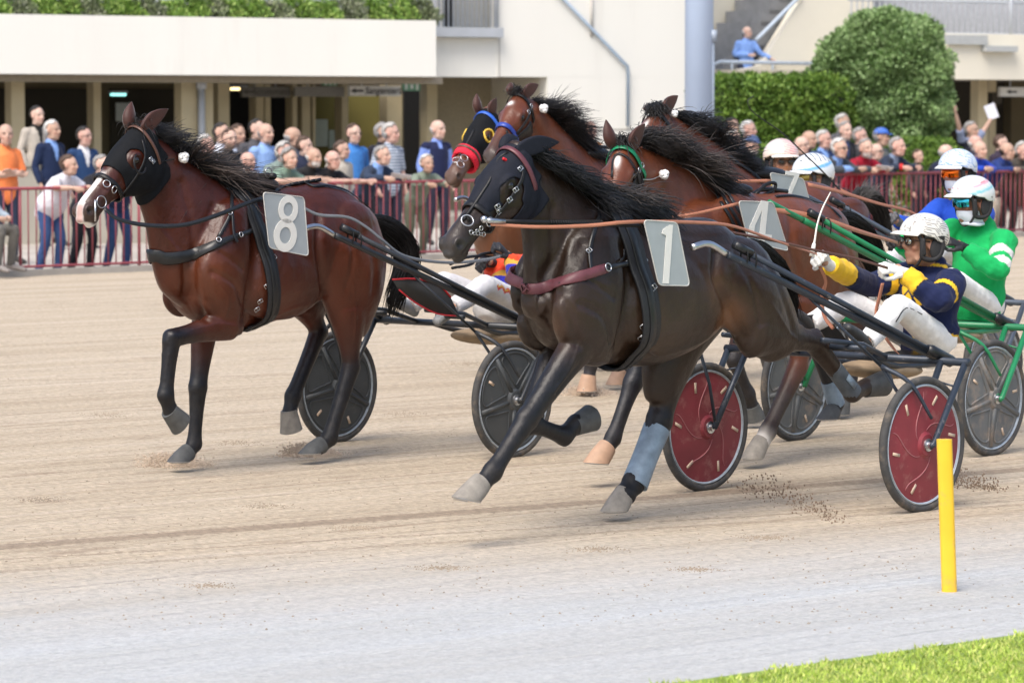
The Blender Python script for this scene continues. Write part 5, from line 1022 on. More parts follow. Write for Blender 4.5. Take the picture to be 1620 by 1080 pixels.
# ================================================================== the setting
SAND_T = R(180 + 39.5)
RUTS = [((0, 868), (1100, 784), .075, .75), ((0, 907), (1620, 800), .03, .4), ((0, 604), (780, 588), .025, .5), ((0, 757), (1620, 640), .02, .4), ((1500, 800), (1620, 793), .02, .5)]
tdir = A_([-math.cos(R(39.5)), -math.sin(R(39.5)), 0]); tn = A_([math.sin(R(39.5)), -math.cos(R(39.5)), 0])
def vof(x, y): return float(G(x, y) @ tn)
def ground_mat():
    m = bpy.data.materials.new('track_sand'); m.use_nodes = True; nt = m.node_tree; N = nt.nodes; Lk = nt.links; b = N['Principled BSDF']; b.inputs['Roughness'].default_value = .95; b.inputs['Specular IOR Level'].default_value = .15
    tc = N.new('ShaderNodeTexCoord'); mp = N.new('ShaderNodeMapping'); mp.vector_type = 'TEXTURE'; mp.inputs['Rotation'].default_value = (0, 0, R(39.5)); Lk.new(tc.outputs['Object'], mp.inputs[0])   # x' along the track, y' across
    def noise(sc, scale, det=6, rough=.6):
        q = N.new('ShaderNodeMapping'); q.inputs['Scale'].default_value = sc; Lk.new(mp.outputs[0], q.inputs[0]); n = N.new('ShaderNodeTexNoise'); n.inputs['Scale'].default_value = scale; n.inputs['Detail'].default_value = det; n.inputs['Roughness'].default_value = rough; Lk.new(q.outputs[0], n.inputs['Vector']); return n.outputs[0]
    def ramp(src, stops):
        r = N.new('ShaderNodeValToRGB'); Lk.new(src, r.inputs[0]); e = r.color_ramp.elements
        e[0].position, e[0].color = stops[0][0], (*stops[0][1], 1); e[1].position, e[1].color = stops[-1][0], (*stops[-1][1], 1)
        for p, c in stops[1:-1]: x = e.new(p); x.color = (*c, 1)
        return r.outputs[0]
    def mr(src, a, b_, c=0., d=1.): r = N.new('ShaderNodeMapRange'); r.inputs[1].default_value = a; r.inputs[2].default_value = b_; r.inputs[3].default_value = c; r.inputs[4].default_value = d; Lk.new(src, r.inputs[0]); return r.outputs[0]
    def math_(op, a, b_): n = N.new('ShaderNodeMath'); n.operation = op; (Lk.new(a, n.inputs[0]) if not isinstance(a, (int, float)) else setattr(n.inputs[0], 'default_value', a)); (Lk.new(b_, n.inputs[1]) if not isinstance(b_, (int, float)) else setattr(n.inputs[1], 'default_value', b_)); return n.outputs[0]
    def mix(f, a, b_): n = N.new('ShaderNodeMix'); n.data_type = 'RGBA'; (Lk.new(f, n.inputs[0]) if not isinstance(f, (int, float)) else setattr(n.inputs[0], 'default_value', f)); Lk.new(a, n.inputs[6]) if not isinstance(a, tuple) else setattr(n.inputs[6], 'default_value', (*a, 1)); Lk.new(b_, n.inputs[7]) if not isinstance(b_, tuple) else setattr(n.inputs[7], 'default_value', (*b_, 1)); return n.outputs[2]
    streak = noise((.05, 1.9, 1), 1.0, 7, .62); fine = noise((.30, 9, 1), 1.2, 5, .6); grain = noise((9, 24, 1), 2.2, 4, .75); mott = noise((.5, 1.6, 1), 2.4, 6, .65); pat = noise((.05, .5, 1), 1.0, 3, .5); gr2 = noise((13, 7, 1), 2.2, 3, .75)
    sand = ramp(streak, [(.30, (.400, .325, .235)), (.47, (.490, .412, .310)), (.60, (.525, .447, .343)), (.75, (.585, .508, .40))])
    sharp = noise((.10, 16, 1), 1.0, 4, .55); sand = mix(mr(sharp, .59, .67, 0, .60), sand, (.24, .175, .125)); sand = mix(mr(fine, .56, .70, 0, .42), sand, (.29, .22, .16)); sand = mix(mr(fine, .46, .30, 0, .35), sand, (.58, .49, .41)); sand = mix(mr(mott, .58, .70, 0, .6), sand, (.27, .20, .145)); pk = noise((.9, 5.5, 1), 1.6, 5, .7); sand = mix(mr(pk, .63, .70, 0, .8), sand, (.20, .145, .105)); sand = mix(mr(pk, .36, .28, 0, .6), sand, (.62, .54, .46))  # sharp: dark streaks colour in the small shadows of the sand ridges
    grey = ramp(streak, [(.3, (.42, .415, .395)), (.5, (.485, .495, .49)), (.7, (.51, .53, .54))]); grey = mix(mr(gr2, .54, .64, 0, .5), grey, (.27, .26, .25)); grey = mix(mr(gr2, .44, .34, 0, .5), grey, (.64, .65, .66)); grey = mix(mr(pat, .5, .62, 0, .35), grey, (.50, .46, .41))
    sx = N.new('ShaderNodeVectorMath'); sx.operation = 'DOT_PRODUCT'; Lk.new(tc.outputs['Object'], sx.inputs[0]); sx.inputs[1].default_value = tuple(V_N); v = sx.outputs['Value']      # v grows towards the camera
    vv = math_('ADD', v, math_('MULTIPLY', math_('SUBTRACT', pat, .5), 1.6)); vv = math_('ADD', vv, math_('MULTIPLY', math_('SUBTRACT', mott, .5), .5))
    v0, v1 = V_GREY; f = mr(vv, v0, v1); col = mix(f, sand, grey)
    for a, b_, wd, st in RUTS:
        a, b_ = G(*a), G(*b_); u = unit(b_ - a); un = A_([u[1], -u[0], 0]); dp = N.new('ShaderNodeVectorMath'); dp.operation = 'DOT_PRODUCT'; Lk.new(tc.outputs['Object'], dp.inputs[0]); dp.inputs[1].default_value = tuple(un)
        e = math_('ABSOLUTE', math_('ADD', math_('SUBTRACT', dp.outputs['Value'], float(a @ un)), math_('MULTIPLY', math_('SUBTRACT', pat, .5), .25)), 0.0); e = math_('ADD', e, math_('MULTIPLY', math_('SUBTRACT', gr2, .5), .12)); fr_ = mr(e, wd, wd * 1.5, st, 0.0); col = mix(fr_, col, (.285, .222, .165))
    gr = math_('MULTIPLY', mr(grain, .36, .62, .88, 1.10), mr(gr2, .36, .64, .80, 1.16)); sc_ = N.new('ShaderNodeVectorMath'); sc_.operation = 'SCALE'; Lk.new(col, sc_.inputs[0]); Lk.new(gr, sc_.inputs['Scale']); Lk.new(sc_.outputs[0], b.inputs['Base Color'])
    h = math_('ADD', math_('MULTIPLY', streak, .05), math_('ADD', math_('MULTIPLY', fine, .022), math_('ADD', math_('MULTIPLY', grain, .010), math_('MULTIPLY', mott, .03))))
    bp = N.new('ShaderNodeBump'); bp.inputs['Distance'].default_value = 1.6; bp.inputs['Strength'].default_value = 1.0; Lk.new(h, bp.inputs['Height']); Lk.new(bp.outputs[0], b.inputs['Normal']); return m
_g0, _g1 = G(0, 960), G(1620, 868); V_N = unit(_g1 - _g0); V_N = A_([V_N[1], -V_N[0], 0]); V_GREY = (float(_g0 @ V_N) - 1.3, float(_g0 @ V_N) + .9)
A0, B0 = G(120, 433), G(1560, 376); fd = unit(B0 - A0); fnr = A_([fd[1], -fd[0], 0])      # fence direction, normal towards the track
def fence_pt(px, off=0.0):
    """point on the fence line (moved off metres away from the track) in pixel column px"""
    d = ray(px, 300); d = A_([d[0], d[1], 0]); P0 = A0 - fnr * off; k = ((P0 - A_([0, 0, 0])) @ fnr) / (d @ fnr); return A_([d[0] * k, d[1] * k, 0])
def setting():
    # ground in layers
    mb = MB(); mb.add([(-400, -60, 0), (400, -60, 0), (400, 700, 0), (-400, 700, 0)], [(0, 1, 2, 3)])
    tag(mb.build('ground', mat('pale_paving', (.44, .40, .35), .9, 0, .12, 1.5, .004, 30, dirt=(.33, .30, .26, .5), dscale=.8), smooth=False), kind='structure')
    p = A0 - fd * 90 + fnr * .25; q = B0 + fd * 90 + fnr * .25
    mb = MB(); mb.add([p, q, q + A_([60, -200, 0]), p + A_([0, -60, 0])], [(0, 3, 2, 1)]); o = mb.build('track', ground_mat(), smooth=False); o.location.z = .008; tag(o, kind='structure')
    # kerb under the fence
    mb = MB(); c = (A0 + B0) / 2 + A_([0, 0, .03]); mb.box(c, (70, .22, .10), (fd, fnr, [0, 0, 1])); tag(mb.build('kerb', mat('kerb_concrete', (.36, .33, .29), .9, 0, .2, 3, .003, 40), smooth=False), kind='structure')
    # grass verge at the bottom right
    g0, g1 = G(1080, 1080), G(1620, 1003); gd = unit(g1 - g0); gn = A_([gd[1], -gd[0], 0])
    mb = MB(); a_, b_ = g0 - gd * 40 + gn * .04, g1 + gd * 40 + gn * .04; mb.add([a_, b_, b_ + gn * 12, a_ + gn * 12], [(0, 3, 2, 1)]); o = mb.build('grass_verge', mat('grass_ground', (.20, .28, .05), .95, 0, .3, 14, .006, 60), smooth=False); o.location.z = .014; tag(o, kind='structure')
    rs = np.random.RandomState(5); mb = MB(); n = 42000; V = []; Fs = []; gm = []
    for i in range(n):
        u = rs.uniform(-.6, 2.6); v = rs.rand() ** .9 * 2.4 + .0; e = .05 * math.sin(u * 9) + .04 * math.sin(u * 23 + 1) + .03 * math.sin(u * 51); P = g0 + gd * u + gn * (v + e * .6 + .06)
        h = rs.uniform(.010, .028); w_ = rs.uniform(.003, .006); a = rs.rand() * 6.28; d = A_([math.cos(a), math.sin(a), 0]); l = rs.normal(size=2) * .012
        V += [P - d * w_, P + d * w_, P + A_([l[0], l[1], h]) ]; Fs.append((3 * i, 3 * i + 1, 3 * i + 2)); gm.append(int(rs.rand() * 3 + (.5 if math.sin(u * 5 + v * 4) > .3 else 0)) % 3)
    mb.add(V, Fs); mb.m = gm; ms = [mat('grass_a', (.30, .42, .055), .7, 0, .25, 8), mat('grass_b', (.42, .54, .09), .7, 0, .25, 8), mat('grass_c', (.50, .53, .15), .7, 0, .25, 8)]
    o = mb.build('grass', ms, smooth=False); o.location.z = .012; tag(o, 'short bright green grass along the inner edge of the track', 'grass', kind='stuff')
    # loose clods of sand
    PATCH = [(330, 926), (700, 898), (1215, 850), (170, 656), (375, 700), (90, 480), (520, 620), (740, 575), (640, 655), (560, 835), (1100, 900), (1390, 600), (60, 790), (420, 800), (940, 868)]
    mb = MB()
    for i in range(4200):
        px = rs.uniform(-60, 1680); py = 440 + 560 * rs.rand() ** .8; P = G(px, py, .008)
        r = rs.uniform(.003, .008)
        if rs.rand() < .6: cx, cy = PATCH[int(rs.rand() * len(PATCH))]; P = G(cx + rs.normal() * 20, cy + rs.normal() * 2.2, .008); r = rs.uniform(.003, .0065)
        if (P - g0) @ gn > 0: continue
        ax = A_([[1, 0, 0], [0, 1, 0], [0, 0, 1.]]); V = [P + A_([math.cos(t) * r, math.sin(t) * r * 1.1, 0]) for t in (0, 1.3, 2.6, 3.9, 5.1)] + [P + A_([rs.normal() * r * .3, 0, r * rs.uniform(.5, 1)])]; mb.add(V, [(k, (k + 1) % 5, 5) for k in range(5)])
    tag(mb.build('sand_clods', mat('clod', (.25, .20, .145), .95, 0, .3, 3), smooth=False), 'loose clods of sand lying on the harrowed track', 'sand clods', kind='stuff')
    # sand thrown up by hooves and wheels
    def spray(px0, py0, px1, py1, hgt, n, lab, r0=.006, pale=True):
        mb = MB(); a_, b_ = G(px0, py0), G(px1, py1)
        for i in range(n):
            u = rs.rand(); P = a_ * (1 - u) + b_ * u + A_([rs.normal() * .05, rs.normal() * .08, 0]); hh = hgt * (math.sin(math.pi * min(1, u * .9 + .1)) ** .7) * rs.rand() ** 1.6 * (1 - .6 * u); r = r0 * rs.uniform(.4, 1.4); P = P + A_([0, 0, hh + .006]); V = [P + A_(d_) * r for d_ in ((1, 0, 0), (-.4, .9, 0), (-.5, -.8, .1), (0, 0, 1), (0.1, 0, -1))]; mb.add(V, [(0, 1, 3), (1, 2, 3), (2, 0, 3), (1, 0, 4), (2, 1, 4), (0, 2, 4)])
        (mb.ell((a_ * .6 + b_ * .4) + A_([0, 0, -.004]), (np.linalg.norm(b_ - a_) * .42, .09, .045), (unit(b_ - a_), unit(np.cross([0, 0, 1], b_ - a_)), [0, 0, 1]), 20, 12) if pale else None); tag(mb.build('sand_spray', mat('pushed_sand', (.58, .48, .38), .95, 0, .3, 8) if pale else mat('flying_sand', (.22, .16, .11), .95, 0, .3, 8), smooth=False), lab, 'sand spray', kind='stuff')
    spray(238, 738, 318, 738, .10, 2600, 'sand pushed up in front of the planted fore hoof of the bay')
    spray(458, 722, 525, 722, .10, 2200, 'sand pushed up round the planted hind hoof of the bay')
    spray(904, 626, 958, 624, .10, 1500, 'sand thrown up by a far hoof behind the dark horse', .008)
    spray(1180, 775, 1330, 828, .16, 420, 'clods flying between the two red wheels', .006, False); spray(1498, 770, 1570, 775, .14, 420, 'clods flying behind the near red wheel', .006, False)
    # yellow post
    b0 = G(1502, 938); mb = MB(); top = b0 + A_([-.028, 0, .678]); Rr = []
    for f in np.linspace(-.03, 1, 8):
        c = b0 * (1 - f) + top * f; Rr.append([c + A_([math.copysign(abs(math.cos(t)) ** .6, math.cos(t)) * .034, math.sin(t) * .022, 0]) for t in np.linspace(0, 2 * math.pi, 28, endpoint=False)])
    mb.rings(Rr); tag(autosmooth(mb.build('marker_post', mat('yellow_plastic', (.82, .50, .03), .42, 0, .07, 6, .0008, 30, dirt=(.50, .34, .12, .54), dscale=9)), 60), 'yellow plastic marker post leaning slightly in the gravel by the grass', 'marker post')
    # ---------------------------------------------------------------- red fence
    F = empty('railing', tuple(A0), 0, 'red painted metal railing with upright bars between the track and the crowd', 'railing'); L0 = lambda P: A_(P) - A0
    red = mat('red_paint', (.27, .055, .07), .5, 0, .15, 8, .001, 50, dirt=(.22, .06, .05, .6))
    s0, s1 = -17.0, 32.0; H = 1.16
    for z, r in ((H, .022), (.12, .018)): mb = MB(); mb.tube([L0(A0 + fd * s0 + A_([0, 0, z])), L0(A0 + fd * s1 + A_([0, 0, z]))], r, K=8); mb.build('rail', red, F)
    bars = []; s = s0
    while s < s1: bars.append(s); s += .134
    vis = [s for s in bars if -2.2 < s < 23.5]; key = lambda s: np.linalg.norm(A0 + fd * s); near = sorted([s for s in vis if not 5.6 < s < 13.5], key=key)[:99]; rest = MB()
    for s in bars:
        P = A0 + fd * s; mb = MB() if s in near else rest; mb.tube([L0(P + A_([0, 0, .12])), L0(P + A_([0, 0, H]))], .0105, K=6)
        if s in near: mb.build('bar', red, F)
    tag(rest.build('bar', red, F), kind='stuff')
    for i in range(25): s = s0 + i * 2.01; P = A0 + fd * s; mb = MB(); mb.tube([L0(P + A_([0, 0, -.02])), L0(P + A_([0, 0, H + .01]))], .021, K=8); mb.build('post', red, F)
    # ---------------------------------------------------------------- grandstand
    FB = Fr((0, 70), 29); B = empty('grandstand', tuple(FB.O), FB.rot, 'pale rendered grandstand with planted balcony, dark ground floor and outside stairs', 'building')
    T = lambda px, w=0, py=150: FB.L(px, py, w)[0]; Z = lambda px, py, w=0: FB.L(px, py, w)[2]
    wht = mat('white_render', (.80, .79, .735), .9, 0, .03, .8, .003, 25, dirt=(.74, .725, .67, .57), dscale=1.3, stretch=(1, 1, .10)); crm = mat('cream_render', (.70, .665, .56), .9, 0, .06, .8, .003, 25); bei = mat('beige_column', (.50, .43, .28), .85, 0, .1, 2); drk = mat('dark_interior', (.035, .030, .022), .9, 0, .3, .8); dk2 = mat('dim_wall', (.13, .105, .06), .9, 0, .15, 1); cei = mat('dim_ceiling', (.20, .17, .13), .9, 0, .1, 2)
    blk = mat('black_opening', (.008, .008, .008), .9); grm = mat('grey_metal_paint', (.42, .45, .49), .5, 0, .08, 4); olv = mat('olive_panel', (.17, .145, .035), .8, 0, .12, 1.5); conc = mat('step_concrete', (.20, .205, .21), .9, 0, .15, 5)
    def blo(mb, px0, px1, z0, z1, w0, w1, wp=None):
        t0, t1 = T(px0, wp if wp is not None else w1), T(px1, wp if wp is not None else w1); mb.box(((t0 + t1) / 2, (w0 + w1) / 2, (z0 + z1) / 2), (abs(t0 - t1), abs(w1 - w0), abs(z1 - z0)))
    def part(nm, m, lst, par=B):
        mb = MB(); [blo(mb, *a) for a in lst]; return mb.build(nm, m, par, smooth=False)
    zc = Z(300, 119, 1.2)                                          # underside of the balcony
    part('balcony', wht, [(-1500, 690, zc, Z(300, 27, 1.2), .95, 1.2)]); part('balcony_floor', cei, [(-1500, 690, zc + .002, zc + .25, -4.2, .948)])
    part('beam', mat('beam_paint', (.30, .26, .20), .9), [(-1500, 700, Z(300, 131, .8), zc - .003, .5, .8)])
    part('planter_back', mat('grey_upper', (.42, .43, .46), .9, 0, .1, 3), [(-1500, 690, Z(300, 27, 1.2) - .1, Z(300, 27, 1.2) + 1.6, .0, .2)])
    # recessed ground floor
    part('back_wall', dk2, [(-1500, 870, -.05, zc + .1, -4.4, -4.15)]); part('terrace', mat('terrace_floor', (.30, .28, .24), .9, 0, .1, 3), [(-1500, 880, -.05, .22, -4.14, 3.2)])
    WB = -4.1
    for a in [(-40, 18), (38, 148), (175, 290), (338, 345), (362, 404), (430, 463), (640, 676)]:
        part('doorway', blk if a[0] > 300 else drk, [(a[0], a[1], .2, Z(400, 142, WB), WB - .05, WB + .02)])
    for a in [(500, 545), (549, 611)]: part('window_panel', olv, [(a[0], a[1], .9, Z(500, 152, WB), WB - .05, WB + .03)])
    for a, w_ in [((18, 39), 0), ((148, 160), -1), ((287, 312), 0), ((322, 337), 0), ((345, 363), -1), ((405, 417), -3), ((419, 428), -3), ((463, 470), -3), ((478, 491), -3), ((495, 499), -3), ((541, 551), -3), ((612, 636), -2), ((676, 692), -2), ((722, 730), -4)]:
        part('column', bei, [(a[0], a[1], .2, zc + .02, w_ - .3, w_ + .05, w_ + .05)])
    mb = MB(); x = T(317, .1); mb.tube([(x, .15, .2), (x, .15, zc)], .07, K=10); mb.tube([(x, .15, zc - .25), (x, .15, zc - .05)], .10, K=10); mb.build('drain_pipe', grm, B)
    part('ceiling_duct', cei, [(392, 640, Z(500, 134, -1), Z(500, 127, -1), -1.3, -1.0)])
    # white wall to the right
    zt = 9.0; part('wall', wht, [(690, 788, Z(740, 122, 0), Z(740, 60, 0), -.3, 0), (690, 700, Z(740, 60), zt, -.3, -.002), (786.5, 1128, Z(840, 122, 0), zt, -.3, .02), (866, 1128, -.05, Z(840, 122, 0) + .001, -.31, .018)])
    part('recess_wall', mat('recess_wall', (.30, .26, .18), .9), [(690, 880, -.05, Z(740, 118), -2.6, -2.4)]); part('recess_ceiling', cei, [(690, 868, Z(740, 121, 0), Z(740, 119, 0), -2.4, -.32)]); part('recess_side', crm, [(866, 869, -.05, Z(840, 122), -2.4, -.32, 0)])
    part('window_recess', mat('window_grey', (.40, .40, .38), .7), [(716, 786, Z(740, 42), zt, -.5, -.45)]); part('dark_window', mat('black_opening', (0, 0, 0)), [(690, 716, Z(740, 42), zt, -.5, -.44)])
    part('window_sill', grm, [(688, 797, Z(740, 59, .15), Z(740, 44, .15), -.3, .25)])
    mb = MB()
    for px in np.linspace(693, 782, 13): t = T(px, .05); mb.tube([(t, .1, Z(740, 43)), (t, .1, zt - 3)], .018, K=6)
    mb.tube([(T(783, .05), .1, Z(740, 43)), (T(783, .05), .1, zt - 3)], .05, K=8); mb.build('window_bars', mat('grey_metal_paint', (0, 0, 0)), B)
    mb = MB(); mb.tube([(T(870, .05), .08, Z(870, -22)), (T(992, .05), .08, Z(992, 106)), (T(992, .05), .08, Z(992, 200))], .035, K=8); mb.build('wall_pipe', mat('blue_grey_paint', (.28, .36, .46), .5), B)
    mb = MB(); mb.tube([(T(936, .05), .05, Z(936, -10)), (T(936, .05), .05, Z(936, 58))], .03, K=6); mb.build('cable', mat('pale_cable', (.45, .43, .40), .8), B)
    mb = MB(); mb.box(((T(790, .02)), .024, (Z(740, 60) + Z(740, 122)) / 2), (.02, .01, Z(740, 60) - Z(740, 122))); mb.box(((T(960, .02)), .026, Z(960, 205)), (T(920) - T(1000), .01, .02)); mb.build('wall_joint', mat('joint', (.38, .36, .32), .9), B, smooth=False)
    # stairs
    part('stair_wall', crm, [(1128, 1210, 1.0, zt, -2.6, -2.5), (1262, 1360, 1.0, zt, -.895, -.7)]); mb = MB()
    for i in range(9):
        px0 = 1130 + i * 14.5; z = Z(1150, 108) + i * (Z(1150, 84) - Z(1150, 108)) * .80; blo(mb, px0, px0 + 150, z - .35, z, -2.4, -1.0, -1.0)
    mb.build('stairs', conc, B, smooth=False)
    pz = lambda x, y, w: tuple(FB.L(x, y, w)); mb = MB(); poly = [pz(1128, 118, -.9), pz(1193, 104, -.9), pz(1262, -6, -.9), pz(1262, -80, -.9), pz(1370, -80, -.9), pz(1370, 260, -.9), pz(1128, 260, -.9)]; mb.prism(poly, (0, .25, 0)); mb.build('stair_side', crm, B, smooth=False)
    mb = MB(); mb.tube([pz(1196, 64, -.6), pz(1200, 60, -.6), pz(1268, -8, -.6)], .045, K=8); mb.tube([pz(1128, 116, -.5), pz(1129, 102, -.5), pz(1140, 98, -.5), pz(1290, 101, -.5)], .04, K=8); [mb.tube([pz(x, 100, -.5), pz(x, 116, -.5)], .025, K=6) for x in (1158, 1222, 1284)]; mb.build('handrail', mat('blue_white_paint', (.45, .52, .60), .5), B)
    part('landing', mat('landing_edge', (.46, .42, .34), .9), [(1126, 1290, Z(1200, 122, -.4), Z(1200, 111, -.4), -1.2, -.4)])
    # right hand end
    part('upper_slab', crm, [(1500, 2300, Z(1560, 126, .3), Z(1560, 54, .3), -.3, .3), (1340, 1500, Z(1450, 126, 0), Z(1450, 60, 0), -.4, 0)]); part('upper_wall', mat('upper_grey', (.42, .43, .45), .9), [(1345, 2300, Z(1560, 54), zt, -1.4, -1.3)]); part('slab_top', mat('slab_top', (.4, .4, .38), .8), [(1345, 2300, Z(1560, 60), Z(1560, 56), -1.3, -.31)])
    part('ledge', mat('ledge_grey', (.40, .42, .42), .7), [(1495, 1562, Z(1530, 71, .32), Z(1530, 56, .32), .302, .42), (1560, 1610, Z(1585, 82, .5), Z(1585, 73, .5), .302, .5)])
    mb = MB()
    for px in np.arange(1346, 1760, 9.0): t = T(px, -.1); mb.tube([(t, -.1, Z(1500, 56)), (t, -.1, zt - 4)], .017, K=5)
    for z in (Z(1500, 54, -.1), Z(1560, 4, -.1)): mb.tube([(T(1340, -.1), -.1, z), (T(1770, -.1), -.1, z)], .03, K=6)
    mb.tube([(T(1596, -.1), -.05, Z(1500, 56)), (T(1596, -.1), -.05, zt - 4)], .045, K=6); mb.build('balustrade', mat('grey_metal_paint', (0, 0, 0)), B)
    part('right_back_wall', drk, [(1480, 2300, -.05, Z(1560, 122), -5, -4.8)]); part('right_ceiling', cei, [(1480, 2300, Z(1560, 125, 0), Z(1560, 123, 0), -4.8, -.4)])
    for a, w_ in [((1548, 1562), -1), ((1566, 1576), -2.5), ((1600, 1640), -4.5)]: part('column', bei if a[0] < 1600 else dk2, [(a[0], a[1], -.05, Z(1560, 125, 0) + .02, w_ - .3, w_, w_)])
    part('kiosk_box', drk, [(1571, 1585, Z(1575, 165, -1), Z(1575, 146, -1), -1.2, -1)])
    # base wall of the terrace
    mb = MB(); P0 = G(-60, 387); P1 = G(260, 387); lw = mat('low_wall_render', (.36, .34, .29), .9, 0, .1, 1.2, .003, 30)
    p0, p1 = G(-200, 389), G(300, 384); d = unit(p1 - p0); nn = A_([d[1], -d[0], 0]); z1 = 1.30
    mb = MB(); c = (p0 + p1) / 2 - A_([0, 0, 0]); mb.box(c - nn * .1 + A_([0, 0, z1 / 2]), (np.linalg.norm(p1 - p0), .2, z1), (d, nn, [0, 0, 1])); mb.box(c - nn * .1 + A_([0, 0, z1 + .03]), (np.linalg.norm(p1 - p0) + .06, .28, .06), (d, nn, [0, 0, 1])); tag(mb.build('terrace_wall', lw, smooth=False), 'low grey-beige terrace wall behind the fence at the far left', 'wall')
    # signs and lamps under the balcony
    wr = MATS.get('sg') or mat('sign_ink', (.03, .03, .035), .7)
    def sign(px0, px1, py0, py1, w, col, txt, lab, arrow=True, ink=None, size=.17, bold=.002, sh=0):
        s = empty('sign', tuple(FB.O), FB.rot, lab, 'sign'); mb = MB(); t0, t1 = T(px0, w), T(px1, w); z0, z1 = Z(px0, py1, w), Z(px0, py0, w); mb.box(((t0 + t1) / 2, w - .05, (z0 + z1) / 2), (abs(t0 - t1), .1, z1 - z0)); mb.build('board', col, s, smooth=False)
        for t in (t0 - .3, t1 + .3): mb = MB(); mb.tube([(t, w - .05, z1), (t, w - .05, z1 + .25)], .015, K=6); mb.build('hanger', grm, s)
        if txt:
            M4 = Matrix(((-1, 0, 0, 0), (0, 0, 1, 0), (0, 1, 0, 0), (0, 0, 0, 1))); M4.translation = Vector((t0 * .33 + t1 * .67, w + .006, (z0 + z1) / 2)); text_mesh(txt, size, 'lettering', ink or wr, s, M4, .002, bold, shear=sh)
        if arrow:
            tt = t0 * .85 + t1 * .15; zz = (z0 + z1) / 2; mb = MB(); mb.prism([(tt + .16, w + .002, zz), (tt + .04, w + .002, zz + .05), (tt + .04, w + .002, zz + .02), (tt - .14, w + .002, zz + .02), (tt - .14, w + .002, zz - .02), (tt + .04, w + .002, zz - .02), (tt + .04, w + .002, zz - .05)], (0, .004, 0)); mb.build('arrow', ink or wr, s, smooth=False)
    sgrey = mat('sign_grey', (.17, .165, .15), .6); swhite = mat('sign_white', (.55, .55, .53), .5); dimink = mat('dim_ink', (.06, .055, .05), .7)
    sign(383, 459, 137, 154, -1.2, mat('sign_dim', (.13, .125, .11), .6), 'Scommesse', 'dim grey direction sign with arrow, leftmost of the three under the balcony', ink=dimink, size=.2)
    sign(467, 545, 137, 153, -1.0, sgrey, None, 'blank grey sign board, middle of the three hanging under the balcony', arrow=False)
    sign(553, 634, 136, 152, -.6, swhite, 'Sangenteria', 'white direction sign with arrow and cursive word, rightmost under the balcony', size=.19, sh=.25)
    sign(1583, 1700, 138, 153, -.6, swhite, 'Scommesse', 'white direction sign cut by the right edge of the photo', size=.24)
    for px0, px1, py0, py1, lab in ((510, 533, 128, 136, 'small green exit sign over the middle grey sign'), (636, 664, 131, 144, 'green exit sign right of the white direction sign')):
        s = empty('exit_sign', tuple(FB.O), FB.rot, lab, 'exit sign'); w = -1.0; t0, t1 = T(px0, w), T(px1, w); z0, z1 = Z(px0, py1, w), Z(px0, py0, w); mb = MB(); mb.box(((t0 + t1) / 2, w, (z0 + z1) / 2), (abs(t0 - t1), .06, z1 - z0)); mb.build('board', mat('exit_green', (.10, .24, .15), .6), s, smooth=False)
        mb = MB(); u = abs(t0 - t1); h = z1 - z0; cx, cz = (t0 + t1) / 2, (z0 + z1) / 2
        for dx, w_, h_ in ((.30, .12, .7), (-.02, .14, .5), (-.32, .10, .7)): mb.box((cx + dx * u, w + .033, cz), (w_ * u, .006, h_ * h))
        mb.build('pictogram', swhite, s, smooth=False)
    for px, py, w, c_, e_, lab in ((377, 141, -2, (1, .75, .35), 2.2, 'lit yellowish ceiling lamp left of the dim sign'), (505, 124, -1.5, (1, 1, 1), 1.0, 'pale ceiling lamp over the middle sign'), (187, 150, -3, (.35, .9, .85), 1.2, 'lit teal lamp in the dark doorway by the bay horse ears')):
        P = FB.L(px, py, w); s = empty('ceiling_lamp', tuple(FB.O), FB.rot, lab, 'lamp'); mb = MB(); mb.box(P + A_([0, 0, .05]), (.34, .2, .05)); mb.build('housing', grm, s, smooth=False); mb = MB(); mb.box(P, (.28, .16, .05)); mb.build('diffuser', emit('lamp_glow_%d' % px, c_, e_), s, smooth=False)
    for (a, b_, c_, d_, w, col, lab) in ((498, 518, 189, 232, -3.9, (.42, .48, .42), 'large pale notice on the olive window'), (520, 533, 206, 235, -3.9, (.38, .44, .38), 'small pale notice beside the larger one'), (183, 207, 163, 192, -3.8, (.45, .47, .47), 'white notice in the dark doorway behind the bay horse ears')):
        mb = MB(); t0, t1 = T(a, w), T(b_, w); z0, z1 = Z(a, d_, w), Z(a, c_, w); mb.box(((t0 + t1) / 2, w, (z0 + z1) / 2), (abs(t0 - t1), .02, z1 - z0)); mb.box(((t0 + t1) / 2, w + .012, z1 - .12), (abs(t0 - t1) * .7, .004, .04)); o = mb.build('notice', mat('notice_%d' % a, col, .7, 0, .1, 20), smooth=False); o.location = tuple(FB.O); o.rotation_euler = (0, 0, FB.rot); tag(o, lab, 'notice')
    # tall lamp column
    P = G(1105, 350); D = 60.0; P = A_([ (1105 - 810) / FPX * D, D, 0]); r = 22.5 / FPX * D; C_ = empty('lighting_column', tuple(P), 0, 'thick pale blue-grey lighting column in front of the white grandstand wall', 'lighting column')
    mb = MB(); mb.tube([(0, 0, 0), (0, 0, 14)], r, K=40); mb.build('pole', mat('blue_grey_column', (.50, .62, .82), .4, 0, .04, 1.5), C_); mb = MB(); zz = 2.07 + (190 - 58) / FPX * D; mb.box((r - .01, -.06, zz), (.12, .14, .2)); mb.tube([(r - .02, -.06, .3), (r - .02, -.06, zz)], .035, K=8); mb.build('conduit', mat('blue_grey_column2', (.34, .40, .49), .5), C_)
    mb = MB(); mb.tube([(0, 0, 0), (0, 0, .06)], r * 1.6, K=24); mb.build('base_plate', grm, C_)
    # ---------------------------------------------------------------- plants
    LS = 68 / 62
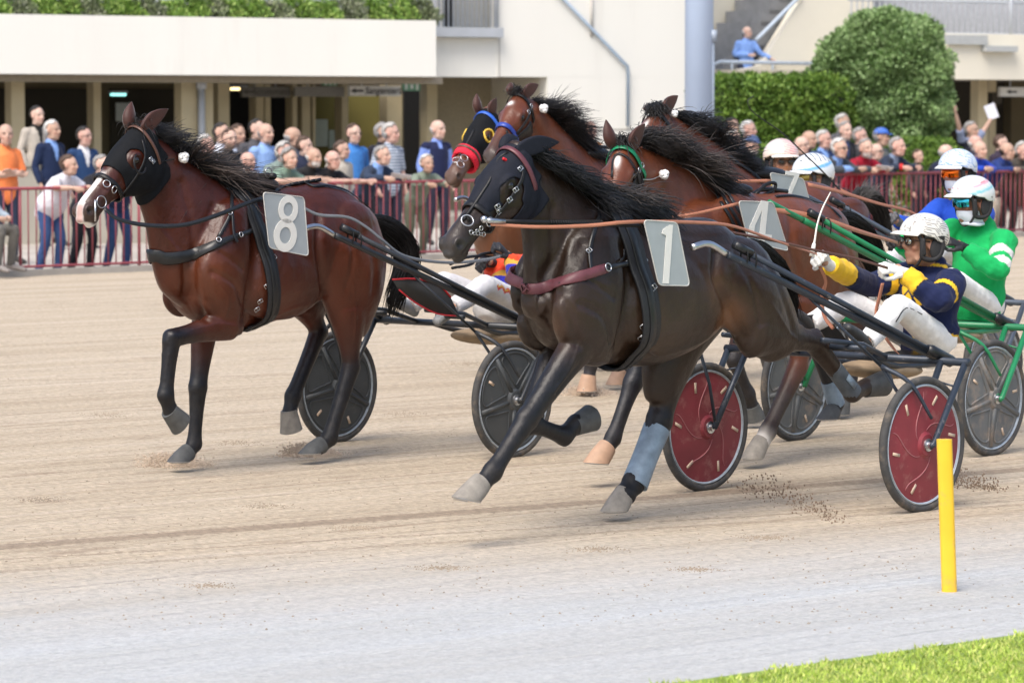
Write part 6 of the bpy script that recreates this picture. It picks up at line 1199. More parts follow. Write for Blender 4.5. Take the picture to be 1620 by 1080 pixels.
    def leafy(name, blobs, n, size, cols, label, cat, seed, group=None, inner=.72, trunk=None, aspect=.35, upb=.4):
        rs = np.random.RandomState(seed); root = empty(name, (0, 0, 0), 0, label, cat, group); V = []; blobs = [(c, A_(r) * (LS if cat != 'shrub' or 'planter' not in name else 1)) for c, r in blobs]; Fs = []; mi = []
        tot = sum(b[1][0] * b[1][2] for b in blobs)
        for c, r in blobs:
            c, r = A_(c), A_(r); m = int(n * r[0] * r[2] / tot)
            for i in range(m):
                d = unit(rs.normal(size=3)); lump = 1 + .13 * math.sin(d[0] * 7 + seed) * math.sin(d[2] * 8 + 2) + .06 * math.sin(d[1] * 13 + d[2] * 11)
                P = c + d * r * lump * rs.uniform(inner, 1.08) ** .6; u = unit(d + rs.normal(size=3) * .7 + A_([0, 0, upb])); s_ = size * rs.uniform(.6, 1.3); w_ = unit(np.cross(u, rs.normal(size=3))) * s_ * aspect; k = len(V); V += [P, P + u * s_ * .5 + w_, P + u * s_, P + u * s_ * .5 - w_]; Fs.append((k, k + 1, k + 2, k + 3)); q = rs.rand() + .25 * (math.sin(P[0] * 5 + seed) * math.sin(P[2] * 6)); mi.append(0 if q < .33 else 1 if q < .75 else 2)
        mb = MB(); mb.add(V, Fs); mb.m = mi; mb.build('crown', cols, root, smooth=False)
        mb = MB(); [mb.ell(c, A_(r) * (inner - .06), K=14, M=10) for c, r in blobs]; mb.build('dark_core', mat('shaded_core', (.020, .028, .012), .95, 0, .4, 4), root)  # solid dark core: the shade inside the crown is put into its colour
        if trunk: mb = MB(); [mb.tube(t, [.10, .07, .04], K=8, sub=3) for t in trunk]; mb.build('trunk', mat('bark', (.09, .07, .05), .9, 0, .3, 10, .004, 30), root)
    LS = 68 / 62; D = 68.; X = lambda px, D_=68.: (px - 810) / FPX * D_; ZZ = lambda py, D_=68.: 2.07 + (190 - py) / FPX * D_
    g1 = [mat('leaf_a', (.12, .20, .065), .6, 0, .2, 3), mat('leaf_b', (.20, .32, .11), .6, 0, .2, 3), mat('leaf_c', (.33, .46, .21), .6, 0, .2, 3)]
    cx, cz = X(1394), ZZ(118); leafy('round_shrub', [((cx, D, ZZ(120)), (1.21, 1.12, 1.07)), ((cx + .1, D, ZZ(175)), (1.15, 1.1, .85)), ((cx, D, ZZ(100)), (1.0, .95, .92)), ((X(1440), D, ZZ(205)), (.65, .7, .55)), ((X(1340), D, ZZ(190)), (.7, .7, .6))], 150000, .075, g1, 'big rounded olive-green tree crown clipped like a ball behind the crowd', 'tree', 3, trunk=[[(X(1372), D, 0), (X(1370), D, 1.2), (X(1385), D, 2.4)], [(X(1372), D, .9), (X(1345), D, 2.0)], [(X(1372), D, 1.0), (X(1410), D, 2.2)]])
    D2 = 67.; g2 = [mat('hedge_a', (.075, .15, .018), .6, 0, .2, 3), mat('hedge_b', (.125, .23, .032), .6, 0, .2, 3), mat('hedge_c', (.22, .34, .06), .6, 0, .2, 3)]
    bl = [((X(px, D2), D2 + .3, ZZ(py, D2)), (.55, .6, .5)) for px in range(1140, 1320, 24) for py in (160, 200, 240, 285)] ; bl = [(c_, (r_[0], r_[1], r_[2] * .9)) for c_, r_ in bl]; leafy('clipped_hedge', bl, 110000, .065, g2, 'yellow-green clipped hedge between the lighting column and the round tree', 'hedge', 5, inner=.85, aspect=.45)
    bl = [((X(px, 65), 65, ZZ(258, 65)), (.45, .5, .42)) for px in range(1436, 1486, 16)] + [((X(1455, 65), 65, ZZ(285, 65)), (.6, .6, .6))]; leafy('low_shrub', bl, 16000, .05, g2, 'low bright green clipped shrub right of the round tree', 'shrub', 6, inner=.85, aspect=.45)
    # planter shrubs along the balcony
    FB2 = lambda px, py, w: FB.W(*FB.L(px, py, w)); g3 = g2; g3 = [mat('planter_a', (.10, .19, .03), .6, 0, .2, 3), mat('planter_b', (.20, .34, .06), .6, 0, .2, 3), mat('planter_c', (.34, .46, .12), .6, 0, .2, 3)]; pts = [(-20, .4), (22, .35), (60, .3), (93, .5), (128, .35), (160, .4), (195, .28), (228, .35), (262, .25), (300, .45), (325, .5), (352, .3), (392, .42), (430, .3), (470, .45), (508, .3), (545, .45), (585, .4), (625, .5), (662, .4)]
    for i, (px, h) in enumerate(pts):
        P = FB2(px, 26 + px * .012, .7); dull = i % 3 == 1; cols = g3 if not dull else [mat('dry_a', (.12, .15, .08), .7, 0, .2, 3), mat('dry_b', (.20, .25, .12), .7, 0, .2, 3), mat('dry_c', (.32, .34, .24), .7, 0, .2, 3)]
        leafy('planter_shrub', [((P[0], P[1], P[2] + h * .45), (.34, .25, h * .75)), ((P[0] + .2, P[1] - .05, P[2] + h * .2), (.25, .25, h * .5))], 1900, .07, cols, '%s shrub, %s from the left end of the balcony planter' % ('thin greyish' if dull else 'feathery green', ['first', 'second', 'third', 'fourth', 'fifth', 'sixth', 'seventh', 'eighth', 'ninth', 'tenth', 'eleventh', 'twelfth', 'thirteenth', 'fourteenth', 'fifteenth', 'sixteenth', 'seventeenth', 'eighteenth', 'nineteenth', 'twentieth'][i]), 'shrub', 20 + i, 'shrubs along the balcony planter', inner=.3)
# ================================================================== drivers
def pxJ(fr, D): 
    out = {}
    for k, v in D.items(): out[k] = [fr.L(*q) for q in v] if isinstance(v, list) else fr.L(*v)
    return out
def near(V, p, r): return np.linalg.norm(V - p, axis=1) < r
def armf(V, J, i):
    """0..1 along shoulder-elbow, 1..2 along elbow-wrist for cloth vertices near arm i, else -1"""
    out = np.full(len(V), -1.0); best = np.full(len(V), 9.0)
    for k, (a, b) in enumerate(((J['sh'][i], J['el'][i]), (J['el'][i], J['wr'][i]))):
        ab = b - a; t = np.clip((V - a) @ ab / (ab @ ab), 0, 1); d = np.linalg.norm(V - (a + t[:, None] * ab), axis=1); m = (d < .095) & (d < best); out[m] = t[m] + k; best[m] = d[m]
    return out
def gloves(root, J, mats, i, d, pn, curl, side, nm='glove', k=1.24):
    mb = MB(); w = J['wr'][i]; hand(mb, w + unit(d) * .01, d, pn, curl, side, k, .0105); mb.tube([w - unit(d) * .045, w, w + unit(d) * .03], [.034, .031, .030], K=14, sub=2); me, V = remesh(mb, .0042, 2, .4); return mesh_obj(nm, me, mats, root)
GL_W = lambda: mat('white_glove', (.66, .66, .64), .7, 0, .06, 30, .0006, 90)
GL_B = lambda: mat('black_glove', (.015, .015, .018), .6, 0, .2, 30, .0006, 90)
SK1 = (.42, .235, .16)
def drivers():
    WT = (.80, .80, .80)
    # ---- navy and yellow
    D = dict(pelvis=(1466, 524, 0), chest=(1472, 466, 0), neck=(1476, 424, 0), head=(1459, 386, 0), sh=[(1504, 449, .19), (1437, 438, -.18)], el=[(1484, 476, .25), (1372, 450, -.24)], wr=[(1429, 431, .06), (1309, 417, -.12)],
             hip=[(1487, 538, .10), (1448, 533, -.10)], kn=[(1421, 486, .22), (1342, 480, -.20)], an=[(1371, 541, .24), (1282, 512, -.24)], toe=[(1344, 520, .24), (1256, 494, -.24)])
    J = pxJ(F1, D); J['look'] = unit(A_([.88, -.42, .09]))
    navy, yel = (.012, .018, .062), (.78, .48, .03)
    def shirt(V, X):
        J = X['J']; C = np.tile(A_(navy), (len(V), 1)); 
        for i in (0, 1):
            f = armf(V, J, i); C[(f > 1.50)] = yel; C[(f > 1.475) & (f <= 1.50)] = .01; C[(f > .46) & (f < .62)] = yel; C[((f > .44) & (f <= .46)) | ((f >= .62) & (f < .64))] = .01
        r = V - X['che']; a, b, c = r @ X['fw'], r @ X['sd'], r @ X['up']; fr_ = (a > .04)
        for cy, cz in ((.045, .03), (-.045, .03), (0, -.06), (.10, -.03)):
            m = fr_ & (np.abs(b - cy) + np.abs(c - cz) * .9 < .052) & (armf(V, J, 0) < 0.2) & (armf(V, J, 1) < 0.2); C[m] = yel
        r = V - X['pel']; C[(r @ X['up'] < -.01) & (r @ X['sd'] > .06)] = yel
        r = V - X['nek']; m = (np.abs(r @ X['up'] - .012) < .008) & (np.linalg.norm(r, axis=1) < .12); C[m] = yel
        return C
    root, Dn = person('person', (F1.O[0], F1.O[1], 0), F1.rot, J, dict(skin=SK1, shirt=shirt, topname='jacket', trousers=WT, gloves=True, hk=1.05, fat=1.15, lo=-.05, legk=.86, boot=.5, shoe=mat('driver_boot', (.03, .032, .035), .5, 0, .2), shoename='boot', ease=.028, wrinkle=.013, brow=(.02, .015, .012)), 'driver in a navy and yellow jacket, white helmet, mirrored sunglasses and white gloves', group='sulky drivers', voxel=.0085)
    def hp_(n, a, p):
        c = A_([.68, .67, .62]); s = math.sin(n[0] * 21 + n[2] * 15 + 2.2 * math.sin(n[1] * 5 + n[2] * 9)) ; 
        if (p > .70 and abs(n[1]) > .30 and n[0] < .45 and math.sin(p * 52 + 1.6 * math.sin(a * 7)) > .55): c = A_([.16, .15, .14])
        elif (p > .5 and n[0] > .2 and .1 < n[1] < .75 and math.sin(n[0] * 40 + 6 * math.sin(n[1] * 17)) > .86): c = A_([.22, .21, .20])
        return c
    helmet(root, Dn, hp_, (.68, .67, .63))
    goggles(root, Dn, mat('mirror_lens', (.55, .60, .55), .08, 1., .0), wrap=False)
    Jn = Dn['J']; gloves(root, Jn, GL_W(), 0, unit(A_([.75, -.25, .25])), unit(A_([.1, -.6, -.8])), .95, 1); gloves(root, Jn, GL_W(), 1, unit(A_([.8, .1, .35])), unit(A_([.2, .7, -.7])), 1.0, -1)
    for i, s in ((0, 1), (1, -1)):
        mb = MB(); a, b = Jn['hip'][i], Jn['kn'][i]; c = Jn['an'][i]; n_ = A_([0, .0, 1]); mb.tube([a * .3 + b * .7 + A_([0, .075 * s, .02]), b + A_([.02, .070 * s, .0]), b * .6 + c * .4 + A_([0, .07 * s, 0])], .0035, K=5, sub=4); mb.build('piping', M_leather, root)
    mb = MB(); P = Dn['J']['chest'] + Dn['sd'] * .08 + Dn['fw'] * .135 + Dn['up'] * .0; u = Dn['sd']; v = Dn['up']
    for k, c_ in enumerate(((.0, .25, .06), (.6, .6, .6), (.5, .01, .01))): m2 = MB(); m2.box(P + u * (.018 * (k - 1)) + v * -.075, (.017, .004, .022), (u, Dn['fw'], v)); m2.build('flag_patch', mat('patch_%d' % k, c_, .7), root)
    # ---- green
    D = dict(pelvis=(1546, 470, 0), chest=(1552, 412, 0), neck=(1556, 358, 0), head=(1537, 322, 0), sh=[(1588, 382, .20), (1508, 366, -.20)], el=[(1578, 428, .27), (1452, 400, -.22)], wr=[(1524, 391, .08), (1424, 385, -.10)],
             hip=[(1566, 484, .10), (1528, 478, -.10)], kn=[(1505, 442, .22), (1430, 430, -.20)], an=[(1446, 490, .24), (1366, 470, -.24)], toe=[(1422, 476, .24), (1344, 456, -.24)])
    J = pxJ(F4, D); J['look'] = unit(A_([.92, -.32, .0])); gr = (.01, .37, .10)
    def shirt(V, X):
        C = np.tile(A_(gr), (len(V), 1))
        for i in (0, 1): f = armf(V, X['J'], i); C[((f > .40) & (f < .60)) | ((f > .72) & (f < .92))] = .66
        return C
    root, Dg = person('person', (F4.O[0], F4.O[1], 0), F4.rot, J, dict(skin=(.28, .13, .085), shirt=shirt, topname='jacket', trousers=WT, gloves=True, boot=.5, shoename='boot', ease=.028, wrinkle=.013, fat=1.1, legk=.86), 'driver in a green jacket with white arm bands, pastel helmet and white face mask', group='sulky drivers', voxel=.0085)
    def hp_(n, a, p):
        c = A_([.66, .70, .70]); u = n[2] * 1.0 + n[0] * .35
        if .18 < u < .32: c = A_([.25, .55, .62])
        if .52 < u < .64 and n[0] < .5: c = A_([.70, .35, .42])
        if .66 < u < .68: c = A_([.62, .03, .06])
        if .36 < u < .40: c = A_([.40, .62, .68])
        return c
    helmet(root, Dg, hp_, (.70, .72, .72), k=1.02); goggles(root, Dg, mat('blue_mirror', (.05, .45, .60), .08, 1., .35, 7))
    q = Dg['q']; mb = MB(); fx, ly, uz = Dg['fx'], Dg['ly'], Dg['uz']; mb.loft([(q(-.012, 0, -.13), fx * .075, ly * .070), (q(.0, 0, -.105), fx * .080, ly * .072), (q(.020, 0, -.075), fx * .082, ly * .070), (q(.028, 0, -.042), fx * .078, ly * .066)], K=26, sub=3, rnd=False); mb.tube([q(.066, .0, -.115), q(.04, .05, -.12), q(0, .072, -.125), q(-.05, .05, -.12)], .012, K=8, sub=3); mb.build('face_mask', mat('white_fabric', (.66, .70, .78), .8, 0, .05, 30, .002, 40), root)
    Jg = Dg['J']; gloves(root, Jg, GL_B(), 0, unit(A_([.7, -.3, .35])), unit(A_([.1, -.6, -.8])), .9, 1); gloves(root, Jg, GL_B(), 1, unit(A_([.8, .1, .25])), unit(A_([.2, .7, -.7])), .95, -1)
    # ---- blue, behind
    D = dict(pelvis=(1535, 420, 0), chest=(1530, 362, 0), neck=(1524, 318, 0), head=(1514, 276, 0), sh=[(1556, 338, .19), (1488, 330, -.19)], el=[(1530, 375, .27), (1446, 362, -.24)], wr=[(1488, 366, .1), (1420, 350, -.12)],
             hip=[(1552, 424, .10), (1518, 420, -.10)], kn=[(1490, 392, .22), (1440, 386, -.20)], an=[(1448, 432, .24), (1392, 426, -.24)], toe=[(1430, 424, .24), (1374, 418, -.24)])
    J = pxJ(F7, D); J['look'] = unit(A_([1, -.08, .0]))
    root, Db = person('person', (F7.O[0], F7.O[1], 0), F7.rot, J, dict(skin=SK1, shirt=(.02, .08, .48), topname='jacket', trousers=WT, gloves=True, boot=.5, shoename='boot', ease=.024), 'driver in a blue jacket with orange mirrored goggles and a speckled helmet', group='sulky drivers', voxel=.011)
    helmet(root, Db, lambda n, a, p: A_([.60, .66, .74]) if math.sin(n[0] * 30 + 4 * math.sin(n[1] * 23)) * math.sin(n[2] * 27 + n[1] * 11) < .35 or p < .3 else A_([.22, .36, .62]), (.68, .70, .72), k=1.05); goggles(root, Db, mat('orange_mirror', (.85, .16, .02), .10, 1., .4, 9), (.5, .05, .02))
    q = Db['q']; mb = MB(); mb.loft([(q(-.005, 0, -.12), Db['fx'] * .075, Db['ly'] * .068), (q(.018, 0, -.08), Db['fx'] * .08, Db['ly'] * .068), (q(.028, 0, -.040), Db['fx'] * .077, Db['ly'] * .064)], K=24, sub=3, rnd=False); mb.build('face_mask', mat('white_fabric', (1, 1, 1)), root)
    gg = mat('grey_glove', (.12, .12, .13), .7, 0, .2); gloves(root, Db['J'], gg, 0, unit(A_([.8, -.2, .2])), unit(A_([.1, -.6, -.8])), .9, 1); gloves(root, Db['J'], gg, 1, unit(A_([.8, .1, .3])), unit(A_([.2, .7, -.7])), .9, -1)
    # ---- the two helmets behind plate 7
    def back_driver(fr, hx, hy, look, jacket, label, paintf, vis, skin=SK1):
        hd = fr.L(hx, hy, 0); o = hd - A_([-1.0, 0, 1.42]); M = lambda x, y, z: A_([x + o[0], y, z + o[2]])
        J = dict(pelvis=M(-.93, 0, .80), chest=M(-1.06, 0, 1.07), neck=M(-1.05, 0, 1.27), head=M(-1.0, 0, 1.42), sh=[M(-1.04, .19, 1.20), M(-1.04, -.19, 1.20)], el=[M(-.85, .25, 1.02), M(-.85, -.25, 1.02)], wr=[M(-.62, .08, 1.12), M(-.62, -.08, 1.12)], hip=[M(-.92, .1, .79), M(-.92, -.1, .79)], kn=[M(-.52, .21, 1.0), M(-.52, -.21, 1.0)], an=[M(-.18, .24, .80), M(-.18, -.24, .80)], toe=[M(-.03, .24, .88), M(-.03, -.24, .88)], look=unit(A_(look)))
        root, Dx = person('person', (fr.O[0], fr.O[1], 0), fr.rot, J, dict(skin=skin, shirt=jacket, topname='jacket', trousers=WT, gloves=True, boot=.5, shoename='boot', ease=.022, hk=1.24), label, group='sulky drivers', voxel=.012); helmet(root, Dx, paintf, vis, k=1.06); gloves(root, Dx['J'], GL_B(), 0, A_([1., 0, 0]), A_([0, -.5, -1.]), .9, 1); gloves(root, Dx['J'], GL_B(), 1, A_([1., 0, 0]), A_([0, .5, -1.]), .9, -1); return root, Dx
    def pk(n, a, p):
        c = A_([.72, .60, .52]); u = n[2] * .9 - n[0] * .15 + .1 * math.sin(n[1] * 3)
        if n[1] > -.2 and math.sin(u * 46) > .55 and n[0] > -.5: c = A_([.70, .16, .22])
        if (n[0] + .52) ** 2 + (n[2] - .42) ** 2 < .05 and n[1] > 0: c = A_([.85, .62, .12])
        if n[0] < -.45 and math.sin(n[2] * 30) > .5: c = A_([.75, .30, .35])
        return c
    r_, Dp = back_driver(FD, 1236, 258, (.55, .85, .02), (.75, .50, .08), 'driver in a cream and pink striped helmet, looking to the right', pk, (.72, .66, .60)); goggles(r_, Dp, M_lens, wrap=False)
    def wb(n, a, p):
        c = A_([.68, .72, .75]); 
        if .25 < n[2] + .3 * n[0] < .42 and n[1] > .2 : c = A_([.16, .42, .75])
        if n[2] > .55 and n[1] > .1 and math.sin(n[0] * 26) > .75: c = A_([.08, .10, .12])
        return c
    r_, Dw = back_driver(FC, 1285, 284, (.9, -.30, .0), (.30, .25, .10), 'driver in a white and light blue helmet peering over the number 7 plate', wb, (.70, .72, .74)); goggles(r_, Dw, mat('brown_lens', (.30, .22, .05), .15, .6, .1), (.2, .18, .1))
    # ---- driver of horse 8, mostly hidden
    D = dict(pelvis=(798, 474, 0), chest=(818, 442, 0), neck=(846, 416, 0), head=(866, 392, 0), sh=[(858, 436, .19), (806, 420, -.19)], el=[(828, 446, .25), (782, 428, -.24)], wr=[(806, 408, .06), (776, 416, -.12)],
             hip=[(820, 480, .10), (780, 474, -.10)], kn=[(768, 452, .22), (702, 447, -.20)], an=[(716, 486, .26), (650, 484, -.24)], toe=[(694, 505, .26), (622, 474, -.24)])
    J = pxJ(F8, D); J['look'] = unit(A_([1, 0, .1])); red = (.72, .06, .02)
    def shirt(V, X):
        C = np.tile(A_(red), (len(V), 1)); r = V - X['pel']; u = r @ X['up']; C[(u < .10)] = (.55, .30, .05); C[(u < .06)] = (.03, .03, .35); C[u < .015] = .6; return C
    def trou(V, X):
        C = np.tile(A_([.62, .62, .64]), (len(V), 1)); J = X['J']
        for i, s in ((0, 1), (1, -1)):
            a, b = J['hip'][i], J['kn'][i]; ab = b - a; t = (V - a) @ ab / (ab @ ab); lat = (V[:, 1] - a[1]) * s; z = (V - (a + np.clip(t, 0, 1)[:, None] * ab))[:, 2]; zz = .02 * np.abs(((t * 5) % 1) - .5) * 2
            m = (lat > .03) & (np.abs(z - zz) < .014) & (t > .05) & (t < .95); C[m] = (.55, .02, .02); m = (lat > .03) & (np.abs(z - zz - .004) < .004) & (t > .05) & (t < .95); C[m] = (.6, .4, .05)
        return C
    root, D8 = person('person', (F8.O[0], F8.O[1], 0), F8.rot, J, dict(skin=SK1, shirt=shirt, topname='jacket', trousers=trou, gloves=True, boot=.34, shoe=mat('grey_driver_boot', (.24, .25, .26), .7, 0, .2, 30, .002, 60), shoename='boot', ease=.022, wrinkle=.012, legk=.8), 'driver in an orange-red jacket and white trousers, half hidden by the dark horse', group='sulky drivers', voxel=.010)
    helmet(root, D8, lambda n, a, p: A_([.6, .6, .6]), (.5, .5, .5)); gl = gloves(root, D8['J'], GL_B(), 0, unit(A_([.5, -.1, .5])), unit(A_([.4, -.6, -.5])), 1.0, 1, k=1.2); gloves(root, D8['J'], GL_B(), 1, unit(A_([.8, .1, .1])), unit(A_([.2, .7, -.7])), .95, -1)
    mb = MB(); p = F8.L(764, 412, 0.0); [mb.tube([F8.L(x, y, .0) for x, y in q_], .010, K=6, sub=5) for q_ in ([(712, 418), (735, 408), (760, 405), (785, 408)], [(715, 424), (745, 418), (758, 404), (778, 400), (792, 404)])]; mb.build('looped_rein', M_leather, root)
    return Dn, Dg, Db, D8
def line3(fr, pts, w, name, m, label, cat, flat=True, sub=6, r=None, group=None):
    P = catmull([fr.L(*p) for p in pts], sub); root = None; mb = MB(); 
    if flat: mb.ribbon(P, [A_([0, 1., .25])] * len(P), w, .004)
    else: mb.tube(P, r if r is not None else w, K=6)
    o = mb.build(name, m, None); o.location = (fr.O[0], fr.O[1], 0); o.rotation_euler = (0, 0, fr.rot); return tag(o, label, cat, group)
def tack():
    tan = mat('tan_leather', (.42, .17, .10), .55, 0, .1, 20); br = mat('brown_leather', (.10, .045, .03), .4)
    RG = 'reins'
    line3(F1, [(776, 355, .14), (850, 359, .22), (930, 357, .28), (1000, 351, .33), (1100, 352, .24), (1160, 358, .16), (1230, 382, .04), (1292, 402, -.10)], [.016, .018, .019, .019, .019, .018, .014, .012], 'rein', tan, 'tan leather rein from the dark horse bit past plate 1 to the far white glove', 'rein', group=RG)
    line3(F1, [(1096, 356, -.05), (1180, 372, -.02), (1240, 384, .0), (1290, 396, .02), (1350, 408, .04), (1404, 424, .08)], .016, 'rein', br, 'thin brown rein running to the near white glove of the navy driver', 'rein', group=RG)
    line3(F1, [(1296, 420, -.12), (1306, 445, -.14), (1300, 470, -.16), (1304, 500, -.14), (1318, 520, -.1)], .030, 'rein', tan, 'loose tan rein end hanging under the far white glove', 'rein', group=RG)
    line3(F1, [(1396, 448, .08), (1391, 470, .06), (1386, 495, .05), (1392, 520, .1), (1414, 552, .2), (1424, 562, .26)], .028, 'rein', tan, 'loose tan rein end hanging under the near white glove over the thigh', 'rein', group=RG)
    line3(F8, [(166, 330, .12), (186, 346, .16), (230, 356, .22), (290, 356, .30), (345, 340, .34), (385, 324, .33), (415, 314, .32)], .026, 'rein', M_patent, 'black rein from the bay horse bit across its neck to plate 8', 'rein', group=RG)
    line3(F8, [(478, 328, .34), (505, 340, .36), (550, 344, .38), (580, 360, .40), (605, 380, .42), (640, 405, .38), (700, 415, .2), (760, 412, .1), (808, 402, .06)], .020, 'rein', mat('grey_strap', (.16, .17, .18), .5), 'grey strap rein curving over the bay horse croup behind plate 8', 'rein', group=RG)
    line3(F4, [(1060, 345, .30), (1110, 336, .33), (1168, 322, .36)], .018, 'rein', tan, 'thin tan rein in front of plate 4', 'rein', group=RG)
    line3(F4, [(1222, 332, .36), (1260, 337, .36), (1310, 349, .36), (1360, 366, .32), (1420, 384, .0)], [.03, .034, .034, .03, .02], 'rein', tan, 'wide tan rein from plate 4 across the bay rump to the green driver', 'rein', group=RG)
    line3(F7, [(1120, 290, .30), (1170, 287, .33), (1219, 286, .36)], .022, 'rein', tan, 'tan rein in front of plate 7', 'rein', group=RG)
    line3(F7, [(1278, 292, .36), (1330, 304, .30), (1390, 322, .2), (1440, 335, .1), (1480, 360, .08)], [.03, .026, .02, .016], 'rein', tan, 'tan rein from plate 7 running right in front of the railing', 'rein', group=RG)
    line3(F7, [(1330, 300, .1), (1385, 325, .0), (1410, 335, -.08), (1420, 346, -.12)], .014, 'rein', tan, 'thin tan rein just above the grey glove of the blue driver', 'rein', group=RG)
    # side pole of horse 1
    r = empty('head_pole', (F1.O[0], F1.O[1], 0), F1.rot, 'black head pole with a metal end lying along the dark horse neck', 'head pole')
    L = F1.L; mb = MB(); mb.tube([L(788, 350, .15), L(900, 353, .24), L(1010, 357, .31)], [.011, .012, .010], K=10, sub=3)
    for f in np.linspace(0, 1, 22): p = L(870 + 80 * f, 352.5, .22 + .05 * f); mb.tube([p + A_([0, math.cos(a) * .014, math.sin(a) * .014]) for a in np.linspace(0, 6.28, 8, endpoint=False)], .003, K=4, closed=True)
    mb.build('rod', M_leather, r); mb = MB(); mb.tube([L(768, 348, .13), L(776, 349, .14), L(798, 350.5, .16)], [.010, .014, .014], K=10); mb.ell(L(766, 347, .13), .018); mb.build('metal_end', M_metal, r)
    # whips
    w = line3(F1, [(1286, 396, -.12), (1289, 380, -.12), (1293, 355, -.12), (1301, 330, -.12), (1314, 304, -.12)], .004, 'whip', mat('white_whip', (.72, .70, .64), .5), 'short white whip held upright in the far white glove', 'whip', flat=False, r=[.009, .006, .005, .005, .003])
    mb = MB(); mb.tube([F1.L(1284, 405, -.12), F1.L(1288, 385, -.12)], [.014, .010], K=8); mb.build('handle', mat('white_whip', (1, 1, 1)), w)
    line3(F7, [(1416, 352, -.12), (1352, 322, -.15), (1300, 270, -.2), (1240, 213, -.25), (1205, 188, -.3), (1188, 174, -.3), (1183, 160, -.3), (1192, 152, -.3)], .004, 'whip', mat('black_whip', (.02, .02, .02), .5), 'long thin black whip curving up in front of the hedge', 'whip', flat=False, r=[.006, .006, .005, .004, .003, .003, .003])
# ================================================================== the crowd
HC = dict(white=(.55, .54, .52), grey=(.26, .25, .24), dark=(.02, .016, .013), brown=(.07, .04, .025), silver=(.40, .39, .37))
SKN = [(.52, .345, .27), (.58, .40, .325), (.46, .30, .225), (.54, .34, .28)]
GRP = 'spectators behind the railing'
def pose(kind, rs):
    j = lambda s=.02: rs.uniform(-s, s); V = lambda *a: A_(a)
    J = dict(pelvis=V(0, 0, .95), chest=V(-.01, 0, 1.25), neck=V(-.01, 0, 1.46), head=V(.03, j(), 1.62), sh=[V(-.02, .170, 1.39), V(-.02, -.170, 1.39)], hip=[V(0, .09, .92), V(0, -.09, .92)], kn=[V(.03, .11, .50), V(.02, -.11, .50)], an=[V(-.02, .13, .09), V(-.04, -.13, .09)], toe=[V(.13, .17, .04), V(.11, -.16, .04)],
             el=[V(-.05, .25, 1.12), V(-.05, -.25, 1.12)], wr=[V(.05, .24, .88), V(.05, -.24, .88)])
    if kind == 'crossed': J['el'] = [V(.03, .25, 1.13), V(.03, -.25, 1.13)]; J['wr'] = [V(.21, -.03, 1.17), V(.20, .06, 1.13)]; J['hd'] = [unit(V(-.1, -1, .1)), unit(V(-.1, 1, .0))]
    if kind in ('lean', 'leanp', 'leanl'):
        d = rs.uniform(-.04, .04); J.update(pelvis=V(-.42, 0, .93), chest=V(-.24, 0, 1.18), neck=V(-.10, 0, 1.35), head=V(-.02, d, 1.49), sh=[V(-.13, .170, 1.28), V(-.13, -.170, 1.28)], hip=[V(-.42, .09, .90), V(-.42, -.09, .90)], kn=[V(-.32, .11, .50), V(-.38, -.11, .50)], an=[V(-.40, .13, .09), V(-.50, -.13, .09)], toe=[V(-.25, .17, .04), V(-.35, -.16, .04)],
                 el=[V(-.02, .27, 1.19), V(-.02, -.27, 1.19)], wr=[V(.12, .05, 1.20), V(.12, -.04, 1.22)])
        J['hd'] = [unit(V(.4, -.7, .1)), unit(V(.4, .7, -.1))]
        if kind == 'leanp': J['wr'] = [V(.22, .16, 1.20), V(.20, -.14, 1.20)]; J['hd'] = [unit(V(.9, -.2, -.1)), unit(V(.9, .2, -.2))]
        if kind == 'leanl': J['el'] = [V(.05, .22, 1.19), V(-.02, -.27, 1.19)]; J['wr'] = [V(.16, .46, 1.20), V(.18, .18, 1.21)]; J['hd'] = [unit(V(.2, .9, .0)), unit(V(.3, .9, -.05))]
    if kind == 'raise': J['sh'] = [V(-.02, .185, 1.43), V(-.02, -.185, 1.43)]; J['el'] = [V(.02, .37, 1.62), V(.02, -.34, 1.66)]; J['wr'] = [V(.03, .58, 1.82), V(.04, -.47, 1.90)]; J['hd'] = [unit(V(0, .4, .9)), unit(V(0, -.15, 1))]; J['pn'] = [V(1., 0, 0), V(1., 0, 0)]
    if kind == 'paper': J['el'] = [V(.02, .25, 1.13), V(.02, -.25, 1.13)]; J['wr'] = [V(.26, .10, 1.16), V(.26, -.10, 1.16)]
    if kind == 'rail': J['el'] = [V(.10, .30, 1.18), V(-.02, -.26, 1.15)]; J['wr'] = [V(.25, .48, 1.06), V(.18, .0, 1.14)]
    if kind == 'sit': J.update(pelvis=V(-.1, 0, .62), chest=V(-.14, 0, .92), neck=V(-.10, 0, 1.13), head=V(-.05, 0, 1.29), sh=[V(-.12, .185, 1.06), V(-.12, -.185, 1.06)], hip=[V(-.1, .09, .60), V(-.1, -.09, .60)], kn=[V(.32, .16, .64), V(.32, -.16, .64)], an=[V(.26, .17, .17), V(.28, -.17, .17)], toe=[V(.44, .20, .12), V(.45, -.20, .12)], el=[V(.05, .26, .84), V(.05, -.26, .84)], wr=[V(.26, .12, .80), V(.26, -.12, .80)])
    return J
def jacket(base, inner, tie=None):
    def f(V, X):
        C = np.tile(A_(base), (len(V), 1)); r = V - X['nek']; a, b, c = r @ X['fw'], r @ X['sd'], r @ X['up']; m = (a > .02) & (np.abs(b) < .012 + .05 * (1 + c / .26)) & (c < .06) & (c > -.26); C[m] = inner
        if tie: C[m & (np.abs(b) < .016)] = tie
        C[(c > .0) & (np.linalg.norm(r, axis=1) < .09)] = inner
        return C
    return f
def stripes(c1, c2):
    def f(V, X): C = np.tile(A_(c1), (len(V), 1)); C[np.sin(V[:, 2] * 150) > .3] = c2; return C
    return f
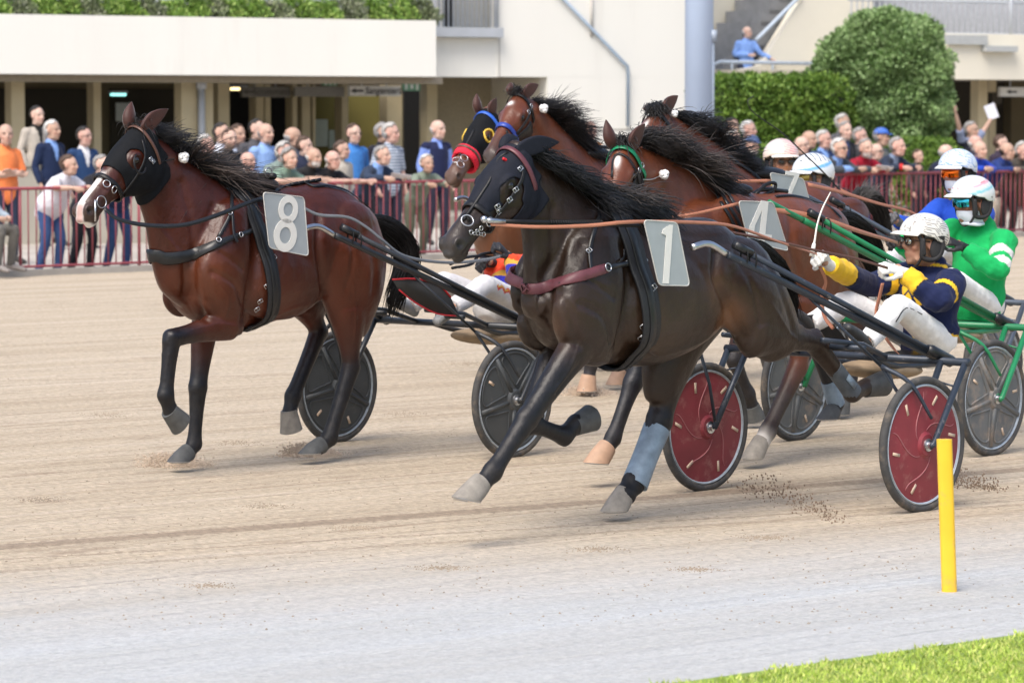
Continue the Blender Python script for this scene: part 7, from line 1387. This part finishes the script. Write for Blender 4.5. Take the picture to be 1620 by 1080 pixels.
def vest(base, inner):
    def f(V, X):
        C = np.tile(A_(base), (len(V), 1))
        for i in (0, 1): C[armf(V, X['J'], i) > .12] = inner
        r = V - X['nek']; C[(r @ X['fw'] > .02) & (np.abs(r @ X['sd']) < .035) & (r @ X['up'] > -.10)] = inner; C[(r @ X['up'] > .0) & (np.linalg.norm(r, axis=1) < .09)] = inner
        return C
    return f
NV, LB, WH, BK = (.012, .018, .05), (.20, .34, .66), (.62, .62, .64), (.012, .012, .014)
# x, y of the head, pose, metres behind the fence, look (degrees towards picture right), hair, hair colour, top, sleeve, trousers, options, label
CROWD = [
    (10, 214, 'crossed', 3.0, 0, 'bald', 'grey', (.85, .24, .08), .45, (.03, .04, .07), {}, 'bald man in an orange polo shirt with folded arms at the far left edge'),
    (60, 184, 'stand', 9.5, 20, 'short', 'dark', jacket((.42, .38, .33), (.02, .02, .02)), 1, (.30, .26, .22), {}, 'man in a light jacket standing in the dark doorway at the far left'),
    (84, 207, 'stand', 7.0, 35, 'short', 'white', jacket((.012, .022, .06), LB), 1, (.02, .025, .05), {}, 'white-haired man in a zipped navy jacket behind the terrace wall'),
    (134, 217, 'stand', 7.2, 40, 'short', 'dark', jacket((.02, .05, .13), WH), 1, (.02, .02, .04), dict(glasses='clear'), 'dark-haired man in a blue suit and glasses beside the bay horse forehead'),
    (110, 262, 'leanp', .10, 45, 'short', 'brown', (.66, .66, .72), .45, (.04, .08, .20), dict(fat=1.5), 'red-faced man in a white T-shirt leaning on the railing by the bay nose'),
    (162, 262, 'lean', .35, 30, 'short', 'grey', (.02, .02, .025), 1, (.015, .015, .02), {}, 'man in black clothes hidden behind the bay horse head'),
    (216, 262, 'lean', .25, 30, 'short', 'dark', (.02, .035, .09), 1, (.03, .06, .15), {}, 'man in a dark blue jacket and jeans behind the bay horse throat'),
    (326, 230, 'stand', 2.0, 45, 'short', 'silver', (.45, .33, .33), 1, (.05, .05, .06), {}, 'grey-haired man in a pinkish shirt just right of the white rosette'),
    (351, 212, 'stand', 3.4, 45, 'short', 'dark', (.60, .64, .72), 1, (.05, .05, .06), {}, 'dark-haired man in a white shirt turned to the right'),
    (364, 221, 'stand', 2.6, 10, 'short', 'brown', (.02, .02, .022), 1, (.02, .02, .03), dict(glasses='clear', beard=(.10, .07, .05)), 'bearded man in glasses and a black shirt'),
    (377, 214, 'stand', 3.8, 20, 'short', 'brown', (.10, .09, .10), 1, (.05, .05, .06), {}, 'man half hidden behind the bearded man in black'),
    (393, 256, 'lean', .4, 30, 'bald', 'grey', (.58, .56, .50), .5, (.1, .1, .12), dict(glasses='clear'), 'bald man in glasses and a cream shirt low behind the bay horse withers'),
    (421, 212, 'stand', 2.6, 25, 'bald', 'grey', (.24, .38, .68), 1, (.05, .06, .1), {}, 'tall bald man in a light blue shirt'),
    (407, 206, 'stand', 3.6, 40, 'short', 'dark', (.08, .08, .09), 1, (.05, .05, .06), {}, 'dark-haired man hidden behind the tall bald man'),
    (464, 218, 'stand', 2.4, 50, 'bald', 'silver', (.10, .11, .14), 1, (.05, .05, .06), {}, 'balding grey man looking right behind the curly-haired man'),
    (451, 243, 'lean', 1.0, 30, 'curly', 'silver', (.20, .26, .24), .5, (.06, .06, .08), {}, 'man with bushy silver hair behind the man with the watch'),
    (459, 252, 'leanl', .05, 15, 'curly', 'grey', (.17, .25, .20), .45, (.06, .06, .08), dict(watch=1), 'curly grey-haired man in a green T-shirt with bare forearms on the railing'),
    (482, 232, 'stand', 1.8, 50, 'short', 'brown', (.02, .025, .05), 1, (.05, .05, .06), {}, 'brown-haired man leaning forward between two older men'),
    (497, 250, 'lean', .25, 45, 'bald', 'white', (.02, .02, .022), .5, (.05, .05, .06), dict(beard=(.55, .54, .52), fat=1.1), 'bald man with a white beard in black leaning on the railing'),
    (527, 254, 'leanl', .15, 40, 'bald', 'white', (.02, .02, .025), .5, (.05, .05, .06), dict(glasses='clear'), 'white-haired man in glasses and black polo with arms over the railing'),
    (541, 238, 'stand', 1.4, 50, 'short', 'brown', (.46, .42, .36), 1, (.2, .2, .18), {}, 'man in a beige top looking right behind the man in glasses'),
    (560, 213, 'stand', 3.0, 20, 'short', 'brown', (.05, .19, .50), .45, (.05, .05, .08), dict(glasses='clear'), 'tall man in glasses and a bright blue polo shirt'),
    (606, 211, 'stand', 3.3, 45, 'short', 'grey', (.02, .02, .03), 1, (.03, .03, .04), {}, 'grey-haired man in black half hidden by the man in stripes'),
    (619, 212, 'stand', 2.6, 50, 'full', 'silver', stripes((.46, .52, .60), (.06, .08, .14)), .5, (.03, .03, .05), {}, 'silver-haired man in a striped shirt'),
    (606, 247, 'leanp', .15, 35, 'short', 'grey', jacket((.03, .045, .08), LB), 1, (.04, .04, .05), dict(sheet=1), 'grey-haired man in a dark blue jacket holding a paper over the railing'),
    (693, 206, 'stand', 3.0, 40, 'bald', 'white', vest((.015, .02, .06), (.20, .30, .68)), 1, (.03, .03, .05), {}, 'white-haired man in a navy vest over a blue shirt'),
    (676, 260, 'leanp', .15, 20, 'full', 'white', (.20, .24, .19), 1, (.12, .13, .09), {}, 'white-haired man in a grey-green jacket behind the red nose roll horse'),
    (933, 207, 'stand', 2.0, 20, 'bald', 'grey', (.90, .30, .04), .5, (.05, .05, .06), dict(fat=1.2), 'bald man in a bright orange shirt between the two groups of horses'),
    (1143, 217, 'stand', 2.4, 40, 'bald', 'grey', (.10, .07, .07), 1, (.04, .04, .05), {}, 'bald man in a dark top right of the lighting column'),
    (1160, 222, 'stand', 1.8, 40, 'short', 'silver', (.34, .24, .48), 1, (.04, .04, .05), {}, 'man in a lilac shirt with open mouth'),
    (1158, 202, 'stand', 4.0, 20, 'short', 'dark', (.10, .10, .10), 1, (.04, .04, .05), {}, 'dark-haired man at the back in front of the hedge'),
    (1184, 207, 'stand', 3.4, 30, 'short', 'white', (.12, .12, .14), 1, (.04, .04, .05), {}, 'white-haired man directly behind the blue flat cap'),
    (1190, 231, 'stand', .9, 5, 'short', 'grey', (.015, .02, .05), 1, (.03, .03, .04), dict(cap=(.06, .10, .22), capname='slate', beard=(.45, .44, .42), fat=1.15), 'white-bearded man in a blue flat cap and navy jacket'),
    (1268, 231, 'stand', 1.3, 35, 'bald', 'grey', (.05, .05, .06), 1, (.04, .04, .05), dict(glasses='clear'), 'bald man in glasses between the two helmets at the back'),
    (1280, 222, 'stand', 2.2, 35, 'bald', 'grey', (.03, .03, .04), 1, (.04, .04, .05), {}, 'taller bald man behind the bald man in glasses'),
    (1303, 222, 'stand', 2.0, 40, 'short', 'silver', jacket((.03, .06, .16), LB), 1, (.03, .04, .08), {}, 'grey-haired man in a mid blue suit looking right'),
    (1328, 236, 'leanl', .05, 30, 'full', 'white', jacket((.055, .065, .08), LB), 1, (.05, .05, .06), dict(glasses='dark'), 'white-haired man in dark glasses and grey suit with arms over the railing'),
    (1337, 208, 'stand', 2.8, 20, 'short', 'grey', jacket((.02, .02, .025), (.04, .06, .14)), 1, (.03, .03, .04), {}, 'tall man in a black jacket behind the man in dark glasses'),
    (1333, 196, 'stand', 4.2, 30, 'full', 'silver', (.10, .10, .11), 1, (.03, .03, .04), {}, 'silver-haired man standing highest against the round tree'),
    (1360, 217, 'stand', 3.4, 30, 'short', 'grey', (.05, .05, .055), 1, (.03, .03, .04), {}, 'grey-haired man with face hidden left of the blue baseball cap'),
    (1369, 236, 'leanp', .05, 20, 'short', 'grey', (.30, .012, .03), 1, (.04, .04, .05), dict(beard=(.42, .40, .38), sheet=1), 'grey-bearded man in a crimson jumper with arms over the railing'),
    (1386, 241, 'stand', 1.0, 30, 'bald', 'grey', (.06, .04, .04), 1, (.04, .04, .05), dict(glasses='dark'), 'bald man in sunglasses peering over the crimson jumper'),
    (1394, 218, 'stand', 2.8, 45, 'short', 'grey', (.14, .15, .14), 1, (.04, .04, .05), dict(cap=(.05, .14, .50), capname='blue'), 'man in a bright blue baseball cap'),
    (1419, 233, 'leanp', .05, 35, 'short', 'grey', jacket((.025, .035, .06), (.20, .26, .38)), 1, (.03, .03, .04), {}, 'stout grey-haired man in a dark jacket with a red cuff on the railing'),
    (1452, 248, 'stand', .8, 10, 'short', 'brown', (.06, .05, .05), 1, (.03, .03, .04), dict(short=1), 'short person looking between two men in front of the low shrub'),
    (1496, 243, 'lean', .5, 70, 'bald', 'silver', jacket((.015, .02, .045), (.16, .26, .50)), 1, (.03, .03, .04), {}, 'balding man in a navy jacket turned to the right behind the speckled helmet'),
    (1536, 207, 'raise', 3.4, 30, 'short', 'grey', vest((.02, .022, .035), (.22, .26, .38)), .45, (.04, .04, .05), dict(sheet=2), 'man cheering with both arms raised and a sheet of paper in one hand'),
    (1543, 228, 'stand', 1.8, 35, 'bald', 'white', (.03, .03, .05), 1, (.03, .03, .04), {}, 'bald man directly below the man with raised arms'),
    (1549, 238, 'lean', .1, 30, 'bald', 'grey', (.02, .06, .42), 1, (.04, .04, .06), {}, 'red-faced bald man in a royal blue jacket at the railing'),
    (1583, 228, 'stand', 1.8, 40, 'short', 'brown', (.04, .03, .05), 1, (.03, .03, .04), {}, 'brown-haired man behind the balding dark-haired man at the right'),
    (1592, 240, 'lean', .15, 35, 'bald', 'dark', (.02, .04, .16), 1, (.03, .03, .04), {}, 'balding dark-haired man in a navy jacket leaning at the right'),
    (1617, 240, 'lean', .15, 20, 'full', 'silver', (.08, .07, .06), 1, (.05, .05, .05), {}, 'silver-haired person cut by the right edge of the photo'),
]
def crowd():
    sheet_m = mat('paper', (.66, .68, .76), .8, 0, .04, 10)
    for n, (px, py, kind, off, look, hair, hc, top, sl, tr, o, lab) in enumerate(CROWD):
        rs = np.random.RandomState(100 + n); J = pose(kind, rs); P = fence_pt(px, off + .0); d2 = -FW if False else None
        depth = P @ FW + (CC @ FW) * -1; zh = CH + (190 - py) / FPX * P[1]; sc = np.clip(zh / J['head'][2] * (1.03 + .07 * (px > 1100)), .96, 1.14) if not o.get('short') else .84; rz_ = zh - J['head'][2] * sc
        fdv = fnr; base_ang = math.atan2(fdv[1], fdv[0]) + R(rs.uniform(-12, 12)); la = R(look) - R(20)
        # root so that the head is on the pixel column
        c, s = math.cos(base_ang), math.sin(base_ang); hx, hy = J['head'][0] * sc, J['head'][1] * sc
        loc = A_([P[0] - (c * hx - s * hy), P[1] - (s * hx + c * hy), rz_])
        if kind.startswith('lean'): loc = A_([P[0] - (c * 0 - s * hy), P[1], rz_]); h_ = A_([loc[0] + c * hx - s * hy, loc[1] + s * hx + c * hy]); loc[0] += (px - 810) / FPX * h_[1] - h_[0]; loc[2] = CH + (190 - py) / FPX * h_[1] - J['head'][2] * sc
        J['look'] = unit(A_([math.cos(la), math.sin(la), .03])); sk = SKN[n % 4]
        cfg = dict(skin=sk, shirt=top, sleeve=sl, trousers=tr, hair=hair, hairname=hc, haircol=HC[hc], seed=n, topname='jacket' if callable(top) else 'shirt', curl=.35 if kind != 'raise' else .05, splay=1.0 if kind == 'raise' else 0, hk=1.13 + .06 * (px > 1100), **{k: v for k, v in o.items() if k in ('glasses', 'beard', 'fat', 'cap', 'capname')})
        vx = .0145 if hair == 'bald' or True else .016
        root, Dp = person('person', tuple(loc), base_ang, J, cfg, lab, group=GRP, voxel=vx); root.scale = (sc, sc, sc); Jn = Dp['J']
        if n == 43: mb = MB(); mb.tube([Jn['wr'][1] * .8 + Jn['el'][1] * .2, Jn['wr'][1] * .97 + Jn['el'][1] * .03], .052, K=12); mb.build('cuff', mat('red_cuff', (.55, .02, .02), .8), root)
        if n == 4: pass
        if o.get('watch'): mb = MB(); q = Jn['wr'][1] * .93 + Jn['el'][1] * .07; t = unit(Jn['wr'][1] - Jn['el'][1]); u = unit(np.cross(t, [0, 0, 1])); v = np.cross(t, u); mb.tube([q + (u * math.cos(a) + v * math.sin(a)) * .034 for a in np.linspace(0, 6.28, 14, endpoint=False)], .008, K=6, closed=True); tag(mb.build('watch', M_leather, root))
        if o.get('sheet'):
            W_ = root.matrix_basis; q = Jn['wr'][0] if o['sheet'] == 2 else (Jn['wr'][0] + Jn['wr'][1]) / 2
            w = Matrix.Translation(root.location) @ Matrix.Rotation(base_ang, 4, 'Z') @ Matrix.Diagonal((sc, sc, sc, 1)); p = A_(w @ Vector(q)); mb = MB()
            if o['sheet'] == 2: p = p + A_([0, -.02, .14]); mb = MB(); mb.box(p, (.21, .004, .29), (unit([.93, 0, .36]), [0, 1, 0], unit([-.36, 0, .93])))
            else: p = p + A_([.10, -.06, .02]); mb.box(p, (.30, .20, .004), (unit([1, .2, -.15]), unit([-.2, 1, -.35]), unit([0.08, .35, 1])))
            tag(mb.build('paper_sheet', sheet_m, smooth=False), 'white sheet of paper held by the %s' % ('man with raised arms' if o['sheet'] == 2 else 'man in the dark blue jacket at the railing' if n < 30 else 'bearded man in the crimson jumper'), 'paper')
    # two seated people resting a leg in front of the railing
    for px, py, tr, lab, top in ((-22, 268, (.12, .115, .105), 'seated person at the left edge with a grey trouser leg and a grey shoe', (.30, .36, .42)), (1548, 282, (.36, .31, .26), 'seated person behind the right end of the railing with one beige trouser leg showing', (.05, .05, .12))):
        rs = np.random.RandomState(px + 500); J = pose('sit', rs); P = fence_pt(px, -.25 if px < 0 else .3); a = math.atan2(fnr[1], fnr[0]) + R(20 if px < 0 else 25); cfg = dict(skin=SKN[0], shirt=top, trousers=tr, hair='short', hairname='grey', haircol=HC['grey'], shoe=mat('grey_shoe', (.22, .20, .19), .8)); root, _ = person('person', (P[0], P[1], .0), a, J, cfg, lab, group=GRP, voxel=.016)
    # people on the stairs
    FB = Fr((0, 70), 29)
    for px, py, kind, lab, top, hair, w, look, tr in ((1182, 52, 'rail', 'white-haired man in a light blue shirt with a hand on the stair landing rail', (.20, .34, .70), 'bald', -.9, 60, (.03, .04, .08)), (1246, -22, 'stand', 'person in a dark suit on the upper stairs, cut by the top edge', jacket((.015, .02, .04), LB), 'short', -1.4, 40, (.02, .02, .03))):
        rs = np.random.RandomState(px); J = pose(kind, rs); q = FB.W(*FB.L(px, py, w)); a = R(-70); J['look'] = unit(A_([math.cos(R(look - 20)), math.sin(R(look - 20)), 0])); cfg = dict(skin=SKN[1], shirt=top, trousers=tr, hair=hair, hairname='white', haircol=HC['white'], hk=1.05)
        c, s = math.cos(a), math.sin(a); hx, hy, hz = J['head']; person('person', (q[0] - (c * hx - s * hy), q[1] - (s * hx + c * hy), q[2] - hz), a, J, cfg, lab, voxel=.017)
# ================================================================== build
import time as _t
_t0 = _t.time()
def lap(n): print('LAP', n, round(_t.time() - _t0, 1))
setting(); lap('setting')
horse8(); horse1(); horse4(); horseC(); horseD(); horse7(); lap('horses')
blk_t = mat('black_tube', (.022, .026, .032), .35, 0, .25, 12, dirt=(.30, .26, .22, .68), dscale=14)
nav_t = mat('navy_tube', (.030, .040, .058), .38, .2, .25, 12, .0006, 60, dirt=(.34, .30, .27, .60), dscale=18)
grn_t = mat('green_tube', (.015, .19, .075), .35, 0, .12, 8, dirt=(.05, .16, .08, .7), dscale=10)
gry_t = mat('grey_tube', (.10, .12, .15), .35, .5, .2, 10)
red_d = mat('red_disc', (.21, .026, .036), .5, 0, .2, 6, dirt=(.31, .12, .11, .55), dscale=9)
blk_d = mat('dark_disc', (.055, .062, .068), .5, 0, .15, 8, dirt=(.16, .15, .14, .60), dscale=6)
gry_d = mat('dusty_disc', (.13, .14, .145), .6, 0, .15, 8, dirt=(.27, .22, .18, .50), dscale=6)
sulky(F1, 'black sulky with red disc wheels, nearest the camera', nav_t, red_d, 'swirl')
mb = MB(); mb.prism([F1.L(x, y, -.22) for x, y in ((1252, 500), (1302, 496), (1330, 528), (1360, 566), (1318, 562), (1280, 545), (1258, 524))], (0, .008, 0)); o = mb.build('leg_guard', mat('black_guard', (.012, .012, .014), .6), bpy.data.objects['sulky'])
sulky(F8, 'black sulky with dark disc wheels and red-edged leg guards behind the number 8 bay', blk_t, blk_d, 'spoke', guard=mat('dark_guard', (.035, .035, .033), .7), trim=mat('red_trim', (.55, .02, .03), .6))
sulky(F4, 'green sulky with dusty grey wheels behind the number 4 bay', grn_t, gry_d, 'spoke', ext=.28)
sulky(F7, 'blue-grey sulky at the right edge, behind the green one', gry_t, gry_d, 'spoke', ext=.3)
sulky(FC, 'dark sulky hidden behind the horse with the blue noseband', blk_t, blk_d, 'spoke'); sulky(FD, 'dark sulky hidden behind the horse with the red nose roll', blk_t, blk_d, 'spoke'); lap('sulkies')
drivers(); tack(); lap('drivers')
crowd(); lap('crowd')
